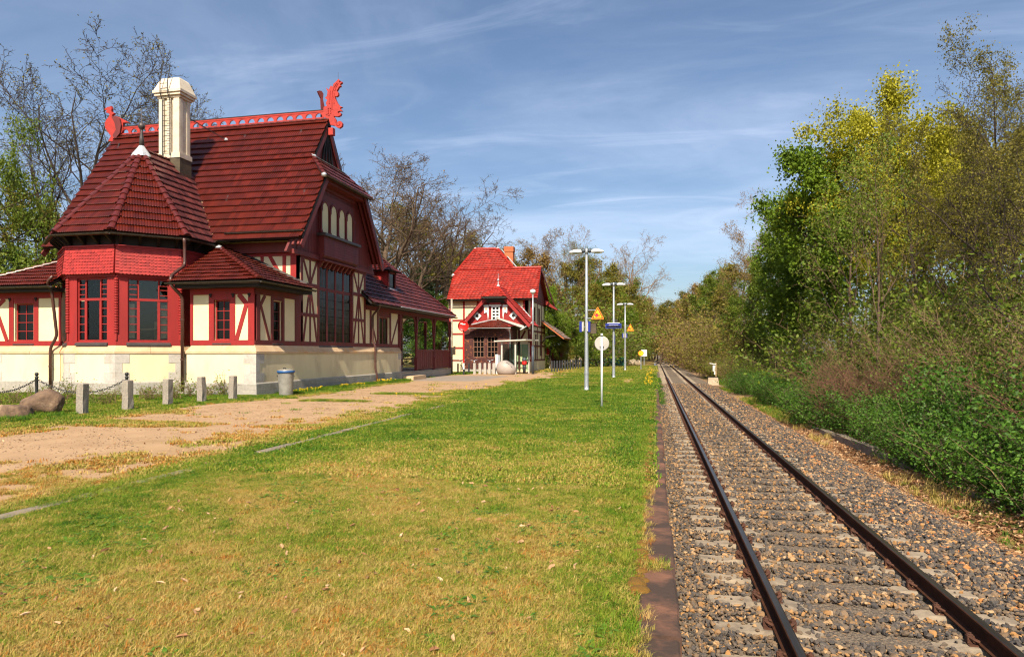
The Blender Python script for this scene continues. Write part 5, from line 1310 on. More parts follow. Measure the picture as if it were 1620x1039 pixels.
# brick chimney: courses of real bricks
c0, c1 = onY(798, 430, 64.2)[0], onY(811.5, 430, 64.2)[0]; zc1 = onY(805, 390, 64.2)[1]
b = MB(); b.box(c0+.02, c1-.02, 64.22, 64.98, 8.5, zc1); hc = b.build('chimney', M['sandstone'], HS)
z = 9.2; row = 0; brm = {}
def brick_obj(x0, x1, y0, y1, z0, z1):
    key = (round(x1-x0, 3), round(y1-y0, 3))
    if key not in brm:
        q = MB(); q.box(-(x1-x0)/2, (x1-x0)/2, -(y1-y0)/2, (y1-y0)/2, 0, z1-z0); o = q.build('brick', M['brick'], None); brm[key] = o.data; bpy.data.objects.remove(o)
    o = bpy.data.objects.new('brick', brm[key]); COL.objects.link(o); o.parent = hc; o.location = Vector(((x0+x1)/2, (y0+y1)/2, z0))-ROOT[hc.name]
while z < zc1:
    cap = z > zc1-.55
    e = .05 if cap else 0
    n = 4; w_ = (c1-c0+2*e)/n; sh_ = w_/2 if row % 2 else 0
    xs_ = [c0-e] + [c0-e+sh_+w_*k for k in range(0 if sh_ else 1, n)] + [c1+e]
    for a, b_ in zip(xs_[:-1], xs_[1:]): brick_obj(a+.006, b_-.006, 64.2-e, 64.32, z, z+.118)
    brick_obj(c1-.10, c1+e, 64.33, 64.66, z, z+.118); brick_obj(c1-.10, c1+e, 64.67, 65.0, z, z+.118)
    z += .13; row += 1
# ---- porch with its own gable
YP = 54.2
px_ = lambda p: onY(p, 520, YP)[0]
pz_ = lambda p: onY(780, p, YP)[1]
FP = Facade((0, YP, 0), (1, 0, 0), (0, -1, 0), HS)
PX0, PX1 = px_(733), px_(808)
ow = M['old_wood']
b = MB(); b.box(PX0, PX1, YP-.03, YH, -.1, .3); b.build('porch_base', M['granite_base'], HS)
zs_, zt_ = pz_(567), pz_(532)
w1, w2, w3, w4 = px_(749), px_(766), px_(771), px_(788)
FP.wall(PX0, PX1, .3, pz_(520), ow, holes=[(w1, w2, zs_+.1, zt_), (w3, w4, zs_+.1, zt_)], t=.2)
FP.window(w1, w2, zs_+.1, zt_, 3, 4, M['porch_bars'], M['glass'], fw=.05, mw=.045, inset=.03); FP.window(w3, w4, zs_+.1, zt_, 3, 4, M['porch_bars'], M['glass'], fw=.05, mw=.045, inset=.03)
for p in (734, 746.5, 768.5, 790.5, 806): FP.timber((px_(p), .3), (px_(p), pz_(521)), .2, ow, proud=.06)
for z, w in ((zs_-.02, .2), (zt_+.12, .18), (.42, .24), (pz_(523), .2)): FP.timber((PX0, z), (PX1, z), w, ow, proud=.045)
xb = PX0+.05
while xb < PX1-.1:
    b = MB(); FP.slab(b, xb+.008, xb+.15, .54, zs_-.12, 0, .02+.006*random.random()); b.build('board', ow, HS); xb += .16
for (a, c) in ((735.5, 745), (792, 805)):
    b = MB(); FP.slab(b, px_(a), px_(c), zs_+.15, zt_, 0, .03); b.build('panel', ow, HS)
b = MB(); b.box(PX1-.2, PX1, YP+.2, YH, .3, pz_(520)); b.build('wall', ow, HS)
b = MB(); b.box(PX0, PX0+.2, YP+.2, YH, .3, pz_(520)); b.build('wall', ow, HS)
# pent roof over the porch front with metal flashing above
ze, zp = pz_(518.5), pz_(508)
pa, pb_, pc = Vector((px_(735)-.1, YP-.75, ze)), Vector((px_(811), YP-.75, ze)), Vector((px_(789), YP+.05, zp+.35))
pent = [pa, pb_, Vector((px_(830), YP+.1, ze+.32)), Vector((px_(786), YP+.1, zp+.35)), Vector((px_(735)-.1, YP+.1, ze+.32))]
tile_roof([[pa, pb_, Vector((px_(788), YP+.05, zp+.12)), Vector((px_(782), YP+.05, zp+.12))]], (1, 0, 0), M['tile_dark'], HS, tw=.2, th=.25, amp=.012, lift=.03, deck=M['dark_wood'], deck_t=.06, seed=51)
gutter([pa+Vector((0, -.08, -.02)), pb_+Vector((0, -.08, -.02))], HS, M['zinc'], r=.07)
# gabled upper part with red boarding
GX0, GX1 = px_(737), px_(829); GC = px_(784.5); zg0 = pz_(516)
zapx = pz_(452); kg = (zapx-pz_(507))/(px_(784.5)-px_(736))
hipz = pz_(470)
gh = hipz-.1
gp = [(px_(741), YP+.12, zg0), (px_(828), YP+.12, zg0), (GC+(zapx-gh)/kg-.25, YP+.12, gh), (GC-(zapx-gh)/kg+.25, YP+.12, gh)]
b = MB(); b.prism(gp, (0, .1, 0)); b.build('gable_wall', red, HS)
xb = px_(741)
while xb < px_(827):
    zt = min(gh, zapx-abs(xb+.08-GC)*kg-.25)
    if zt > zg0+.1: b = MB(); b.box(xb+.008, xb+.152, YP+.09, YP+.119, zg0, zt); b.build('board', red, HS)
    xb += .16
FG = Facade((0, YP+.09, 0), (1, 0, 0), (0, -1, 0), HS)
wz0, wz1 = pz_(507), pz_(484); wx0, wx1 = px_(777.5), px_(790.5)
FG.window(wx0, wx1, wz0, wz1, 2, 4, M['white'], M['glass'], fw=.09, mw=.1, inset=-.09)
b = MB(); FG.slab(b, px_(774), px_(793), wz1+.0, wz1+.12, .005, .14); b.build('window_head', M['white'], HS)
b = MB(); FG.slab(b, px_(774.5), px_(792.5), wz1+.12, wz1+.36, .01, .2); b.build('window_hood', red, HS)
for s in (-1, 1):                                    # carved white brackets beside the window
    X = lambda t: (px_(784)+s*t)
    out2 = [(.62, wz1+.1), (1.05, wz1+.1), (1.05, wz1+.0), (1.0, wz1-.05), (1.0, wz1-.55), (.93, wz1-.62), (.84, wz1-.5), (.76, wz1-.55), (.70, wz1-.75), (.66, wz1-1.15), (.60, wz1-.8), (.60, wz1-.1)]
    b = MB(); b.prism([(X(t), YP+.06, z) for (t, z) in out2], (0, -.06, 0)); br = b.build('carved_bracket', M['white'], HS)
    b = MB(); b.box(min(X(.74), X(.9)), max(X(.74), X(.9)), YP-.02, YP-.002, wz1-.32, wz1-.14); b.build('inlay', M['sandstone'], br)
    cx_, cz_ = (px_(755) if s < 0 else px_(812)), pz_(499.5)
    b = MB(); r_ = .36; b.prism([(cx_-r_, YP+.08, cz_), (cx_, YP+.08, cz_-r_), (cx_+r_, YP+.08, cz_), (cx_, YP+.08, cz_+r_)], (0, -.06, 0)); dmd = b.build('diamond_panel', M['white'], HS)
    b = MB(); b.lathe([(.13, 0), (.13, .02)], 14, (cx_, YP, cz_), axis='Y'); b.build('round_opening', M['signblack'], dmd)
# porch gable roof: half hip in front, slopes both sides
zl, zv = pz_(508)-.1, hipz
yf = YP-.35
xl, xr = GC-(zapx-zl)/kg-.1, GC+(zapx-zl)/kg+.25
hl, hr = GC-(zapx-zv)/kg-.15, GC+(zapx-zv)/kg+.15
apf = Vector((GC, yf+1.2, zapx)); apb = Vector((GC, YH+3.0, zapx))
e1_ = Vector((xr, yf, zl)); e2_ = Vector((xr, YH, zl)); h1_ = Vector((GC+(zapx-zv)/kg, yf, zv))
sl = lambda x, y: Vector((x, y, zapx-abs(x-GC)*kg))
for s in (-1, 1):
    xe = xr if s > 0 else xl; xh = GC+s*(zapx-zv)/kg
    poly = [sl(xe, yf), sl(xe, YH), sl(GC, YH+2.6), sl(GC, yf+1.2), sl(xh, yf)]
    if s < 0: poly = poly[::-1]
    tile_roof([poly], (0, 1, 0), M['tile_red'], HS, tw=.28, th=.34, amp=.03, lift=.06, waves=1, sub=4, deck=M['dark_wood'], deck_t=.08, seed=60+s)
    n_ = Vector((s*kg, 0, 1)).normalized()
    b = MB(); b.beam(sl(xe, yf-.01)-n_*.14, sl(xh, yf-.01)-n_*.14, .06, .26, n_); b.build('verge_board', red, HS)
    b = MB(); b.beam(sl(xe, yf+.1)-n_*.22, sl(xh, yf+.1)-n_*.22, .05, .2, n_); b.build('verge_board', red_sh, HS)
hf = [Vector((hl, yf-.35, zv-.02)), Vector((hr, yf-.35, zv-.02)), apf]
tile_roof([hf], (1, 0, 0), M['tile_red'], HS, tw=.28, th=.34, amp=.03, lift=.06, waves=1, sub=4, deck=M['dark_wood'], deck_t=.08, seed=63)
for p_ in (hf[0], hf[1]): hip_tiles(p_, apf, HS, M['tile_cap_red'], r=.1)
b = MB(); b.box(hl-.05, hr+.05, yf-.42, yf-.3, zv-.14, zv-.04); b.build('gutter', M['gutter'], HS)
b = MB(); b.prism([(hl+.1, yf-.25, zv-.05), (hr-.1, yf-.25, zv-.05), (hr-.3, yf+.3, zv-.5), (hl+.3, yf+.3, zv-.5)], (0, .05, -.05)); b.build('soffit', M['dark_wood'], HS)
b = MB(); b.lathe([(.13, -.05), (.16, .05), (.05, .2), (.03, .45), (.09, .52), (.09, .6), (.02, .68), (.01, 1.15)], 10, apf); b.build('finial', M['zinc'], HS)
b = MB(); b.beam(sl(xr-.6, YH-.06)+Vector((0, 0, .12)), sl(GC+1.0, YH-.06)+Vector((0, 0, .12)), .12, .04, (0, -1, 0)); b.build('valley_flashing', M['zinc'], HS)
b = MB(); b.tube([(xr+.05, yf+.1, zl+.0), (xr-.0, yf+.1, zl-.12), (px_(826), YP-.2, pz_(521)), (px_(824), YP-.3, pz_(522))], .05, 7); b.build('downpipe', M['zinc'], HS)
b = MB(); b.prism([(px_(783), YP+.08, pz_(503)), (px_(790), YP+.08, pz_(503)), (px_(829), YP+.08, pz_(515.5)), (px_(829), YP+.08, pz_(520))], (0, -.12, 0)); b.build('flashing', M['offwhite'], HS)
b = MB(); b.prism([(px_(786), YP+.08, pz_(504)), (px_(770), YP+.08, pz_(506.5)), (px_(746), YP+.08, pz_(512)), (px_(746), YP+.08, pz_(513.5)), (px_(786), YP+.08, pz_(507))], (0, -.1, 0)); b.build('flashing', M['zinc'], HS)
downpipe([(px_(807.5), YP-.75, ze-.05), (px_(807.5), YP-.12, ze-.5), (px_(807.5), YP-.12, .2)], HS, M['galv'], r=.05)
downpipe([(px_(730), YP+2.6, ze+.3), (px_(730), YP+2.6, .1)], HS, M['galv'], r=.05)
b = MB(); FP.slab(b, px_(808), px_(829), .9, pz_(519), -2.6, -2.5); b.build('wall', crp, HS)
for (p, q_) in (((810, 545), (822, 522)), ((828, 560), (828, 520)), ((812, 585), (812, 520))):
    b = MB(); b.beam((px_(p[0]), YP+2.45, pz_(p[1])), (px_(q_[0]), YP+2.45, pz_(q_[1])), .16, .06, (0, -1, 0)); b.build('timber', red_sh, HS)
# lean-to canopy on the far right side of the house
LC = [on_ for on_ in ()]
cA, cB = onX(861, 516, XH1+.05), onX(868, 545, XH1+2.2)
ya, yb_ = YH1-2.4, YH1+.8
lp_ = [Vector((XH1+2.3, ya, 3.05)), Vector((XH1+2.3, yb_+1.6, 3.05)), Vector((XH1+.1, yb_+1.6, 4.75)), Vector((XH1+.1, ya, 4.75))]
tile_roof([lp_], (0, 1, 0), M['tile_grey'], HS, tw=.24, th=.34, amp=.03, lift=.06, deck=M['brick'], deck_t=.1, seed=71)
for yy in (ya+.3, yb_+1.3):
    b = MB(); b.tube([(XH1+.05, yy, 2.6), (XH1+.5, yy, 3.2), (XH1+1.6, yy, 3.35)], .06, 6); b.build('canopy_brace', M['dark_wood'], HS)
# fence with boards and the white-framed notice beside the house
bf = thing('board_fence', 'dark red board fence beside the far house corner', 'fence', (-8.6, 68.5, 0))
for k in range(9):
    q = onY(871+k*2.2, 560, 68.5)[0]; b = MB(); b.box(q, q+.14, 68.45, 68.5, -.05, 2.3+.1*random.random()); b.build('board', red_sh if k % 3 else M['dark_wood'], bf)
b = MB(); b.box(onY(871, 560, 68.5)[0], onY(890, 560, 68.5)[0], 68.5, 68.56, 1.7, 1.85); b.build('rail', M['dark_wood'], bf)
nb_ = thing('notice_board', 'red notice panel in a white frame by the board fence', 'notice board', (-8.8, 67.8, 0))
qx0, qx1 = onY(864, 560, 67.8)[0], onY(869.5, 560, 67.8)[0]
b = MB(); b.box(qx0+.05, qx1-.02, 67.8, 67.84, 1.45, 2.3); b.build('panel', M['red_gloss'], nb_)
b = MB(); b.box(qx0, qx1+.08, 67.79, 67.86, 2.3, 2.42); b.box(qx1-.02, qx1+.08, 67.79, 67.86, -.1, 2.3); b.build('frame', M['white'], nb_)
# ------------------------------------------------------------------ platform lamps
def lamp(loc, label, hgt=6.2):
    t = thing('platform_lamp', label, 'street lamp', (0, 0, 0), 'twin-armed lamps along the platform')
    b = MB(); b.lathe([(.14, -.05), (.14, .04), (.105, .06), (.10, .2), (.085, 1.6), (.07, 3.4), (.052, hgt)], 14); b.build('pole', M['galv'], t, smooth=True)
    b = MB(); b.lathe([(.115, 0), (.115, .07)], 14, (0, 0, .75)); b.build('pole_band', M['galv'], t)
    b = MB(); b.lathe([(.07, hgt-.1), (.075, hgt), (.075, hgt+.1), (.04, hgt+.14)], 12); b.build('top_cap', M['galv'], t, smooth=True)
    for s in (-1, 1):
        b = MB(); b.lathe([(.06, s*.05), (.09, s*.08), (.10, s*.15), (.09, s*.22)], 12, (0, 0, hgt+.04), axis='X'); j = b.build('arm_joint', M['lampgrey'], t, smooth=True)
        # streamlined head: flat underneath, domed above
        sec_ = []; b = MB(); n = 12
        for (u, w, h) in ((.21, .09, .09), (.27, .14, .13), (.40, .17, .145), (.56, .17, .13), (.70, .13, .085), (.77, .07, .035)):
            ring = []
            for k in range(n):
                a = 2*math.pi*k/n; zz = math.sin(a); ring.append((s*u, math.cos(a)*w, hgt-.03+(zz*h if zz > 0 else zz*.035)))
            sec_.append(ring)
        b.v = [p for r_ in sec_ for p in r_]
        b.f = [(i*n+k, i*n+(k+1) % n, (i+1)*n+(k+1) % n, (i+1)*n+k) for i in range(5) for k in range(n)] + [tuple(range(n))[::-1], tuple(range(5*n, 6*n))]; b.t = [.5]*len(b.f)
        h_ = b.build('lamp_head', M['lampwhite'], t, smooth=True)
        b = MB(); b.box(min(s*.33, s*.68), max(s*.33, s*.68), -.11, .11, hgt-.085, hgt-.06); b.build('lens', M['lens'], h_)
    t.location = loc
    return t
L1, L2, L3 = (-2.98, 29.64, 0), (-2.67, 44.48, 0), (-2.73, 63.12, 0)
lamp(L1, 'nearest twin-headed platform lamp, carrying blue loudspeakers'); lamp(L2, 'middle twin-headed platform lamp, behind the blue display board'); lamp(L3, 'farthest twin-headed platform lamp, carrying the small orange triangle')
q = onZ(843, 591.5)
t = thing('street_lamp', 'single slim lamp post with dark foot in front of the red-roofed house', 'street lamp', (0, 0, 0))
b = MB(); b.lathe([(.11, -.05), (.11, 2.2)], 12); b.build('pole_foot', M['lampgrey'], t, smooth=True)
b = MB(); b.lathe([(.075, 2.2), (.065, 4.5), (.05, 6.35)], 12); b.build('pole', M['galv'], t, smooth=True)
b = MB(); b.lathe([(.06, 6.3), (.2, 6.42), (.24, 6.5), (.18, 6.62), (.05, 6.68)], 14); b.build('lamp_head', M['lampwhite'], t, smooth=True)
t.location = (q[0], q[1], 0)
# warning triangles on brackets
def tri_sign(lampxy, x0, x1, z0, z1, label, face, edge):
    X, Y, _ = lampxy; t = thing('warning_sign', label, 'warning sign', (0, 0, 0), 'warning triangles on the lamp posts')
    w, h = x1-x0, z1-z0
    def tri(s, y0, y1, mat, nm, par):
        c = (x0+x1)/2; zc = z0+h/3; P = []
        for (px, pz) in ((x0, z0), (x1, z0), (c, z1)):
            P.append((c+(px-c)*s, zc+(pz-zc)*s))
        out_ = []
        for i in range(3):                           # rounded corners
            a, p, n_ = Vector(P[i-1]), Vector(P[i]), Vector(P[(i+1) % 3]); r_ = .10*w*s
            p0, p1 = p+(a-p).normalized()*r_, p+(n_-p).normalized()*r_
            out_ += [p0, (p0+p1)/4+p/2, p1]
        b = MB(); b.prism([(q_[0], y0, q_[1]) for q_ in out_], (0, y1-y0, 0)); return b.build(nm, mat, par)
    pl = tri(1.0, -.02, 0, edge, 'plate', t); tri(.80, -.024, -.021, M['signblack'], 'border', pl); tri(.66, -.028, -.025, face, 'face', pl)
    c = (x0+x1)/2; b = MB(); b.lathe([(h*.13, 0), (h*.13, .003)], 14, (c-w*.08, -.033, z0+h*.30), axis='Y'); b.box(c-w*.13, c+w*.02, -.033, -.030, z0+h*.38, z0+h*.46); b.build('symbol', M['signred'], pl)
    b = MB(); b.prism([(c+w*.02, -.030, z0+h*.20), (c+w*.19, -.030, z0+h*.20), (c+w*.17, -.030, z0+h*.36), (c+w*.10, -.030, z0+h*.44), (c+w*.04, -.030, z0+h*.36)], (0, -.003, 0)); b.build('symbol', M['orange'], pl)
    for z in (z0+.05, z0+h*.72): b = MB(); b.tube([(.06, .02, z), (c, .02, z)], .022, 6); b.build('bracket', M['galv'], t)
    t.location = (X, Y-.11, 0)
k1 = 29.64*_c+2.98*_s
tri_sign(L1, .21, .80, 3.17, 3.75, 'yellow warning triangle with black border on the nearest lamp post', M['yellow'], M['orange'])
tri_sign(L3, .15, .83, 3.70, 4.40, 'small orange warning triangle on the farthest lamp post', M['yellow'], M['orange'])
# loudspeakers
def speaker(X, Y, z0, z1, label, dx_, s=1.0):
    t = thing('loudspeaker', label, 'loudspeaker', (0, 0, 0), 'blue loudspeakers on the lamp posts')
    b = MB(); b.box(-.055*s, .055*s, -.16*s, .16*s, z0, z1); b.build('housing', M['blue'], t)
    b = MB(); sg = 1 if dx_ < 0 else -1; x = sg*.056*s
    b.prism([(x, -.15*s, z0+.02), (x, .15*s, z0+.02), (x+sg*.07, .11*s, z0+.05), (x+sg*.07, -.11*s, z0+.05)], (0, 0, z1-z0-.06)); b.build('front_grille', M['offwhite'], t)
    b = MB(); b.tube([(x, 0, (z0+z1)/2), (-dx_, 0, (z0+z1)/2)], .02, 6); b.build('mount', M['galv'], t)
    t.location = (X+dx_, Y, 0)
speaker(L1[0], L1[1], 2.62, 3.09, 'blue loudspeaker left of the nearest lamp pole', -.245)
speaker(L1[0], L1[1], 2.62, 3.09, 'blue loudspeaker right of the nearest lamp pole', .13, .9)
speaker(L3[0], L3[1], 3.05, 3.5, 'blue loudspeaker left of the farthest lamp pole', -.2)
speaker(L3[0], L3[1], 3.05, 3.5, 'blue loudspeaker right of the farthest lamp pole', .16, .9)
t = thing('equipment_box', 'small brown box on the back of the nearest lamp post', 'box', (0, 0, 0))
b = MB(); b.box(.17, .42, .05, .30, 2.55, 3.0); b.build('box', M['soot'], t); b = MB(); b.box(0, .17, .1, .14, 2.7, 2.76); b.build('mount', M['galv'], t); t.location = L1
# display board on the middle lamp
t = thing('display_board', 'wide dark blue train display board on the middle lamp post', 'display board', (0, 0, 0))
zc0, zc1_ = onY(970, 517, L2[1])[1], onY(970, 509.5, L2[1])[1]
zc0, zc1_ = 3.29, 3.62
b = MB(); b.box(-.52, .52, -.28, -.09, zc0, zc1_); hb = b.build('housing', M['blue'], t)
b = MB(); b.box(-.46, .46, -.284, -.281, zc0+.05, zc0+.17); b.build('screen', M['black_screen'], hb)
b = MB(); b.box(-.4, .4, -.26, -.08, zc1_, zc1_+.05); b.build('top_cover', M['lampwhite'], hb)
b = MB(); b.box(-.06, .06, -.09, .1, zc0+.05, zc0+.2); b.build('clamp', M['iron'], t)
fc = bpy.data.curves.new('station_name', 'FONT'); fc.body = 'Joachimsthal Kaiserbahnhof'; fc.size = .088; fc.align_x = 'CENTER'; fc.align_y = 'CENTER'; fc.extrude = .0015
to = bpy.data.objects.new('tmp_text', fc); COL.objects.link(to); dg = bpy.context.evaluated_depsgraph_get(); tm = bpy.data.meshes.new_from_object(to.evaluated_get(dg)); bpy.data.objects.remove(to)
tm.materials.clear(); tm.materials.append(M['white']); to = bpy.data.objects.new('lettering', tm); COL.objects.link(to); to.parent = hb; to.rotation_euler = (R(90), 0, 0); to.location = (0, -.284, zc0+.225); to.scale = (.62, 1, 1)
t.location = L2
t = thing('camera_unit', 'small dark surveillance camera above the display board', 'camera', (0, 0, 0))
b = MB(); b.lathe([(.05, -.14), (.085, -.1), (.085, .12), (.05, .16)], 10, (.17, -.05, 3.80), axis='Y'); b.build('housing', M['dark_plastic'], t)
b = MB(); b.tube([(.05, 0, 3.75), (.17, 0, 3.75)], .02, 6); b.build('mount', M['galv'], t); t.location = L2
t = thing('information_panel', 'narrow blue information panel on the middle lamp post', 'sign', (0, 0, 0))
b = MB(); b.box(.07, .10, -.2, .2, 2.25, 2.85); b.build('panel', M['blue'], t); b = MB(); b.box(.03, .07, -.03, .03, 2.45, 2.65); b.build('clamp', M['galv'], t); t.location = L2
# round sign seen from behind
q = onZ(952, 644.5)
t = thing('round_sign', 'round sign seen from its pale back, on a thin white post', 'road sign', (0, 0, 0))
b = MB(); b.lathe([(.033, -.1), (.033, 2.30)], 10); b.build('post', M['lampwhite'], t, smooth=True)
zc = 1.72+14.0*20.75/1050*1.0
zc = 1.995
b = MB(); b.lathe([(.205, .0), (.225, .005), (.225, .02), (.205, .025)], 28, (0, .04, zc), axis='Y'); b.build('disc', M['signback'], t)
b = MB(); b.box(-.042, .042, .018, .042, zc-.16, zc+.2); b.build('rail', M['signback'], t)
for s in (-1, 1): b = MB(); b.box(min(s*.034, s*.062), max(s*.034, s*.062), .0, .045, zc-.13, zc-.09); b.build('clamp', M['iron'], t)
b = MB(); b.lathe([(.036, 2.2), (.036, 2.245)], 10); b.build('cap', M['iron'], t)
t.location = (q[0], q[1], 0)
# small trackside signs beyond the platform end
q = onZ(1014, 585)
t = thing('round_sign', 'orange round sign with an exclamation mark near the platform end', 'sign', (0, 0, 0))
b = MB(); b.lathe([(.045, -.1), (.045, 1.75)], 8); b.build('post', M['galv'], t)
b = MB(); b.lathe([(.27, 0), (.27, .02)], 22, (0, -.07, 1.62), axis='Y'); b.build('disc', M['orange'], t)
b = MB(); b.lathe([(.205, 0), (.205, .004)], 22, (0, -.075, 1.62), axis='Y'); b.build('face', M['yellow'], t)
b = MB(); b.prism([(-.035, -.077, 1.73), (.035, -.077, 1.73), (.018, -.077, 1.58), (-.018, -.077, 1.58)], (0, -.003, 0)); b.box(-.022, .022, -.080, -.077, 1.50, 1.545); b.build('exclamation_mark', M['signblack'], t)
t.location = (q[0], q[1], 0)
q = onZ(1019, 577.5)
t = thing('white_sign', 'white rectangular sign behind the orange round one', 'sign', (0, 0, 0))
b = MB(); b.lathe([(.05, -.1), (.05, 1.9)], 8); b.build('post', M['galv'], t)
b = MB(); b.box(-.36, .36, -.09, -.06, 1.18, 2.05); b.build('plate', M['white'], t)
b = MB(); b.box(-.03, .03, -.095, -.091, 1.56, 1.66); b.build('mark', M['signred'], t)
t.location = (q[0], q[1], 0)
# ------------------------------------------------------------------ equipment right of the track
t = thing('signal_box', 'white trackside box on a post with concrete foot, right of the track', 'trackside box', (0, 0, 0))
zb_ = -.72; q = onZ(1128, 607, zb_)
b = MB(); b.add([(-.42, -.3, -.1), (.42, -.3, -.1), (.42, .3, -.1), (-.42, .3, -.1), (-.36, -.25, .5), (.36, -.25, .5), (.36, .25, .5), (-.36, .25, .5)], [(0,3,2,1),(4,5,6,7),(0,1,5,4),(1,2,6,5),(2,3,7,6),(3,0,4,7)]); b.build('concrete_foot', M['boulder_pale'], t)
b = MB(); b.box(-.37, .37, -.26, .26, .5, .55); b.build('foot_cap', M['dark_wood'], t)
b = MB(); b.tube([(.22, 0, .5), (.22, 0, 1.66)], .035, 8); b.build('post', M['sandstone'], t)
b = MB(); b.box(-.02, .16, -.1, .1, .98, 1.42); b.build('box', M['white'], t)
b = MB(); b.prism([(-.25, -.1, 1.55), (.2, -.1, 1.48), (.2, -.1, 1.53), (-.25, -.1, 1.62)], (0, .2, 0)); b.build('hood', M['white'], t)
b = MB(); b.tube([(.12, -.03, .98), (.12, -.03, .72)], .05, 8); b.build('lamp', M['white'], t)
t.location = (q[0], q[1], zb_)
t = thing('marker_box', 'tiny white box on a post, far right of the track', 'trackside box', (0, 0, 0)); q = onZ(1088, 576, -.7)
b = MB(); b.tube([(0, 0, -.1), (0, 0, 1.3)], .06, 6); b.build('post', M['galv'], t); b = MB(); b.box(-.27, .27, -.15, .15, 1.0, 1.85); b.build('box', M['white'], t); t.location = (q[0], q[1], -.7)
tr = thing('cable_trough', 'low old concrete cable trough half buried along the right bank', 'cable trough', (5.25, 12, -.8))
rnd = random.Random(8); y = 12.5
while y < 27:
    ln = rnd.uniform(1.5, 2.2); hh = rnd.uniform(-.03, .05); xx = 5.35+.25*math.sin(y*.23); lift_ = -.13-.08*math.sin(y*.6)
    b = MB(); b.prism([(xx, y, -.95), (xx+.28, y, -.95), (xx+.27, y, -.60+hh+lift_), (xx+.02, y, -.58+hh+lift_)], (rnd.uniform(-.06, .06), ln-.04, rnd.uniform(-.03, .03))); b.build('trough_section', M['trough'], tr); y += ln
# ------------------------------------------------------------------ granite posts, iron posts and chains in front of the station
posts = [onZ(130, 656.5), onZ(202, 649.5), onZ(265, 641.5), onZ(319, 636.5), onZ(368, 632.5)]
words = ['leftmost', 'second', 'third', 'fourth', 'fifth and last']
for i, (x, y) in enumerate(posts):
    rn = random.Random(i); hgt = [.87, .90, .86, .88, .87][i]; b = MB(); ring = []; n = 4
    lv = [(-.2, 1.06), (0, 1.05), (.2, 1.0), (.4, 1.0), (.6, .99), (hgt-.02, .97), (hgt, .84)]
    for (z, s_) in lv:
        for (a, c) in ((-1, -1), (0, -1), (1, -1), (1, 0), (1, 1), (0, 1), (-1, 1), (-1, 0)): b.v.append((a*.105*s_+rn.uniform(-.009, .009), c*.105*s_+rn.uniform(-.009, .009), z))
    b.f = [(k*8+j, k*8+(j+1) % 8, (k+1)*8+(j+1) % 8, (k+1)*8+j) for k in range(len(lv)-1) for j in range(8)] + [tuple(range((len(lv)-1)*8, len(lv)*8))]; b.t = [.5]*len(b.f)
    o = b.build('stone_post', M['granite_post'], None); o.location = (x, y, 0); o.rotation_euler = (rn.uniform(-.02, .02), rn.uniform(-.02, .02), rn.uniform(-.1, .1))
    tag(o, 'rough granite post, %s of the row counted from the boulders' % words[i] if i else 'rough granite post nearest the boulders', 'stone post', 'granite posts in front of the station')
def iron_post(x, y, label):
    t = thing('iron_post', label, 'iron post', (0, 0, 0), 'black iron chain posts'); b = MB(); b.lathe([(.06, -.1), (.06, .1), (.042, .13), (.042, .92), (.055, .94), (.055, .97), (.03, .99)], 10); b.build('shaft', M['iron'], t, smooth=True)
    b = MB(); b.lathe([(.02, .985), (.05, 1.02), (.058, 1.055), (.045, 1.09), (.01, 1.11)], 10); b.build('ball', M['iron'], t, smooth=True); t.location = (x, y, 0); return (x, y, .9)
ip2 = iron_post(*[v+d_ for v, d_ in zip(onZ(194.5, 646), (0, .15))], 'black iron post with ball top beside the second granite post')
ip1 = iron_post(-18.5, 16.8, 'black iron post with ball top behind the boulders')
ip0 = (-21.4, 16.7, .9)
iron_post(-21.4, 16.7, 'black iron post at the left picture edge')
lk = MB(); lk.tube([(.03*math.cos(a), 0, .048*math.sin(a)) for a in [2*math.pi*k/8 for k in range(9)]], .0095, 5, caps=False); lo = lk.build('link', M['iron'], None); lme = lo.data; bpy.data.objects.remove(lo)
for (A, B, lab) in ((ip1, ip2, 'black chain sagging between the iron posts behind the leftmost granite post'), (ip0, ip1, 'black chain behind the boulders at the left edge')):
    t = thing('chain', lab, 'chain', A); A, B = Vector(A), Vector(B); n = int((B-A).length/.072)
    for k in range(n):
        u = (k+.5)/n; p = A.lerp(B, u)-Vector((0, 0, 1.7*u*(1-u))); p2 = A.lerp(B, u+.01)-Vector((0, 0, 1.7*(u+.01)*(1-u-.01)))
        o = bpy.data.objects.new('link', lme); COL.objects.link(o); o.parent = t; o.location = p-A
        dq = (p2-p).to_track_quat('Z', 'Y'); o.rotation_euler = (dq @ Quaternion((0, 0, 1), (k % 2)*math.pi/2)).to_euler()
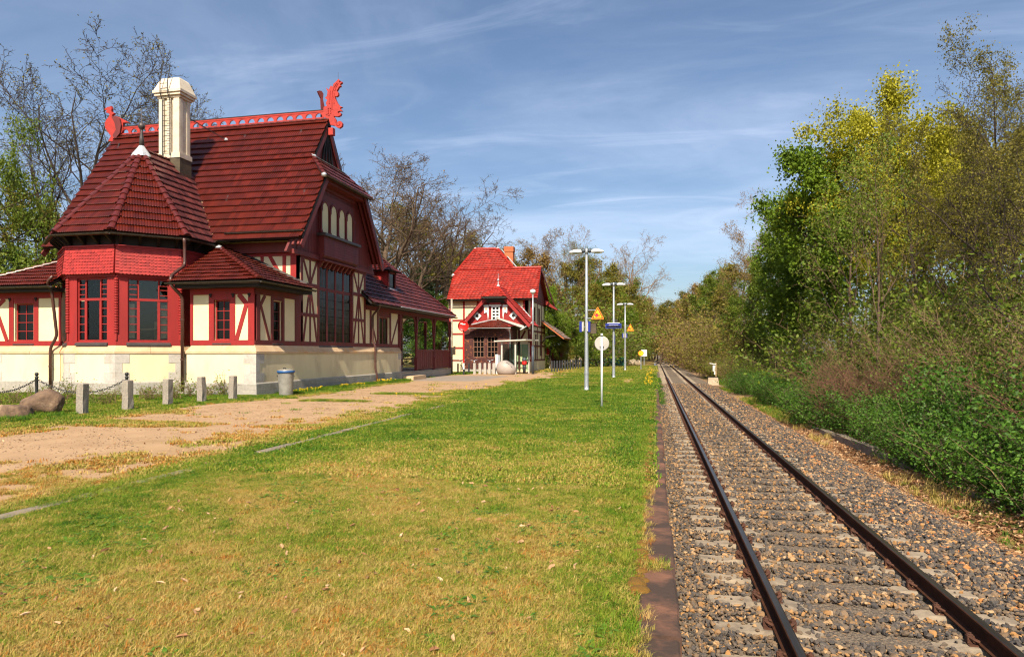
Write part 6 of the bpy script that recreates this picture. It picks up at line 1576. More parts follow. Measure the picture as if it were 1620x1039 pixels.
# ------------------------------------------------------------------ boulders
def boulder(name, c, size, seed, mat, label, rot=0, flat=None):
    rn = random.Random(seed); bm = bmesh.new(); bmesh.ops.create_icosphere(bm, subdivisions=4, radius=1)
    pl = []
    for _ in range(13):
        v = Vector((rn.gauss(0, 1), rn.gauss(0, 1), rn.gauss(0, .8))).normalized(); pl.append((v, rn.uniform(.72, .95)))
    from mathutils import noise as mn
    for v in bm.verts:
        p = v.co.copy(); r_ = 1.0
        for (n_, d_) in pl:
            dt = p.dot(n_)
            if dt > d_: p -= n_*(dt-d_)*.85
        p *= 1+.07*mn.noise(p*2.1+Vector((seed, 0, 0)))+.035*mn.noise(p*5)+.02*mn.noise(p*13)
        v.co = Vector((p.x*size[0], p.y*size[1], p.z*size[2]))
    me = bpy.data.meshes.new(name); bm.to_mesh(me); bm.free(); me.materials.append(mat)
    me.polygons.foreach_set('use_smooth', [True]*len(me.polygons))
    try: me.set_sharp_from_angle(angle=R(38))
    except Exception: pass
    o = bpy.data.objects.new(name, me); COL.objects.link(o); o.location = c; o.rotation_euler = (0, 0, rot); return tag(o, label, 'boulder', None)
q = onZ(53, 657); boulder('boulder', (q[0], q[1]+.3, .28), (.56, .45, .42), 4, M['boulder'], 'large reddish-brown boulder behind the smaller one at the left edge', .3)
q = onZ(8, 662); boulder('boulder', (q[0], q[1]+.2, .10), (.62, .42, .32), 9, M['boulder'], 'low boulder at the left edge in front of the larger one', -.2)
for (px, py, s_, lab, sd) in ((912, 574.5, 1.05, 'pale boulder behind the short black bollards', 3), (1000, 575.5, .75, 'pointed pale boulder right of the green fence', 5), (1009, 576.5, .6, 'low pale boulder beside the orange sign post', 6), (894, 577, .7, 'pale boulder at the left end of the black bollards', 7)):
    q = onZ(px, py); boulder('boulder', (q[0], q[1], .3*s_), (s_, s_*.7, s_*.75), sd, M['boulder_pale'], lab)
# ------------------------------------------------------------------ litter can by the wall
q = onZ(452, 626)
t = thing('litter_can', 'dented galvanised litter can with blue rim by the station wall', 'litter can', (0, 0, 0))
rn = random.Random(2); b = MB(); n = 24; prof_ = [(.25, -.02), (.265, .05), (.27, .25), (.285, .5), (.30, .75), (.31, .92)]
for (r_, z) in prof_:
    for k in range(n):
        a = 2*math.pi*k/n; rr = r_*(1+.025*math.sin(a*3+z*5)+rn.uniform(-.008, .008)); b.v.append((rr*math.cos(a), rr*math.sin(a), z))
b.f = [(i*n+k, i*n+(k+1) % n, (i+1)*n+(k+1) % n, (i+1)*n+k) for i in range(5) for k in range(n)] + [tuple(range(n))[::-1]]; b.t = [.5]*len(b.f); b.build('body', M['canmetal'], t, smooth=True)
b = MB(); b.lathe([(.30, .90), (.335, .905), (.34, .985), (.31, .99)], 24); b.build('rim', M['canblue'], t, smooth=True)
b = MB(); b.lathe([(.325, .985), (.33, 1.0), (.2, 1.05), (.02, 1.065)], 24); b.build('lid', M['canmetal'], t, smooth=True)
b = MB(); b.tube([(-.05, -.1, 1.055), (-.05, -.1, 1.10), (.05, -.1, 1.10), (.05, -.1, 1.055)], .015, 6); b.build('lid_handle', M['iron'], t)
for s in (-1, 1): b = MB(); b.tube([(s*.305, -.06, .8), (s*.36, -.06, .76), (s*.36, .06, .76), (s*.305, .06, .8)], .012, 6); b.build('handle', M['iron'], t)
t.location = (q[0]-.05, q[1]+.1, 0)
# ------------------------------------------------------------------ bus shelter, recycling igloo and street clutter
q0 = onZ(790, 590.5); YS = 51.6
sx = lambda p: onY(p, 560, YS)[0]
t = thing('bus_shelter', 'small glass bus shelter with flat white roof in front of the house', 'bus shelter', (sx(813), YS, 0)); ROOT[t.name] = Vector((sx(813), YS, 0))
zt = onY(810, 541, YS)[1]
for p in (794, 815.5):
    b = MB(); b.box(sx(p)-.06, sx(p)+.06, YS-.06, YS+.06, -.05, zt); b.build('post', M['offwhite'], t)
for p in (806, 831):
    b = MB(); b.box(sx(p)-.05, sx(p)+.05, YS+1.5, YS+1.6, -.05, zt); b.build('post', M['offwhite'], t)
b = MB(); b.prism([(sx(783), YS-.35, zt+.02), (sx(833), YS-.35, zt+.12), (sx(840)+.3, YS+1.9, zt+.12), (sx(790), YS+1.9, zt+.02)], (0, 0, .1)); b.build('roof', M['offwhite'], t)
for (a, c, yy) in ((795.5, 804, YS), (805, 814.5, YS)):
    b = MB(); b.box(sx(a), sx(c), yy-.008, yy+.008, .25, zt-.15); b.build('pane', M['shelter_glass'], t)
for (a, c) in ((808, 818), (819, 830)):
    b = MB(); b.box(sx(a), sx(c), YS+1.54, YS+1.556, .25, zt-.15); b.build('pane', M['shelter_glass'], t)
b = MB(); b.box(sx(808), sx(828), YS+1.15, YS+1.5, .42, .48); b.build('bench', M['old_wood'], t)
t = thing('timetable_board', 'white board on its edge left of the bus shelter', 'notice board', (sx(787), YS-.2, 0))
b = MB(); b.box(sx(785), sx(789), YS-.25, YS-.15, -.05, 1.55); b.build('board', M['white'], t); b = MB(); b.box(sx(789), sx(792), YS-.2, YS+.3, .1, 1.5); b.build('side_panel', M['galv'], t)
q = onZ(800, 592)
t = thing('recycling_igloo', 'beige domed recycling container in front of the bus shelter', 'recycling container', (0, 0, 0))
b = MB(); n = 22; prof_ = [(.55, -.02), (.66, .08), (.74, .3), (.75, .5), (.70, .72), (.58, .90), (.40, 1.02), (.18, 1.08), (.02, 1.09)]
for (r_, z) in prof_:
    for k in range(n):
        a = 2*math.pi*k/n; x, y = r_*math.cos(a), r_*math.sin(a)
        if x > 0: x *= 1.0+.25*max(0, (.75-z))
        zz = z
        lim = 1.12-.75*max(0, x-.02)
        zz = min(zz, max(lim, .25)) if x > 0 else zz
        b.v.append((x, y, zz))
b.f = [(i*n+k, i*n+(k+1) % n, (i+1)*n+(k+1) % n, (i+1)*n+k) for i in range(8) for k in range(n)] + [tuple(range(n))[::-1], tuple(range(8*n, 9*n))]; b.t = [.5]*len(b.f)
b.build('shell', M['igloo'], t, smooth=True)
b = MB(); b.tube([(.14, -.55, .96), (.42, -.50, .76), (.62, -.46, .54)], .022, 6); b.build('seam', M['dark_plastic'], t)
b = MB(); b.lathe([(.06, 0), (.06, .05)], 10, (-.62, -.42, .42), axis='Y'); b.build('lug', M['dark_plastic'], t)
t.location = (q[0], q[1], 0)
q = onZ(829.5, 591)
t = thing('litter_bin', 'slim dark litter bin with a red band beside the bus shelter', 'litter bin', (0, 0, 0))
b = MB(); b.lathe([(.12, 0), (.13, .5), (.14, .72)], 12); b.build('body', M['dark_plastic'], t, smooth=True)
b = MB(); b.lathe([(.19, .72), (.20, .76), (.20, .98), (.19, 1.0)], 12); b.build('band', M['red_gloss'], t, smooth=True)
b = MB(); b.lathe([(.17, 1.0), (.18, 1.14), (.15, 1.25), (.05, 1.3)], 12); b.build('hood', M['lampgrey'], t, smooth=True)
t.location = (q[0], q[1], 0)
q = onZ(733.5, 592.5)
t = thing('red_disc_signal', 'round red disc with white mark on a red and white pole', 'signal disc', (0, 0, 0))
b = MB(); b.lathe([(.07, 0), (.07, .42)], 10); b.build('foot', M['dark_plastic'], t)
b = MB(); b.lathe([(.075, .42), (.075, .88)], 10); b.build('post', M['white'], t)
b = MB(); b.lathe([(.065, .88), (.06, 3.5)], 10); b.build('post', M['red_gloss'], t)
b = MB(); b.lathe([(.40, .03), (.43, .0), (.43, .02), (.02, .08)], 28, (0, -.12, 3.72), axis='Y'); b.build('disc', M['red_gloss'], t, smooth=True)
b = MB(); b.prism([(-.22, -.125, 3.94), (-.05, -.125, 3.94), (.0, -.125, 3.89), (.17, -.125, 3.89), (.17, -.125, 3.82), (-.08, -.125, 3.82), (-.12, -.125, 3.87), (-.22, -.125, 3.87)], (0, -.004, 0)); b.build('mark', M['white'], t)
b = MB(); b.tube([(0, -.05, 3.3), (.05, -.2, 3.42)], .03, 6); b.build('lever', M['iron'], t)
t.location = (q[0], q[1], 0)
t = thing('utility_pole', 'pale wooden pole between the veranda and the red-roofed house', 'pole', (0, 0, 0)); q = onZ(714.5, 591)
b = MB(); b.lathe([(.10, -.1), (.09, 3), (.075, 6.0)], 10); b.build('pole', M['bark_birch'], t, smooth=True); b = MB(); b.box(.06, .3, -.08, .08, 1.5, 2.2); b.build('meter_box', M['sandstone'], t); t.location = (q[0], q[1], 0)
# post-and-rail row of bicycle posts
xs_ = [(741.8, 'm'), (751, 'w'), (759.5, 'w'), (767.5, 'w'), (774.5, 'w'), (781.5, 'w'), (724.5, 'm')]
nth = {751: 'first', 759.5: 'second', 767.5: 'third', 774.5: 'fourth', 781.5: 'fifth'}
for (p, k) in xs_:
    q = onZ(p, 591.5); w_ = .11
    b = MB()
    if k == 'w': b.box(-.1, .1, -.1, .1, -.1, .84); b.box(-.08, .08, -.08, .08, .84, .87)
    else: b.lathe([(.07, -.1), (.07, .8), (.05, .83)], 10)
    o = b.build('bollard', M['signback'] if k == 'w' else M['dark_plastic'], None); o.location = (q[0], q[1], 0)
    if k == 'w': tag(o, '%s white square post of the row left of the recycling container' % nth[p], 'bollard', 'white posts by the house')
    else: tag(o, 'dark round bollard %s the red disc signal' % ('right of' if p > 733 else 'left of'), 'bollard', 'dark bollards by the house')
for k in range(12):
    u = k/11; px, py = 873+u*46, 589-u*5.6; q = onZ(px, py); b = MB(); b.box(-.06, .06, -.06, .06, -.1, .95); b.box(-.045, .045, -.045, .045, .95, .99)
    o = b.build('bollard', M['dark_plastic'], None); o.location = (q[0], q[1], 0); tag(o, 'short black bollard beside the house, %s of the receding row from the left' % ORD[k], 'bollard', 'row of short black bollards')
# bicycles
def bicycle(loc, yaw, label, frame, lean=.1):
    t = thing('bicycle', label, 'bicycle', (0, 0, 0), 'bicycles parked by the porch')
    for s in (-1, 1):
        ring = [(s*.52+.33*math.cos(a), 0, .34+.33*math.sin(a)) for a in [2*math.pi*k/20 for k in range(21)]]
        b = MB(); b.tube(ring, .022, 6, caps=False); w = b.build('wheel', M['tyre'], t)
        b = MB()
        for k in range(10):
            a = 2*math.pi*k/10; b.tube([(s*.52, 0, .34), (s*.52+.31*math.cos(a), 0, .34+.31*math.sin(a))], .004, 3)
        b.build('spokes', M['galv'], w)
    fr = MB(); bb_, st, hd = (-.05, 0, .30), (-.22, 0, .82), (.36, 0, .86)
    for p, q_ in ((bb_, st), (st, hd), (bb_, (.38, 0, .74)), (bb_, (-.52, 0, .34)), ((-.2, 0, .76), (-.52, 0, .34)), ((.34, 0, .95), (.52, 0, .34))): fr.tube([p, q_], .02, 6)
    fr.build('frame', frame, t)
    b = MB(); b.tube([(.30, -.29, 1.08), (.36, -.15, 1.05), (.34, 0, 1.0), (.36, .15, 1.05), (.30, .29, 1.08)], .016, 6); b.tube([(.34, 0, .92), (.34, 0, 1.02)], .018, 6); b.build('handlebar', M['galv'], t)
    b = MB(); b.prism([(-.36, -.08, .92), (-.36, .08, .92), (-.1, .03, .93), (-.1, -.03, .93)], (0, 0, .05)); b.tube([(-.22, 0, .8), (-.24, 0, .93)], .016, 6); b.build('saddle', M['dark_plastic'], t)
    b = MB(); b.lathe([(.05, 0), (.06, .06), (.02, .09)], 10, (.44, 0, .95), axis='X'); b.build('headlight', M['lampwhite'], t)
    b = MB(); b.lathe([(.09, -.02), (.09, .02)], 14, (-.05, .04, .30), axis='Y'); b.tube([(-.05, -.08, .3), (.06, -.1, .2)], .012, 5); b.build('crank', M['iron'], t)
    t.location = loc; t.rotation_euler = (lean, 0, yaw)
q = onZ(749, 589.5); bicycle((q[0], q[1]+.5, 0), R(-70), 'black and red bicycle parked before the porch window', M['red_gloss'])
q = onZ(777, 589.5); bicycle((q[0], q[1]+.5, 0), R(-95), 'blue bicycle with an orange basket front by the white posts', M['canblue'])
q = onZ(729, 589.5); bicycle((q[0], q[1]+.6, 0), R(-60), 'dark bicycle half hidden beside the red disc pole', M['dark_plastic'])
# green mesh fence far behind
gf = thing('green_fence', 'dark green panel fence at the edge of the wood', 'fence', (-9, 80, 0))
xa, xb_ = onY(932, 575, 80)[0], onY(987, 575, 80)[0]
n = 12
for k in range(n+1):
    x = xa+(xb_-xa)*k/n; b = MB(); b.box(x-.04, x+.04, 79.95, 80.05, -.1, 1.15); b.build('post', M['green_fence'], gf)
for k in range(n):
    x0, x1 = xa+(xb_-xa)*k/n+.045, xa+(xb_-xa)*(k+1)/n-.045
    b = MB(); b.box(x0, x1, 79.99, 80.0, .06, 1.08); b.build('panel', M['green_fence'], gf)
# distant house behind the left trees
bh = thing('background_house', 'orange-red tiled house glimpsed behind the trees at the left edge', 'house', (-47, 46, 0))
hx0, hx1 = -54, -43.2
b = MB(); b.box(hx0, hx1, 44, 52, 0, 5.6); b.build('wall', M['cream'], bh)
rp = [Vector((hx0-.4, 43.6, 5.4)), Vector((hx1+.4, 43.6, 5.4)), Vector((hx1+.4, 48, 9.6)), Vector((hx0-.4, 48, 9.6))]
tile_roof([rp], (1, 0, 0), M['brick'], bh, tw=.36, th=.5, amp=.04, lift=.08, waves=1, sub=3, deck=M['dark_wood'], seed=81)
b = MB(); b.add([rp[2], rp[3], (hx0-.4, 52.4, 5.4), (hx1+.4, 52.4, 5.4)], [(0, 1, 2, 3)]); b.add([(hx1, 44, 5.6), (hx1, 52, 5.6), (hx1, 48, 9.4)], [(0, 1, 2)]); b.build('gable_wall', M['cream'], bh)
for x in (-52.5, -49.5, -46.5): b = MB(); b.box(x, x+1.1, 43.94, 43.99, 2.2, 3.8); w = b.build('window', M['white'], bh); b = MB(); b.box(x+.1, x+1.0, 43.92, 43.939, 2.3, 3.7); b.build('pane', M['glass'], w)
# ------------------------------------------------------------------ trees and shrubs
def tubes_np(S, sides_by_level):
    """S: rows p0(3) p1(3) r0 r1 level -> verts, quads"""
    Vs, Fs, off = [], [], 0
    S = np.asarray(S, np.float64)
    for lev in np.unique(S[:, 8]):
        A = S[S[:, 8] == lev]; n = sides_by_level[min(int(lev), len(sides_by_level)-1)]
        p0, p1 = A[:, :3], A[:, 3:6]; d = p1-p0; d /= np.linalg.norm(d, axis=1, keepdims=True)+1e-9
        ref = np.where(np.abs(d[:, 2:3]) > .9, np.array([[1., 0, 0]]), np.array([[0, 0, 1.]]))
        u = np.cross(d, ref); u /= np.linalg.norm(u, axis=1, keepdims=True)+1e-9; w = np.cross(d, u)
        an = 2*np.pi*np.arange(n)/n
        ring = u[:, None, :]*np.cos(an)[None, :, None] + w[:, None, :]*np.sin(an)[None, :, None]
        V0 = p0[:, None, :]+ring*A[:, 6][:, None, None]; V1 = p1[:, None, :]+ring*A[:, 7][:, None, None]
        V = np.concatenate([V0, V1], 1).reshape(-1, 3)
        base = off+np.arange(len(A))[:, None]*2*n; j = np.arange(n)[None, :]; k = (j+1) % n
        F = np.stack([base+j, base+k, base+n+k, base+n+j], -1).reshape(-1, 4)
        Vs.append(V); Fs.append(F); off += len(V)
    return np.concatenate(Vs), np.concatenate(Fs)

def leaves_np(rng, P, size, jit=.4, droop=0.3, aspect=.62):
    n = len(P); a = rng.normal(size=(n, 3)); a[:, 2] -= droop; a /= np.linalg.norm(a, axis=1, keepdims=True)
    b = rng.normal(size=(n, 3)); b -= a*np.sum(a*b, 1, keepdims=True); b /= np.linalg.norm(b, axis=1, keepdims=True)
    s = size*(1+jit*(rng.random((n, 1))*2-1)); nn = np.cross(a, b)
    V = np.stack([P-a*s*.5, P+b*s*aspect*.5+nn*s*.08, P+a*s*.5, P-b*s*aspect*.5+nn*s*.08], 1).reshape(-1, 3)
    F = np.arange(4*n).reshape(-1, 4)
    return V, F

def skeleton(seed, H, r0, bare=.25, n=(9, 7, 6, 4), ang=(48, 45, 42, 40), lr=(.55, .5, .5, .55), gn=(.06, .14, .2, .25, .3), up=(.02, .10, .08, .04, .0), levels=4, lean=(0, 0), top_taper=.07, shape='round', fork=False, rr=(.5, .45, .5, .55)):
    rng = random.Random(seed); S = []; tips = []
    nseg = (8, 6, 4, 3, 2)
    def rec(p, d, L_, r, lev):
        ns = nseg[min(lev, 4)]; seg = L_/ns; pts = [p.copy()]; rs = [r]; dirs = [d.copy()]
        for k in range(ns):
            d = d+Vector((rng.gauss(0, 1), rng.gauss(0, 1), rng.gauss(0, 1)))*gn[min(lev, 4)]+Vector((0, 0, 1))*up[min(lev, 4)]
            d.normalize(); q = p+d*seg; r2 = r*(1-(1-top_taper)*(k+1)/ns) if lev == 0 else rs[0]*(1-.75*(k+1)/ns)
            S.append((*p, *q, rs[-1], r2, lev)); p = q; pts.append(p.copy()); rs.append(r2); dirs.append(d.copy())
        if lev >= levels:
            tips.append((pts[-1], lev)); tips.append((pts[len(pts)//2], lev)); return
        cnt = n[lev]
        for c in range(cnt):
            t0 = bare if lev == 0 else .18
            t = t0+(1-t0)*((c+rng.random()*.8)/cnt) if not (c == cnt-1) else .99
            f = t*ns; i = min(int(f), ns-1); pp = pts[i].lerp(pts[i+1], f-i); dd = dirs[i+1]
            az = c*2.399+rng.uniform(-.5, .5); o = dd.orthogonal().normalized(); o = Quaternion(dd, az) @ o
            an = R(ang[lev]*rng.uniform(.7, 1.25)); nd = (dd*math.cos(an)+o*math.sin(an)).normalized()
            if shape == 'round': ls = (1.15-.75*t) if lev == 0 else (1.1-.6*t)
            elif shape == 'cone': ls = (1.25-1.1*t) if lev == 0 else 1-.5*t
            else: ls = 1.0-.35*t
            rec(pp, nd, L_*lr[lev]*ls*rng.uniform(.75, 1.2), max(TW[0], (rs[i]*(1-(f-i))+rs[min(i+1, ns)]*(f-i))*rr[lev]), lev+1)
    rec(Vector((0, 0, -.15)), Vector((lean[0], lean[1], 1)).normalized(), H, r0, 0)
    S = np.array(S); return S, np.array([tuple(t[0]) for t in tips])

TW = [.004]
def make_proto(name, seed, H, r0, bark, leaf=None, nleaf=0, lsize=.15, spread=.3, sides=(9, 6, 4, 3, 3), split_lev=2, **kw):
    """returns dict of meshes trunk / branches / crown normalised as built (real size)"""
    S, tips = skeleton(seed, H, r0, **kw); rng = np.random.default_rng(seed)
    out_ = {'H': float(max(S[:, 5].max(), .1))}
    A = S[S[:, 8] < split_lev]; B = S[S[:, 8] >= split_lev]
    V, F = tubes_np(A, sides); out_['trunk'] = np_mesh(name+'_trunk', V, F, bark, smooth=True)
    if len(B): V, F = tubes_np(B, sides); out_['branches'] = np_mesh(name+'_branches', V, F, bark)
    if leaf is not None and nleaf:
        P = tips[rng.integers(0, len(tips), nleaf)]+np.clip(rng.normal(size=(nleaf, 3)), -1.5, 1.5)*spread*rng.random((nleaf, 1))
        V, F = leaves_np(rng, P, lsize)
        cl = vnoise(P[:, 0]*1.0+P[:, 2]*.7, P[:, 1]+P[:, 2]*.9, 1.1)
        tint = np.clip(.25+.5*cl+rng.normal(0, .16, nleaf), 0, 1)
        out_['crown'] = np_mesh(name+'_crown', V, F, leaf, tint=tint)
    return out_

def plant(proto, name, loc, label, cat='tree', group=None, h=None, rz=0, sxy=1.0, mats=None):
    s = 1.0 if h is None else h/proto['H']
    t = thing(name, label, cat, (0, 0, 0), group)
    for k in ('trunk', 'branches', 'crown'):
        if k not in proto: continue
        o = bpy.data.objects.new(k, proto[k]); COL.objects.link(o); o.parent = t
        if k in ('crown', 'branches'): o['kind'] = 'stuff'
        if mats and k in mats: o.material_slots[0].link = 'OBJECT'; o.material_slots[0].material = mats[k]
    t.location = loc; t.rotation_euler = (0, 0, rz); t.scale = (s*sxy, s*sxy, s)
    return t

PR = {}
TW[0] = .014
PR['oak'] = make_proto('bare_oak', 11, 15, .34, M['bark'], M['leaf_tan'], 2600, .075, .2, bare=.18, n=(12, 9, 7, 5), ang=(62, 48, 45, 42), lr=(.72, .52, .5, .5), gn=(.07, .18, .22, .28, .3), up=(.02, .10, .07, .02, 0), rr=(.6, .56, .55, .6))
PR['elm'] = make_proto('bare_elm', 23, 16, .30, M['bark_dark'], M['leaf_olive'], 2600, .10, .22, bare=.24, n=(12, 9, 7, 5), ang=(46, 42, 42, 42), lr=(.68, .5, .5, .5), gn=(.05, .12, .18, .25, .3), up=(.02, .14, .08, .02, 0), rr=(.6, .56, .55, .6))
TW[0] = .009
PR['bud'] = make_proto('budding_tree', 37, 13, .20, M['bark_dark'], M['leaf_olive'], 14000, .085, .34, bare=.2, n=(12, 9, 6, 4), ang=(50, 48, 45, 42), lr=(.48, .5, .5, .5), gn=(.06, .14, .2, .25, .3), up=(.02, .08, .06, .02, 0))
TW[0] = .006
PR['maple'] = make_proto('leafy_maple', 41, 11, .2, M['bark_dark'], M['leaf_green'], 34000, .155, .52, bare=.16, n=(13, 8, 6), ang=(62, 50, 48), lr=(.42, .48, .5), gn=(.05, .12, .18, .25), up=(.02, .08, .04, 0), levels=3)
PR['ymaple'] = make_proto('yellow_maple', 43, 12, .2, M['bark_dark'], M['leaf_yellow'], 36000, .125, .5, bare=.36, n=(14, 8, 6), ang=(58, 50, 48), lr=(.50, .48, .5), gn=(.05, .12, .18, .25), up=(.02, .08, .04, 0), levels=3)
PR['young'] = make_proto('young_tree', 47, 9, .09, M['bark_tan'], M['leaf_mid'], 2600, .10, .25, bare=.3, n=(11, 7, 5), ang=(42, 42, 42), lr=(.45, .48, .5), gn=(.05, .12, .18, .25), up=(.02, .12, .06, 0), levels=3, sides=(7, 4, 3, 3))
PR['mixed'] = make_proto('mixed_tree', 53, 11, .16, M['bark'], M['leaf_mid'], 15000, .16, .45, bare=.12, n=(12, 7, 5), ang=(55, 48, 46), lr=(.4, .48, .5), gn=(.06, .14, .2, .25), up=(.02, .10, .05, 0), levels=3, sides=(7, 4, 3, 3))
PR['birch'] = make_proto('slender_tree', 59, 12, .10, M['bark_birch'], M['leaf_mid'], 8000, .10, .25, bare=.2, n=(16, 6, 4), ang=(38, 40, 40), lr=(.26, .45, .5), gn=(.03, .1, .2, .25), up=(.02, .12, .02, -.05), levels=3, shape='cone', sides=(7, 4, 3, 3))
PR['spruce'] = make_proto('spruce', 61, 14, .2, M['bark_dark'], M['needle'], 20000, .20, .35, bare=.06, n=(34, 9), ang=(82, 45), lr=(.24, .4), gn=(.02, .06, .1), up=(0, -.02, -.03), levels=2, shape='cone', sides=(7, 4, 3))
PR['feather'] = make_proto('feathery_tree', 67, 13, .2, M['bark_dark'], M['leaf_mid'], 15000, .15, .55, bare=.1, n=(16, 8, 5), ang=(78, 48, 45), lr=(.42, .45, .5), gn=(.03, .1, .15, .2), up=(0, .0, -.03, -.06), levels=3, shape='round', sides=(7, 4, 3, 3))

def shrub_proto(name, seed, w, h, nst, nleaf, lsize, bark, leaf, twig=True, leafy_top=True, arch=.5):
    """many arching stems from the ground with twigs; leaves through the whole volume"""
    rng = random.Random(seed); S = []; tips = []
    for i in range(nst):
        a = rng.uniform(0, 2*math.pi); r_ = rng.random()**.5*w*.45
        p = Vector((math.cos(a)*r_, math.sin(a)*r_, -.1)); az = a+rng.uniform(-.9, .9)
        d = Vector((math.cos(az)*arch*rng.random(), math.sin(az)*arch*rng.random(), 1)).normalized(); L_ = h*rng.uniform(.55, 1.12); r0 = .007+.006*rng.random()
        for k in range(5):
            d = (d+Vector((rng.gauss(0, .15), rng.gauss(0, .15), rng.gauss(0, .05)-.04*k*arch))).normalized(); q = p+d*L_/5
            S.append((*p, *q, r0*(1-k*.17), r0*(1-(k+1)*.17), 0)); 
            if k >= 0 and twig:
                for _ in range(4):
                    e = (d+Vector((rng.gauss(0, .8), rng.gauss(0, .8), rng.gauss(.1, .5)))).normalized(); l2 = h*rng.uniform(.08, .24); t = p.lerp(q, rng.random()); m_ = t+e*l2*.55; e2 = (e+Vector((rng.gauss(0, .4), rng.gauss(0, .4), .2))).normalized(); u = m_+e2*l2*.45
                    S.append((*t, *m_, .0045, .0032, 1)); S.append((*m_, *u, .0032, .0018, 1)); tips.append(tuple(m_)); tips.append(tuple(u))
            tips.append(tuple(q)); p = q
    S = np.array(S); tips = np.array(tips); g = np.random.default_rng(seed); out_ = {'H': h}
    V, F = tubes_np(S, (4, 3)); out_['branches'] = np_mesh(name+'_branches', V, F, bark)
    if nleaf:
        P = tips[g.integers(0, len(tips), nleaf)]+g.normal(size=(nleaf, 3))*(.10*h*.5+.03); P[:, 2] = np.abs(P[:, 2])
        V, F = leaves_np(g, P, lsize); cl = vnoise(P[:, 0]+P[:, 2]*.7, P[:, 1]+P[:, 2]*.9, .6)
        out_['crown'] = np_mesh(name+'_crown', V, F, leaf, tint=np.clip(.25+.5*cl+g.normal(0, .16, nleaf), 0, 1))
    return out_
PR['hedge'] = shrub_proto('hedge_bush', 71, 2.6, 1.6, 50, 15000, .055, M['bark'], M['leaf_dark'], arch=.8)
PR['hedge2'] = shrub_proto('hedge_bush_b', 72, 2.4, 1.5, 50, 12000, .058, M['bark'], M['leaf_dark'], arch=1.0)
PR['brush'] = shrub_proto('brush', 73, 3.2, 3.2, 80, 15000, .048, M['bark_tan'], M['leaf_mid'], arch=.5)
PR['redtwig'] = shrub_proto('red_twig_bush', 74, 2.8, 2.0, 170, 300, .06, M['bark_red'], M['leaf_mid'], arch=1.0)
PR['olivebush'] = shrub_proto('olive_bush', 75, 4.0, 4.2, 60, 8000, .13, M['bark_tan'], M['leaf_mid'], arch=.8)
PR['tanbush'] = shrub_proto('tan_bush', 76, 4.0, 4.0, 80, 3500, .12, M['bark_tan'], M['leaf_olive'], arch=.7)
PR['rose'] = shrub_proto('rose_bush', 77, .8, .8, 16, 420, .055, M['bark_tan'], M['leaf_mid'], arch=.8)

def atX(px, x):
    r = _ray(px, 557); return r[1]*x/r[0]
def hgt(px, py, x, y):
    d = y*_c-x*_s; return EYE-(py-557)*d/FPX
rnd = random.Random(99)
def place(proto, px, x, py, name, label, zg=-.6, **kw):
    y = atX(px, x); rz = rnd.uniform(0, 6.28); rz = kw.pop('rz', rz)
    return plant(PR[proto], name, (x, y, zg), label, h=hgt(px, py, x, y)-zg, rz=rz, **kw)
# left, behind the station
place('elm', 108, -33.6, 22, 'bare_tree', 'tall bare tree with many steep limbs left of the station chimney', 0, sxy=1.25)
place('elm', 222, -38.0, 74, 'bare_tree', 'smaller bare tree just left of the chimney top', 0, sxy=.9)
place('elm', 40, -39.0, 120, 'bare_tree', 'bare tree behind the green feathery tree at the left edge', 0)
place('feather', -8, -32.5, 180, 'feathery_green_tree', 'feathery yellow-green tree at the left picture edge', 0, sxy=.62)
place('feather', -20, -33.0, 300, 'feathery_green_tree', 'lower feathery tree cut by the left picture edge', 0, sxy=1.1)
place('mixed', 62, -36, 300, 'leafy_tree', 'lower budding tree behind the left wing roof', 0, mats={'crown': M['leaf_olive']})
place('mixed', 30, -36, 400, 'leafy_tree', 'dark leafy shrubby tree over the left wing roof', 0, mats={'crown': M['leaf_dark']}, sxy=1.5)
place('feather', -150, -34, 230, 'feathery_green_tree', 'feathery green tree just outside the left picture edge', 0, sxy=.9)
place('mixed', -230, -37, 300, 'leafy_tree', 'leafy tree well outside the left picture edge', 0, sxy=1.2)
# behind the north wing
place('oak', 622, -25.5, 222, 'bare_oak', 'large spreading bare oak behind the north wing', 0, sxy=1.35)
place('oak', 592, -29.0, 262, 'bare_oak', 'bare oak showing right beside the dark gable edge', 0, sxy=1.2)
place('oak', 660, -31.0, 275, 'bare_oak', 'bare oak farther back between the two nearer oaks', 0, sxy=1.2)
place('oak', 690, -25.0, 290, 'bare_oak', 'smaller bare oak reaching right towards the red-roofed house', 0, sxy=1.2)
place('mixed', 655, -34, 330, 'olive_tree', 'round olive-yellow tree behind the bare oaks', 0, mats={'crown': M['leaf_olive']}, sxy=1.25)
place('spruce', 690, -30, 400, 'spruce', 'dark spruce between the bare oaks and the red roof', 0, sxy=1.6)
place('spruce', 655, -31, 425, 'spruce', 'dark spruce behind the veranda roof', 0, sxy=1.6)
place('mixed', 690, -23, 470, 'leafy_tree', 'leafy bush seen through the veranda posts', 0, mats={'crown': M['leaf_green']}, sxy=1.4)
place('mixed', 662, -24, 480, 'leafy_tree', 'second leafy bush seen through the veranda near its wall', 0, mats={'crown': M['leaf_dark']}, sxy=1.4)
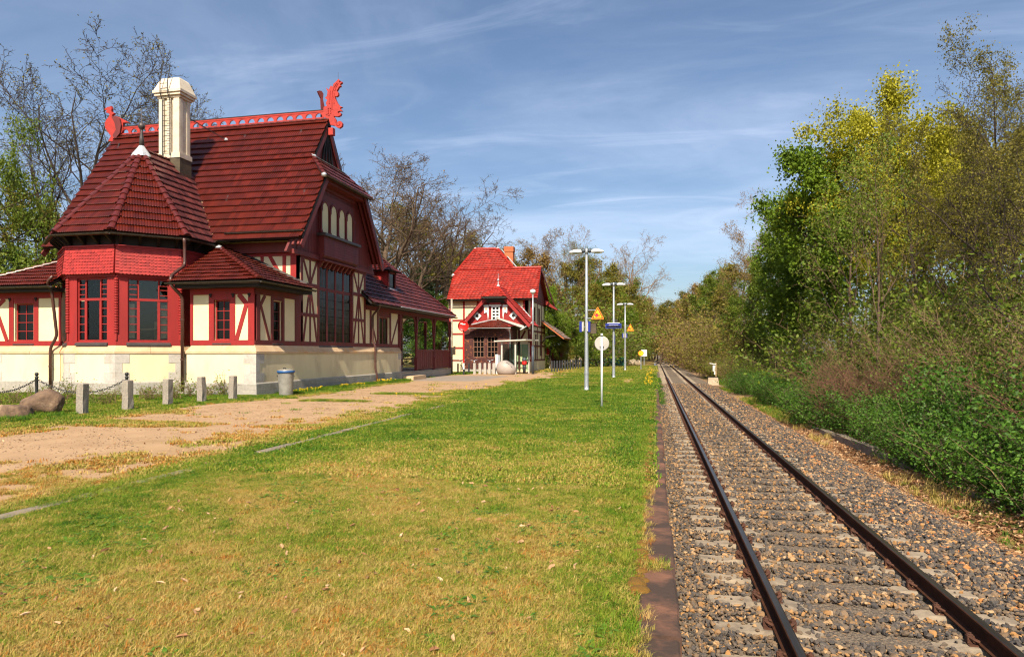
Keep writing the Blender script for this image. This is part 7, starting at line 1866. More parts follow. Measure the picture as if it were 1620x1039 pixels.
# behind the red-roofed house
place('bud', 752, -31, 362, 'budding_tree', 'budding tree left of the red roof ridge', 0)
place('bud', 828, -22, 358, 'budding_tree', 'budding tree right of the brick chimney', 0, sxy=1.15, mats={'crown': M['leaf_tan']})
place('mixed', 838, -18, 440, 'leafy_tree', 'green bush beside the brick chimney', 0, mats={'crown': M['leaf_green']}, sxy=1.2)
place('elm', 890, -15.5, 352, 'bare_tree', 'upright bare tree between the house and the first lamp', 0, mats={'trunk': M['bark_tan'], 'branches': M['bark_tan'], 'crown': M['leaf_tan']})
place('bud', 932, -11.5, 372, 'budding_tree', 'budding tree just right of the first lamp head', 0, mats={'branches': M['bark_tan'], 'crown': M['leaf_mid']}, sxy=1.2)
place('oak', 985, -7.5, 372, 'bare_tree', 'bare spreading tree above the middle lamp', 0, mats={'branches': M['bark_tan'], 'trunk': M['bark_tan']}, sxy=.95)
place('mixed', 872, -10.3, 452, 'leafy_tree', 'fresh green leafy tree at the right corner of the house', 0, mats={'crown': M['leaf_green']}, sxy=1.0)
k = 0
rows = [(880, -10.5, 495), (903, -9.8, 470), (922, -9.2, 455), (948, -8.4, 440), (968, -7.3, 445), (985, -6.4, 452), (1000, -5.0, 470), (1010, -4.3, 490), (940, -7.6, 515), (912, -8.6, 520), (964, -6.2, 520), (990, -4.9, 530), (1005, -4.0, 538), (888, -9.4, 530), (1022, -2.7, 505), (1028, -2.2, 515)]
wd = ['first', 'second', 'third', 'fourth', 'fifth', 'sixth', 'seventh', 'eighth', 'ninth', 'tenth', 'eleventh', 'twelfth', 'thirteenth', 'fourteenth', 'fifteenth', 'sixteenth', 'seventeenth', 'eighteenth', 'nineteenth', 'twentieth']
for i, (px, x, py) in enumerate(sorted(rows)):
    pr = ['maple', 'mixed', 'olivebush', 'maple', 'mixed'][i % 5]
    mt = {'crown': [M['leaf_mid'], M['leaf_mid'], M['leaf_olive'], M['leaf_olive'], M['leaf_green']][(i*3) % 5]} 
    place(pr, px, x, py, 'bush', 'olive-green bush at the wood edge behind the lamps, %s from the house' % wd[i], 0, cat='bush', group='bushes behind the platform lamps', mats=mt, sxy=1.3)
for (px, x, py, m_) in ((772, -27, 392, 'leaf_olive'), (806, -24, 398, 'leaf_olive'), (858, -19, 392, 'leaf_tan'), (905, -14, 405, 'leaf_olive'), (962, -9.5, 408, 'leaf_olive'), (1000, -6.5, 432, 'leaf_mid'), (720, -30, 372, 'leaf_olive')):
    place('mixed', px, x, py, 'budding_tree', 'loose olive budding tree in the background, %s' % {772: 'above the red roof ridge', 806: 'beside the brick chimney', 858: 'right of the house gable', 905: 'near the first lamp', 962: 'near the middle lamp', 1000: 'near the farthest lamp', 720: 'above the veranda end'}[px], 0, mats={'crown': M[m_], 'branches': M['bark_tan']}, sxy=1.2)
# far end of the cutting
far = [(1035, -2.5, 482), (1044, .5, 488), (1052, 3.5, 490), (1063, 6.0, 488), (1075, 7.5, 476), (1028, -3.5, 470), (1058, 6.0, 510), (1040, -1.6, 505), (1048, 2.2, 515), (1032, -1, 520), (1066, 5, 515)]
for i, (px, x, py) in enumerate(sorted(far)):
    y = atX(px, x); y = min(max(y, 130), 215) if y > 0 else 190; x = (px-1036)/FPX*y
    plant(PR[['mixed', 'oak', 'mixed', 'bud', 'mixed'][i % 5]], 'distant_tree', (x, y, -.6), 'distant tree closing the far end of the cutting, %s from the left' % ORD[i], h=hgt(px, py, x, y)+.6, rz=rnd.uniform(0, 6), cat='tree', group='trees at the far end of the line', mats={'branches': M['bark_tan'], 'crown': [M['leaf_tan'], M['leaf_olive'], M['leaf_mid']][i % 3]}, sxy=1.6)
# right-hand wood
MX = M['leaf_mid']
place('bud', 1572, 11.2, 60, 'budding_tree', 'tall budding tree nearest the camera at the right edge', sxy=.8)
place('elm', 1630, 12.8, 45, 'bare_tree', 'bare dark tree cut by the right picture edge', sxy=.9, mats={'crown': M['leaf_olive']})
place('bud', 1515, 13.2, 120, 'budding_tree', 'budding tree between the yellow tree and the right edge', sxy=.72)
place('bud', 1655, 10.0, 110, 'budding_tree', 'budding tree mostly outside the right picture edge')
YR = 3.6
place('ymaple', 1412, 12.2, 138, 'yellow_flowering_tree', 'bright yellow flowering maple topping the right-hand wood', sxy=.95, rz=YR)
place('ymaple', 1468, 15.0, 215, 'yellow_flowering_tree', 'second yellow-green maple seen through the bare branches on the right', sxy=.85)
place('bud', 1462, 11.2, 150, 'budding_tree', 'brown budding tree overlapping the yellow maple on its right', sxy=.62)
place('mixed', 1530, 17.5, 215, 'olive_tree', 'olive tree filling the wood behind the right-hand trunks', mats={'crown': M['leaf_olive']}, sxy=1.3)
place('mixed', 1600, 18.5, 190, 'olive_tree', 'olive tree deep behind the right picture edge', mats={'crown': M['leaf_olive']}, sxy=1.3)
place('bud', 1600, 15.0, 85, 'budding_tree', 'budding tree deep in the wood at the right edge', sxy=.8)
place('maple', 1330, 10.2, 222, 'green_maple', 'dense fresh green maple left of the yellow tree', sxy=1.0)
place('maple', 1296, 10.8, 290, 'green_maple', 'lower fresh green maple left of the tall green one', sxy=.95)
place('young', 1345, 8.2, 238, 'young_tree', 'slim leafless young tree in front of the green maple, left one', mats={'trunk': M['bark'], 'branches': M['bark_tan']})
place('young', 1392, 8.0, 215, 'young_tree', 'slim leafless young tree in front of the green maple, right one', mats={'trunk': M['bark'], 'branches': M['bark_tan']}, sxy=.9)
place('oak', 1262, 12.5, 290, 'bare_tree', 'brown bare tree left of the green maples', mats={'branches': M['bark_tan']}, sxy=.75)
place('mixed', 1225, 9.5, 372, 'leafy_tree', 'green and brown tree left of the maples', sxy=1.0)
place('mixed', 1252, 8.6, 420, 'leafy_tree', 'leafy tree under the brown bare tree', mats={'crown': M['leaf_green']}, sxy=1.1)
place('bud', 1205, 11.0, 352, 'budding_tree', 'brownish budding tree where the wood starts to recede', mats={'branches': M['bark_tan'], 'crown': M['leaf_tan']})
place('mixed', 1200, 9.0, 415, 'green_tree', 'yellow-green tree leaning towards the track', mats={'crown': M['leaf_green']}, sxy=.8)
for i, (px, x, py, m_) in enumerate([(1168, 11.5, 405, 'leaf_olive'), (1148, 11.0, 420, 'leaf_mid'), (1128, 10.5, 432, 'leaf_olive'), (1110, 10.2, 448, 'leaf_tan'), (1094, 10.0, 462, 'leaf_olive'), (1078, 9.2, 474, 'leaf_tan')]):
    place('mixed', px, x, py, 'wood_edge_tree', 'olive-brown tree of the receding wood edge, %s from the maples' % ORD[i], group='receding wood edge', mats={'crown': M[m_], 'branches': M['bark_tan']}, sxy=1.25)
place('birch', 1143, 9.6, 428, 'birch', 'slender pale birch in the receding wood', sxy=1.3)
place('birch', 1122, 9.3, 442, 'birch', 'slender birch farther along the track', sxy=1.3)
place('oak', 1165, 12.0, 418, 'bare_tree', 'grey bare tree behind the birches', mats={'branches': M['bark_tan']}, sxy=.8)
place('maple', 1150, 10.5, 442, 'green_maple', 'bright green tree between the birches and the bare tree', sxy=.6)
for i, (px, x, py) in enumerate([(1180, 8.3, 470), (1165, 8.0, 480), (1140, 8.4, 492), (1125, 8.2, 478), (1105, 8.0, 486), (1095, 8.2, 490), (1112, 7.4, 510), (1085, 7.4, 505), (1098, 6.8, 525), (1130, 7.2, 525), (1160, 7.2, 520), (1075, 6.6, 520)]):
    place(['mixed', 'tanbush', 'olivebush', 'tanbush'][i % 4], px, x, py, 'bush', 'olive-brown bush of the receding wood right of the track, %s of the receding row' % ORD[i], cat='bush', group='far bushes right of the track', mats={'crown': [M['leaf_mid'], M['leaf_olive'], M['leaf_olive'], M['leaf_tan']][i % 4]}, sxy=1.25)
# brush and hedge along the right bank
sp = [('brush', 9.8, 12.6, 3.3), ('brush', 10.4, 15.4, 3.7), ('brush', 9.6, 17.8, 3.3), ('brush', 10.4, 20.4, 4.0), ('brush', 9.3, 22.6, 3.5), ('brush', 10.2, 25.4, 4.0), ('brush', 9.2, 28.5, 3.6), ('olivebush', 9.2, 31.4, 4.6), ('brush', 8.4, 35.0, 3.2),
      ('brush', 12.2, 17.6, 4.4), ('olivebush', 12.4, 22.0, 4.8), ('olivebush', 12.4, 27.0, 5.4), ('olivebush', 11.4, 33.0, 5.0), ('brush', 12.2, 13.6, 4.2), ('brush', 13.4, 15.6, 4.6)]
for i, (pr, x, y, h_) in enumerate(sorted(sp, key=lambda q_: q_[2])):
    plant(PR[pr], 'brush_bush', (x, y, -.6), 'tall green brushwood bush on the right bank, %s from the camera' % wd[i], 'bush', 'tall brushwood on the right bank', h=h_, rz=rnd.uniform(0, 6), sxy=1.15)
for i, (x, y, h_) in enumerate([(7.7, 23.9, 2.6), (8.1, 21.9, 2.5), (9.4, 16.0, 2.5), (9.2, 13.4, 2.7), (8.6, 26.4, 2.1)]):
    plant(PR['redtwig'], 'red_twig_bush', (x, y, -.7), 'reddish leafless twig bush on the right bank, %s of five from the farthest' % wd[[1, 2, 3, 4, 0][i]], 'bush', 'reddish twig bushes', h=h_, rz=rnd.uniform(0, 6), sxy=1.2)
hd = []
y = 9.5
while y < 46:
    hd.append((6.55+.35*math.sin(y*.7)+rnd.uniform(-.2, .2), y, rnd.uniform(1.15, 1.6))); y += rnd.uniform(1.35, 1.9)
y = 10
while y < 40:
    hd.append((7.5+rnd.uniform(-.3, .3), y, rnd.uniform(1.2, 1.6))); y += rnd.uniform(1.9, 2.6)
hd.sort(key=lambda q_: q_[1])
for i, (x, y, h_) in enumerate(hd):
    plant(PR['hedge' if i % 2 else 'hedge2'], 'hedge_bush', (x, y, -.8), 'low dark green hedge bush on the right bank, %s from the camera' % ORD[i], 'bush', 'low dark bushes along the right bank', h=h_, rz=rnd.uniform(0, 6), sxy=1.15)
for i in range(10):
    y = 46+i*4.2; plant(PR['tanbush' if i % 2 else 'olivebush'], 'bush', (6.6+rnd.uniform(-.3, .5), y, -.7), 'low olive bush right of the track, %s beyond the trackside box' % ORD[i], 'bush', 'low bushes beyond the trackside box', h=rnd.uniform(1.6, 2.6), rz=rnd.uniform(0, 6), mats={'crown': [M['leaf_mid'], M['leaf_olive']][i % 2]}, sxy=1.3)
for i, (x, y, h_) in enumerate([(8.3, 11.2, 2.4), (8.2, 13.4, 2.2), (8.0, 15.7, 2.4), (8.1, 18.2, 2.3), (8.3, 28.0, 2.5), (8.0, 31.0, 2.3)]):
    plant(PR['hedge2' if i % 2 else 'hedge'], 'round_bush', (x, y, -.75), 'taller rounded green bush behind the low hedge, %s from the camera' % ORD[i], 'bush', 'rounded bushes behind the low hedge', h=h_, rz=rnd.uniform(0, 6), sxy=.95)
# rose bushes along the station wall
rs = [(110, 640, .75), (95, 632, .9), (170, 640, .62), (183, 634, .6), (232, 634, .72), (252, 630, .75), (272, 632, .85), (312, 628, .85), (338, 626, .95), (352, 624, 1.05), (12, 640, .7), (40, 634, .6), (146, 634, .6)]
wall_w = ['leftmost', 'second', 'third', 'fourth', 'fifth', 'sixth', 'seventh', 'eighth', 'ninth', 'tenth', 'eleventh', 'twelfth', 'thirteenth']
for i, (px, py, h_) in enumerate(sorted(rs)):
    q = onZ(px, py); plant(PR['rose'], 'rose_bush', (q[0], q[1], 0), '%s small rose bush of the row before the station wall' % wall_w[i], 'bush', 'rose bushes at the station wall', h=h_, rz=rnd.uniform(0, 6), sxy=1.1)
# ------------------------------------------------------------------ uncountable ground stuff: turf, ballast, litter (instanced)
def hidden_obj(me):
    return bpy.data.objects.new(me.name+'_source', me)      # not linked: only a shape for the scatter

def scatter(name, variants, P, yaw, scl, tint, tilt=None, pick=None, zs=None):
    """one object whose geometry nodes put one of the variant meshes on every point"""
    n = len(P); me = bpy.data.meshes.new(name); me.vertices.add(n); me.vertices.foreach_set('co', np.asarray(P, np.float32).ravel())
    rot = np.zeros((n, 3), np.float32); rot[:, 2] = yaw
    if tilt is not None: rot[:, :2] = tilt
    sc = np.repeat(np.asarray(scl, np.float32)[:, None], 3, 1)
    if zs is not None: sc[:, 2] *= zs
    a = me.attributes.new('rot', 'FLOAT_VECTOR', 'POINT'); a.data.foreach_set('vector', rot.ravel())
    a = me.attributes.new('scl', 'FLOAT_VECTOR', 'POINT'); a.data.foreach_set('vector', sc.ravel())
    a = me.attributes.new('tint', 'FLOAT', 'POINT'); a.data.foreach_set('value', np.asarray(tint, np.float32))
    a = me.attributes.new('pick', 'INT', 'POINT'); a.data.foreach_set('value', (RNG.integers(0, len(variants), n) if pick is None else pick).astype(np.int32))
    o = bpy.data.objects.new(name, me); COL.objects.link(o)
    ng = bpy.data.node_groups.new(name+'_nodes', 'GeometryNodeTree')
    ng.interface.new_socket('Geometry', in_out='INPUT', socket_type='NodeSocketGeometry'); ng.interface.new_socket('Geometry', in_out='OUTPUT', socket_type='NodeSocketGeometry')
    N_, L_ = ng.nodes, ng.links
    gi, go = N_.new('NodeGroupInput'), N_.new('NodeGroupOutput')
    g2i = N_.new('GeometryNodeGeometryToInstance')
    for v in reversed(variants):
        oi = N_.new('GeometryNodeObjectInfo'); oi.inputs['Object'].default_value = v; L_.new(oi.outputs['Geometry'], g2i.inputs[0])
    m2p = N_.new('GeometryNodeMeshToPoints'); L_.new(gi.outputs[0], m2p.inputs['Mesh'])
    iop = N_.new('GeometryNodeInstanceOnPoints'); L_.new(m2p.outputs[0], iop.inputs['Points']); 
    def named(nm, typ):
        q = N_.new('GeometryNodeInputNamedAttribute'); q.data_type = typ; q.inputs['Name'].default_value = nm
        return q.outputs[0] if typ != 'INT' else [s_ for s_ in q.outputs if s_.enabled and s_.name == 'Attribute'][0]
    src = []
    for v in variants: pass
    # the variants as separate instances, chosen by index
    gi_list = N_.new('GeometryNodeJoinGeometry')
    for v in reversed(variants):
        oi = N_.new('GeometryNodeObjectInfo'); oi.inputs['Object'].default_value = v; oi.inputs['As Instance'].default_value = True
        L_.new(oi.outputs['Geometry'], gi_list.inputs[0])
    L_.new(gi_list.outputs[0], iop.inputs['Instance']); iop.inputs['Pick Instance'].default_value = True
    L_.new(named('pick', 'INT'), iop.inputs['Instance Index'])
    e2r = N_.new('FunctionNodeEulerToRotation'); L_.new(named('rot', 'FLOAT_VECTOR'), e2r.inputs[0]); L_.new(e2r.outputs[0], iop.inputs['Rotation'])
    L_.new(named('scl', 'FLOAT_VECTOR'), iop.inputs['Scale'])
    L_.new(iop.outputs[0], go.inputs[0])
    N_.remove(g2i)
    md = o.modifiers.new('scatter', 'NODES'); md.node_group = ng
    return o

GRASS_RAMP = [(0.0, (0.045, 0.120, 0.010)), (0.22, (0.110, 0.220, 0.010)), (0.42, (0.225, 0.270, 0.020)), (0.60, (0.40, 0.315, 0.070)), (0.82, (0.54, 0.385, 0.135)), (1.0, (0.46, 0.185, 0.028))]
M['grass'] = pmat('turf_blades', (0.1, 0.2, 0.02), rough=0.6, bump=0, spec=0.2, tint_ramp=GRASS_RAMP, transl=0.3, inst=True)
M['dandelion'] = pmat('dandelion_flower', (0.75, 0.50, 0.01), (0.70, 0.42, 0.01), rough=0.7, bump=0)
LIT_RAMP = [(0, (0.16, 0.075, 0.035)), (0.35, (0.30, 0.15, 0.07)), (0.65, (0.46, 0.27, 0.14)), (1, (0.62, 0.43, 0.26))]
M['dryleaf'] = pmat('dry_leaf', (0.4, 0.2, 0.1), rough=0.8, bump=0, spec=0.2, tint_ramp=LIT_RAMP, transl=0.15, inst=True)
M['weed'] = pmat('broad_weed_leaf', (0.1, 0.2, 0.02), rough=0.5, bump=0, spec=0.3, transl=0.25, tint_ramp=[(0, (0.05, 0.13, 0.012)), (1, (0.13, 0.24, 0.02))], inst=True)
STONE_RAMP = [(0, (0.030, 0.028, 0.030)), (0.30, (0.078, 0.067, 0.060)), (0.52, (0.130, 0.095, 0.066)), (0.70, (0.20, 0.130, 0.076)), (0.82, (0.33, 0.165, 0.055)), (0.92, (0.40, 0.27, 0.15)), (1, (0.42, 0.14, 0.035))]
M['stone'] = pmat('ballast_stone', (0.2, 0.2, 0.2), rough=0.85, bump=0.5, bscale=60, bdist=0.006, spec=0.25, tint_ramp=STONE_RAMP, inst=True, c3=(0.17, 0.13, 0.10), s3=25, lo3=0.52, hi3=0.75)

def tuft(name, seed, n, rad, h, w, lean, mat):
    g = np.random.default_rng(seed); V = np.zeros((n, 5, 3)); a = g.random(n)*2*np.pi; r_ = rad*np.sqrt(g.random(n))
    b0 = np.stack([r_*np.cos(a), r_*np.sin(a), np.full(n, -.008)], 1); az = g.random(n)*2*np.pi; hh = h*(.45+.75*g.random(n)); ln = lean*(.2+g.random(n))
    d = np.stack([np.cos(az), np.sin(az), np.zeros(n)], 1); s_ = np.stack([-np.sin(az+.4), np.cos(az+.4), np.zeros(n)], 1)*w*(.7+.6*g.random(n))[:, None]
    mid = b0+d*(ln*hh*.45)[:, None]; mid[:, 2] += hh*.62; tip = b0+d*(ln*hh*1.25)[:, None]; tip[:, 2] += hh*np.clip(1-.35*ln, .35, 1)
    V[:, 0] = b0-s_*.5; V[:, 1] = b0+s_*.5; V[:, 2] = mid+s_*.4; V[:, 3] = mid-s_*.4; V[:, 4] = tip
    i = np.arange(n)[:, None]*5
    F = np.concatenate([np.concatenate([i, i+1, i+2], 1), np.concatenate([i, i+2, i+3], 1), np.concatenate([i+3, i+2, i+4], 1)])
    return hidden_obj(np_mesh(name, V.reshape(-1, 3), F, mat))
TUFT = [tuft('tuft%d' % k, k, 26, .065, .050, .0042, .9, M['grass']) for k in range(4)]
TUFT_L = [tuft('tuft_long%d' % k, 20+k, 22, .06, .13, .0055, .7, M['grass']) for k in range(3)]
TUFT_F = [tuft('tuft_far%d' % k, 30+k, 22, .16, .065, .016, .8, M['grass']) for k in range(3)]

def in_view(x, y, m=200):
    d = y*_c-x*_s; l = x*_c+y*_s; px = 810+FPX*l/np.maximum(d, .1)
    return (d > .8) & (px > -m) & (px < 1620+m)
def pts(n, x0, x1, y0, y1):
    return x0+(x1-x0)*RNG.random(n), y0+(y1-y0)*RNG.random(n)
def lawn_pts(n, x0, x1, y0, y1, thr=.5):
    x, y = pts(n, x0, x1, y0, y1)
    k = in_view(x, y); x, y = x[k], y[k]
    s = f_sand(x, y); pv = f_pave(x, y); clump = fbm(x+77, y+5, .28)
    keep = (clump*.9+.1*RNG.random(len(x)) > np.clip(s*1.0, 0, 1)*.66+.12*(s > .02)) & (pv < .3)
    # keep buildings and the kerb clear
    keep &= ~((x < XP+.1) & (y > YB-.1) & (x > -29) & (y < 49)) & ~((x < -19.2) & (x > -25.2) & (y > 22.4) & (y < 24))
    keep &= ~((np.abs(x+6.6) < np.where(y > 10, .2, .1)) & ((y > 10.0) | (y < 6.0)) & (RNG.random(len(x)) < .96))
    keep &= ~((x > -18.2) & (x < -10.5) & (y > 53.9) & (y < 67))
    x, y = x[keep], y[keep]; return x, y, s[keep]
def tint_of(x, y, s):
    d = f_dry(x, y); return np.clip(.165+.50*d+.20*s+.55*(fbm(x+3, y+44, .16)-.5)+RNG.normal(0, .19, len(x)), 0, 1)
PX, PY, PT, PSc = [], [], [], []
for (n, x0, x1, y0, y1, sc) in ((80000, -6.9, -.15, 2.6, 8.5, 1.0), (15000, -12, -6.6, 4.5, 10, 1.05)):
    x, y, s = lawn_pts(n, x0, x1, y0, y1); PX.append(x); PY.append(y); PT.append(tint_of(x, y, s)); PSc.append(np.full(len(x), sc)*(.75+.5*RNG.random(len(x))))
x, y, t_, sc = map(np.concatenate, (PX, PY, PT, PSc))
stuff(scatter('near_turf', TUFT, np.stack([x, y, ground_z(x, y)], 1), RNG.random(len(x))*6.28, sc, t_), 'short dry and green turf in the foreground', 'grass')
PX, PY, PT, PSc = [], [], [], []
for (n, x0, x1, y0, y1, sc) in ((30000, -7, -.10, 8.5, 16, 1.0), (16000, -7, -.1, 16, 30, 1.25), (16000, -7, -.1, 30, 60, 1.9), (9000, -8, -.1, 60, 86, 2.6), (16000, -17, -6.7, 8, 16, .95), (14000, -17, -6.7, 16, 26, 1.1), (16000, -15.4, -6.7, 26, 56, 1.5), (9000, -26, -15, 14, 23.4, 1.2), (9000, -14, -6, 54, 82, 2.4)):
    x, y, s = lawn_pts(n, x0, x1, y0, y1); PX.append(x); PY.append(y); PT.append(tint_of(x, y, s)); PSc.append(np.full(len(x), sc)*(.7+.55*RNG.random(len(x))))
x, y, t_, sc = map(np.concatenate, (PX, PY, PT, PSc))
stuff(scatter('turf', TUFT_F, np.stack([x, y, ground_z(x, y)], 1), RNG.random(len(x))*6.28, sc, t_, zs=np.clip(1.1/np.sqrt(sc), .5, 1.2)), 'mown lawn and grass edges around the sandy path', 'grass')
# longer grass: along the edge stones, at the walls, in the joints
PX, PY, PT, PSc = [], [], [], []
for (n, x0, x1, y0, y1, tb, sc) in ((2200, -.36, -.13, 3, 22, .35, .65), (500, -.12, -.02, 3, 20, .75, .5), (3600, XP+.08, XP+.85, 24, 38, .14, 1.25), (1500, -15.3, -14.2, 49.3, 53.5, .2, 1.3), (900, -18, -15.2, 12.5, 15.2, .12, 1.2), (1400, -17.5, -14.2, 15.3, 23.2, .25, .8), (240, .15, .5, 30, 60, .1, 1.4), (900, -6.85, -6.42, 6.1, 10.2, .42, .6)):
    x, y = pts(n, x0, x1, y0, y1); k = in_view(x, y); x, y = x[k], y[k]
    k = fbm(x, y, .8) > .40; x, y = x[k], y[k]
    PX.append(x); PY.append(y); PT.append(np.clip(tb+RNG.normal(0, .14, len(x))+.25*(fbm(x, y, 1.2)-.5), 0, 1)); PSc.append(np.full(len(x), sc)*(.6+.6*RNG.random(len(x))))
# a few tufts growing in the joint of two edge stones
x = -.1+.2*RNG.random(40); y = 5.40+.05*RNG.normal(size=40); PX.append(x); PY.append(y); PT.append(np.clip(.6+.2*RNG.normal(size=40), 0, 1)); PSc.append(.35+.35*RNG.random(40))
x, y, t_, sc = map(np.concatenate, (PX, PY, PT, PSc))
z = np.where(x > .1, -.62, np.where(x > -.1, .0, ground_z(x, y)))
stuff(scatter('tall_grass', TUFT_L, np.stack([x, y, z], 1), RNG.random(len(x))*6.28, sc, t_), 'longer grass along edge stones, walls and posts', 'grass')
# moss cushions overhanging the edge stones
mm = MB(); mm.lathe([(.05, -.01), (.055, .006), (.04, .02), (.015, .026)], 8); mo = mm.build('moss_cushion', pmat('orange_moss', (0.22, 0.10, 0.012), (0.14, 0.08, 0.012), scale=30, rough=1, bump=0.9, bscale=120, bdist=.02), None, smooth=True); mme = mo.data; bpy.data.objects.remove(mo)
x, y = pts(420, -.15, -.085, 3, 24); k = fbm(x*.2, y, .7) > .5; x, y = x[k], y[k]
stuff(scatter('moss', [hidden_obj(mme)], np.stack([x, y, np.full(len(x), .012)], 1), RNG.random(len(x))*6.28, .5+1.0*RNG.random(len(x)), RNG.random(len(x))), 'orange-brown moss along the edge stones', 'moss')
# broad-leaved weeds and dandelions
def rosette(name, seed, n, ln, w, mat):
    g = random.Random(seed); b = MB()
    for k in range(n):
        a = 2*math.pi*k/n+g.uniform(-.3, .3); L_ = ln*g.uniform(.7, 1.2); d = Vector((math.cos(a), math.sin(a), 0)); s_ = Vector((-d.y, d.x, 0))*w; e = g.uniform(.25, .8)
        p0 = Vector((0, 0, .0)); p1 = d*L_*.5+Vector((0, 0, L_*.5*e)); p2 = d*L_+Vector((0, 0, L_*.45*e))
        b.add([p0-s_*.2, p0+s_*.2, p1+s_, p2, p1-s_], [(0, 1, 2, 4), (4, 2, 3)])
    o = b.build(name, mat, None); me = o.data; bpy.data.objects.remove(o); return hidden_obj(me)
WEED = [rosette('weed%d' % k, k, 9, .085, .012, M['weed']) for k in range(3)]
x, y = pts(4200, -6.5, -.25, 3.2, 14); k = in_view(x, y) & (fbm(x+5, y+8, .7) > .585); x, y = x[k], y[k]
x2, y2 = pts(1500, XP+.1, XP+1.0, 24, 38); x3, y3 = pts(500, -18, -14.5, 12.5, 16); x = np.concatenate([x, x2, x3]); y = np.concatenate([y, y2, y3])
stuff(scatter('weeds', WEED, np.stack([x, y, ground_z(x, y)+.004], 1), RNG.random(len(x))*6.28, .6+.7*RNG.random(len(x)), RNG.random(len(x))), 'broad-leaved weeds in the turf', 'weeds')
dm_ = MB(); dm_.lathe([(.004, 0), (.004, .075), (.024, .082), (.028, .094), (.012, .102)], 7); do = dm_.build('dandelion', M['dandelion'], None); dme = do.data; bpy.data.objects.remove(do)
x, y = pts(85, XP+.2, XP+.75, 25, 36); k = fbm(x, y, 1.5) > .42; x, y = x[k], y[k]
x2, y2 = pts(45, -.6, -.12, 34, 72); x3, y3 = pts(14, -10, -7, 14, 34); x = np.concatenate([x, x2, x3]); y = np.concatenate([y, y2, y3])
stuff(scatter('dandelions', [hidden_obj(dme)], np.stack([x, y, ground_z(x, y)+np.where(x < -14, .04, 0)], 1), RNG.random(len(x))*6.28, np.where(y > 34, 1.5, 1.1)*(.8+.5*RNG.random(len(x))), RNG.random(len(x)), tilt=RNG.normal(0, .15, (len(x), 2))), 'yellow dandelions in the grass', 'flowers')
# dry leaves on the lawn and litter strip
def dry_leaf(name, seed):
    g = random.Random(seed); b = MB(); n = 9; P = []
    for k in range(n):
        a = 2*math.pi*k/n; r_ = (.5+.5*abs(math.cos(a)))*(.75 if k % 2 else 1.05)*.03; P.append((r_*1.5*math.cos(a), r_*math.sin(a), .004+.014*abs(math.sin(a))+g.uniform(0, .008)))
    b.add([(0, 0, .0)]+P, [(0, 1+k, 1+(k+1) % n) for k in range(n)]); o = b.build(name, M['dryleaf'], None); me = o.data; bpy.data.objects.remove(o); return hidden_obj(me)
LEAF = [dry_leaf('dry_leaf%d' % k, k) for k in range(3)]
x, y = pts(1500, -9, -.3, 3.4, 16); k = in_view(x, y) & (fbm(x+3, y+90, 1.6) > .45) & (RNG.random(len(x)) < .6); x, y = x[k], y[k]; z = ground_z(x, y)+.032
x4, y4 = pts(90, -12.5, -7, 6, 20); x = np.concatenate([x, x4]); y = np.concatenate([y, y4]); z = np.concatenate([z, ground_z(x4, y4)+.01])
stuff(scatter('fallen_leaves', LEAF, np.stack([x, y, z], 1), RNG.random(len(x))*6.28, .35+.55*RNG.random(len(x)), .25+.75*RNG.random(len(x)), tilt=RNG.normal(0, .6, (len(x), 2))), 'dry brown leaves lying on the lawn', 'leaves')
x, y = pts(28000, 4.0, 8.0, 7, 34); k = in_view(x, y) & (x < 7.6) & (x+.5*(fbm(x, y, 1)-.5) > 4.15) & (RNG.random(len(x)) < np.where(y > 20, .55, 1)); x, y = x[k], y[k]
stuff(scatter('leaf_litter', LEAF, np.stack([x, y, bed_z(x, y)+.012], 1), RNG.random(len(x))*6.28, .6+.8*RNG.random(len(x)), np.clip(.45+.28*RNG.normal(size=len(x))-.2*(x > 6), 0, 1), tilt=RNG.normal(0, .45, (len(x), 2))), 'dry leaf litter between ballast and hedge', 'leaf litter')
x, y = pts(9000, 4.5, 7.0, 8, 60); k = in_view(x, y) & (fbm(x+33, y, 2.2) > .50) & (RNG.random(len(x)) < np.where(y < 14, .25, 1)); x, y = x[k], y[k]
stuff(scatter('bank_grass', TUFT_L, np.stack([x, y, bed_z(x, y)], 1), RNG.random(len(x))*6.28, np.where(y > 26, 1.4, .9)*(.6+.6*RNG.random(len(x))), np.clip(.28+.22*RNG.normal(size=len(x)), 0, 1)), 'grass patches on the right bank', 'grass')
x, y = pts(1500, 4.5, 6.5, 9, 40); k = in_view(x, y) & (fbm(x+3, y+55, 1.8) > .55); x, y = x[k], y[k]
stuff(scatter('dry_grass', TUFT_L, np.stack([x, y, bed_z(x, y)], 1), RNG.random(len(x))*6.28, 1.3*(.6+.8*RNG.random(len(x))), np.clip(.75+.08*RNG.normal(size=len(x)), 0, 1)), 'straw-coloured dry grass on the right bank', 'dry grass')
# dead stems leaning out of the hedge
dst = MB(); g = random.Random(12)
for k in range(40):
    x0, y0 = g.uniform(5.0, 6.4), g.uniform(9.5, 30); p = Vector((x0, y0, -.8)); d = Vector((g.gauss(-.35, .5), g.gauss(-.2, .6), 1)).normalized(); L_ = g.uniform(.6, 1.7); q1 = p+d*L_*.5; d2 = (d+Vector((g.gauss(-.2, .3), g.gauss(0, .3), -.15))).normalized(); dst.tube([p, q1, q1+d2*L_*.5], [.008, .006, .003], 4, caps=False)
stuff(dst.build('dead_stems', M['bark_tan'], None), 'pale dead stems leaning out of the hedge', 'dead stems')
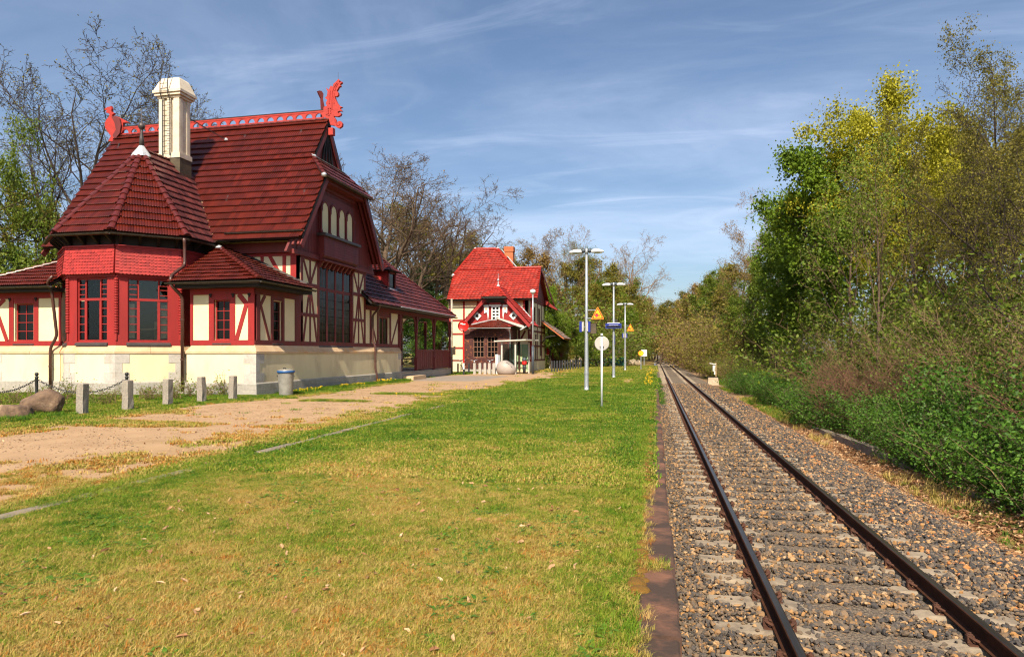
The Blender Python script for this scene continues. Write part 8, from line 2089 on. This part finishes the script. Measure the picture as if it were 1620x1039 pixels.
# ------------------------------------------------------------------ ballast
def stone(name, seed):
    g = np.random.default_rng(seed); bm = bmesh.new(); bmesh.ops.create_icosphere(bm, subdivisions=1, radius=1)
    P = np.array([v.co for v in bm.verts]); pl = g.normal(size=(7, 3)); pl /= np.linalg.norm(pl, axis=1, keepdims=True)
    for n_ in pl:
        d = P@n_; c = g.uniform(.45, .75); P = P-np.outer(np.maximum(d-c, 0), n_)
    P *= np.array([1.15, .85, .62])*(1+.12*g.normal(size=3)); P += g.normal(0, .05, P.shape)
    for v, p_ in zip(bm.verts, P): v.co = p_
    me = bpy.data.meshes.new(name); bm.to_mesh(me); bm.free(); me.materials.append(M['stone']); return hidden_obj(me)
STONE = [stone('stone%d' % k, k) for k in range(8)]
SLY = np.array(SLEEPERS)
def ballast(n, x0, x1, y0, y1, s0, s1):
    x, y = pts(n, x0, x1, y0, y1); k = in_view(x, y); x, y = x[k], y[k]
    d = np.abs(y[:, None]-SLY[None, :]).min(1) if len(y) else y
    on = (np.abs(x-TRK_X) < 1.29) & (d < .125)
    rail = np.minimum(np.abs(x-TRK_X-.7535), np.abs(x-TRK_X+.7535))
    keep = ~(on & (RNG.random(len(x)) > np.where(np.abs(x-TRK_X) < .5, .30, .12))) & (rail > .075)
    x, y, on, rail = x[keep], y[keep], on[keep], rail[keep]
    z = bed_z(x, y)+.004+.022*RNG.random(len(x))
    ax = np.abs(x-TRK_X); top = np.interp(ax, [0, .25, .5, .58, .93, 1.0, 1.29], [-.240, -.232, -.18, -.16, -.16, -.17, -.175])
    z = np.where(on, RAIL_Z+top+.006, z); z = np.where(~on & (ax < 1.3) & (rail > .2), z+.015*RNG.random(len(x)), z)
    sc = s0+(s1-s0)*RNG.random(len(x))**1.6; sc = np.where(x < .9, sc*.85, sc)
    g = RNG.random(len(x)); t_ = np.where(x > 2.7, g**1.3*1.0, .14+g**1.15*.78); t_ = np.clip(t_+.12*(fbm(x, y, .5)-.5), 0, 1)
    return x, y, z, sc, t_
acc = [ballast(*a) for a in ((22000, .17, 4.45, 3.0, 8.0, .016, .044), (24000, .17, 4.4, 8.0, 15, .018, .046), (16000, .17, 4.3, 15, 26, .024, .052), (9000, .17, 4.3, 26, 50, .036, .06))]
x, y, z, sc, t_ = map(np.concatenate, zip(*acc))
stuff(scatter('ballast', STONE, np.stack([x, y, z], 1), RNG.random(len(x))*6.28, sc, t_, tilt=RNG.normal(0, .5, (len(x), 2))), 'grey and ochre track ballast stones', 'ballast')
x, y = pts(16000, -14.5, -6.8, 7, 34); k = in_view(x, y); x, y = x[k], y[k]; k = (f_sand(x, y) > .45) & (fbm(x+61, y+2, .7) > .42); x, y = x[k], y[k]
stuff(scatter('path_gravel', STONE, np.stack([x, y, ground_z(x, y)+.002], 1), RNG.random(len(x))*6.28, .007+.014*RNG.random(len(x))**2, np.clip(.66+.1*RNG.normal(size=len(x)), 0, 1), tilt=RNG.normal(0, .4, (len(x), 2))), 'small loose stones on the sandy path', 'gravel')
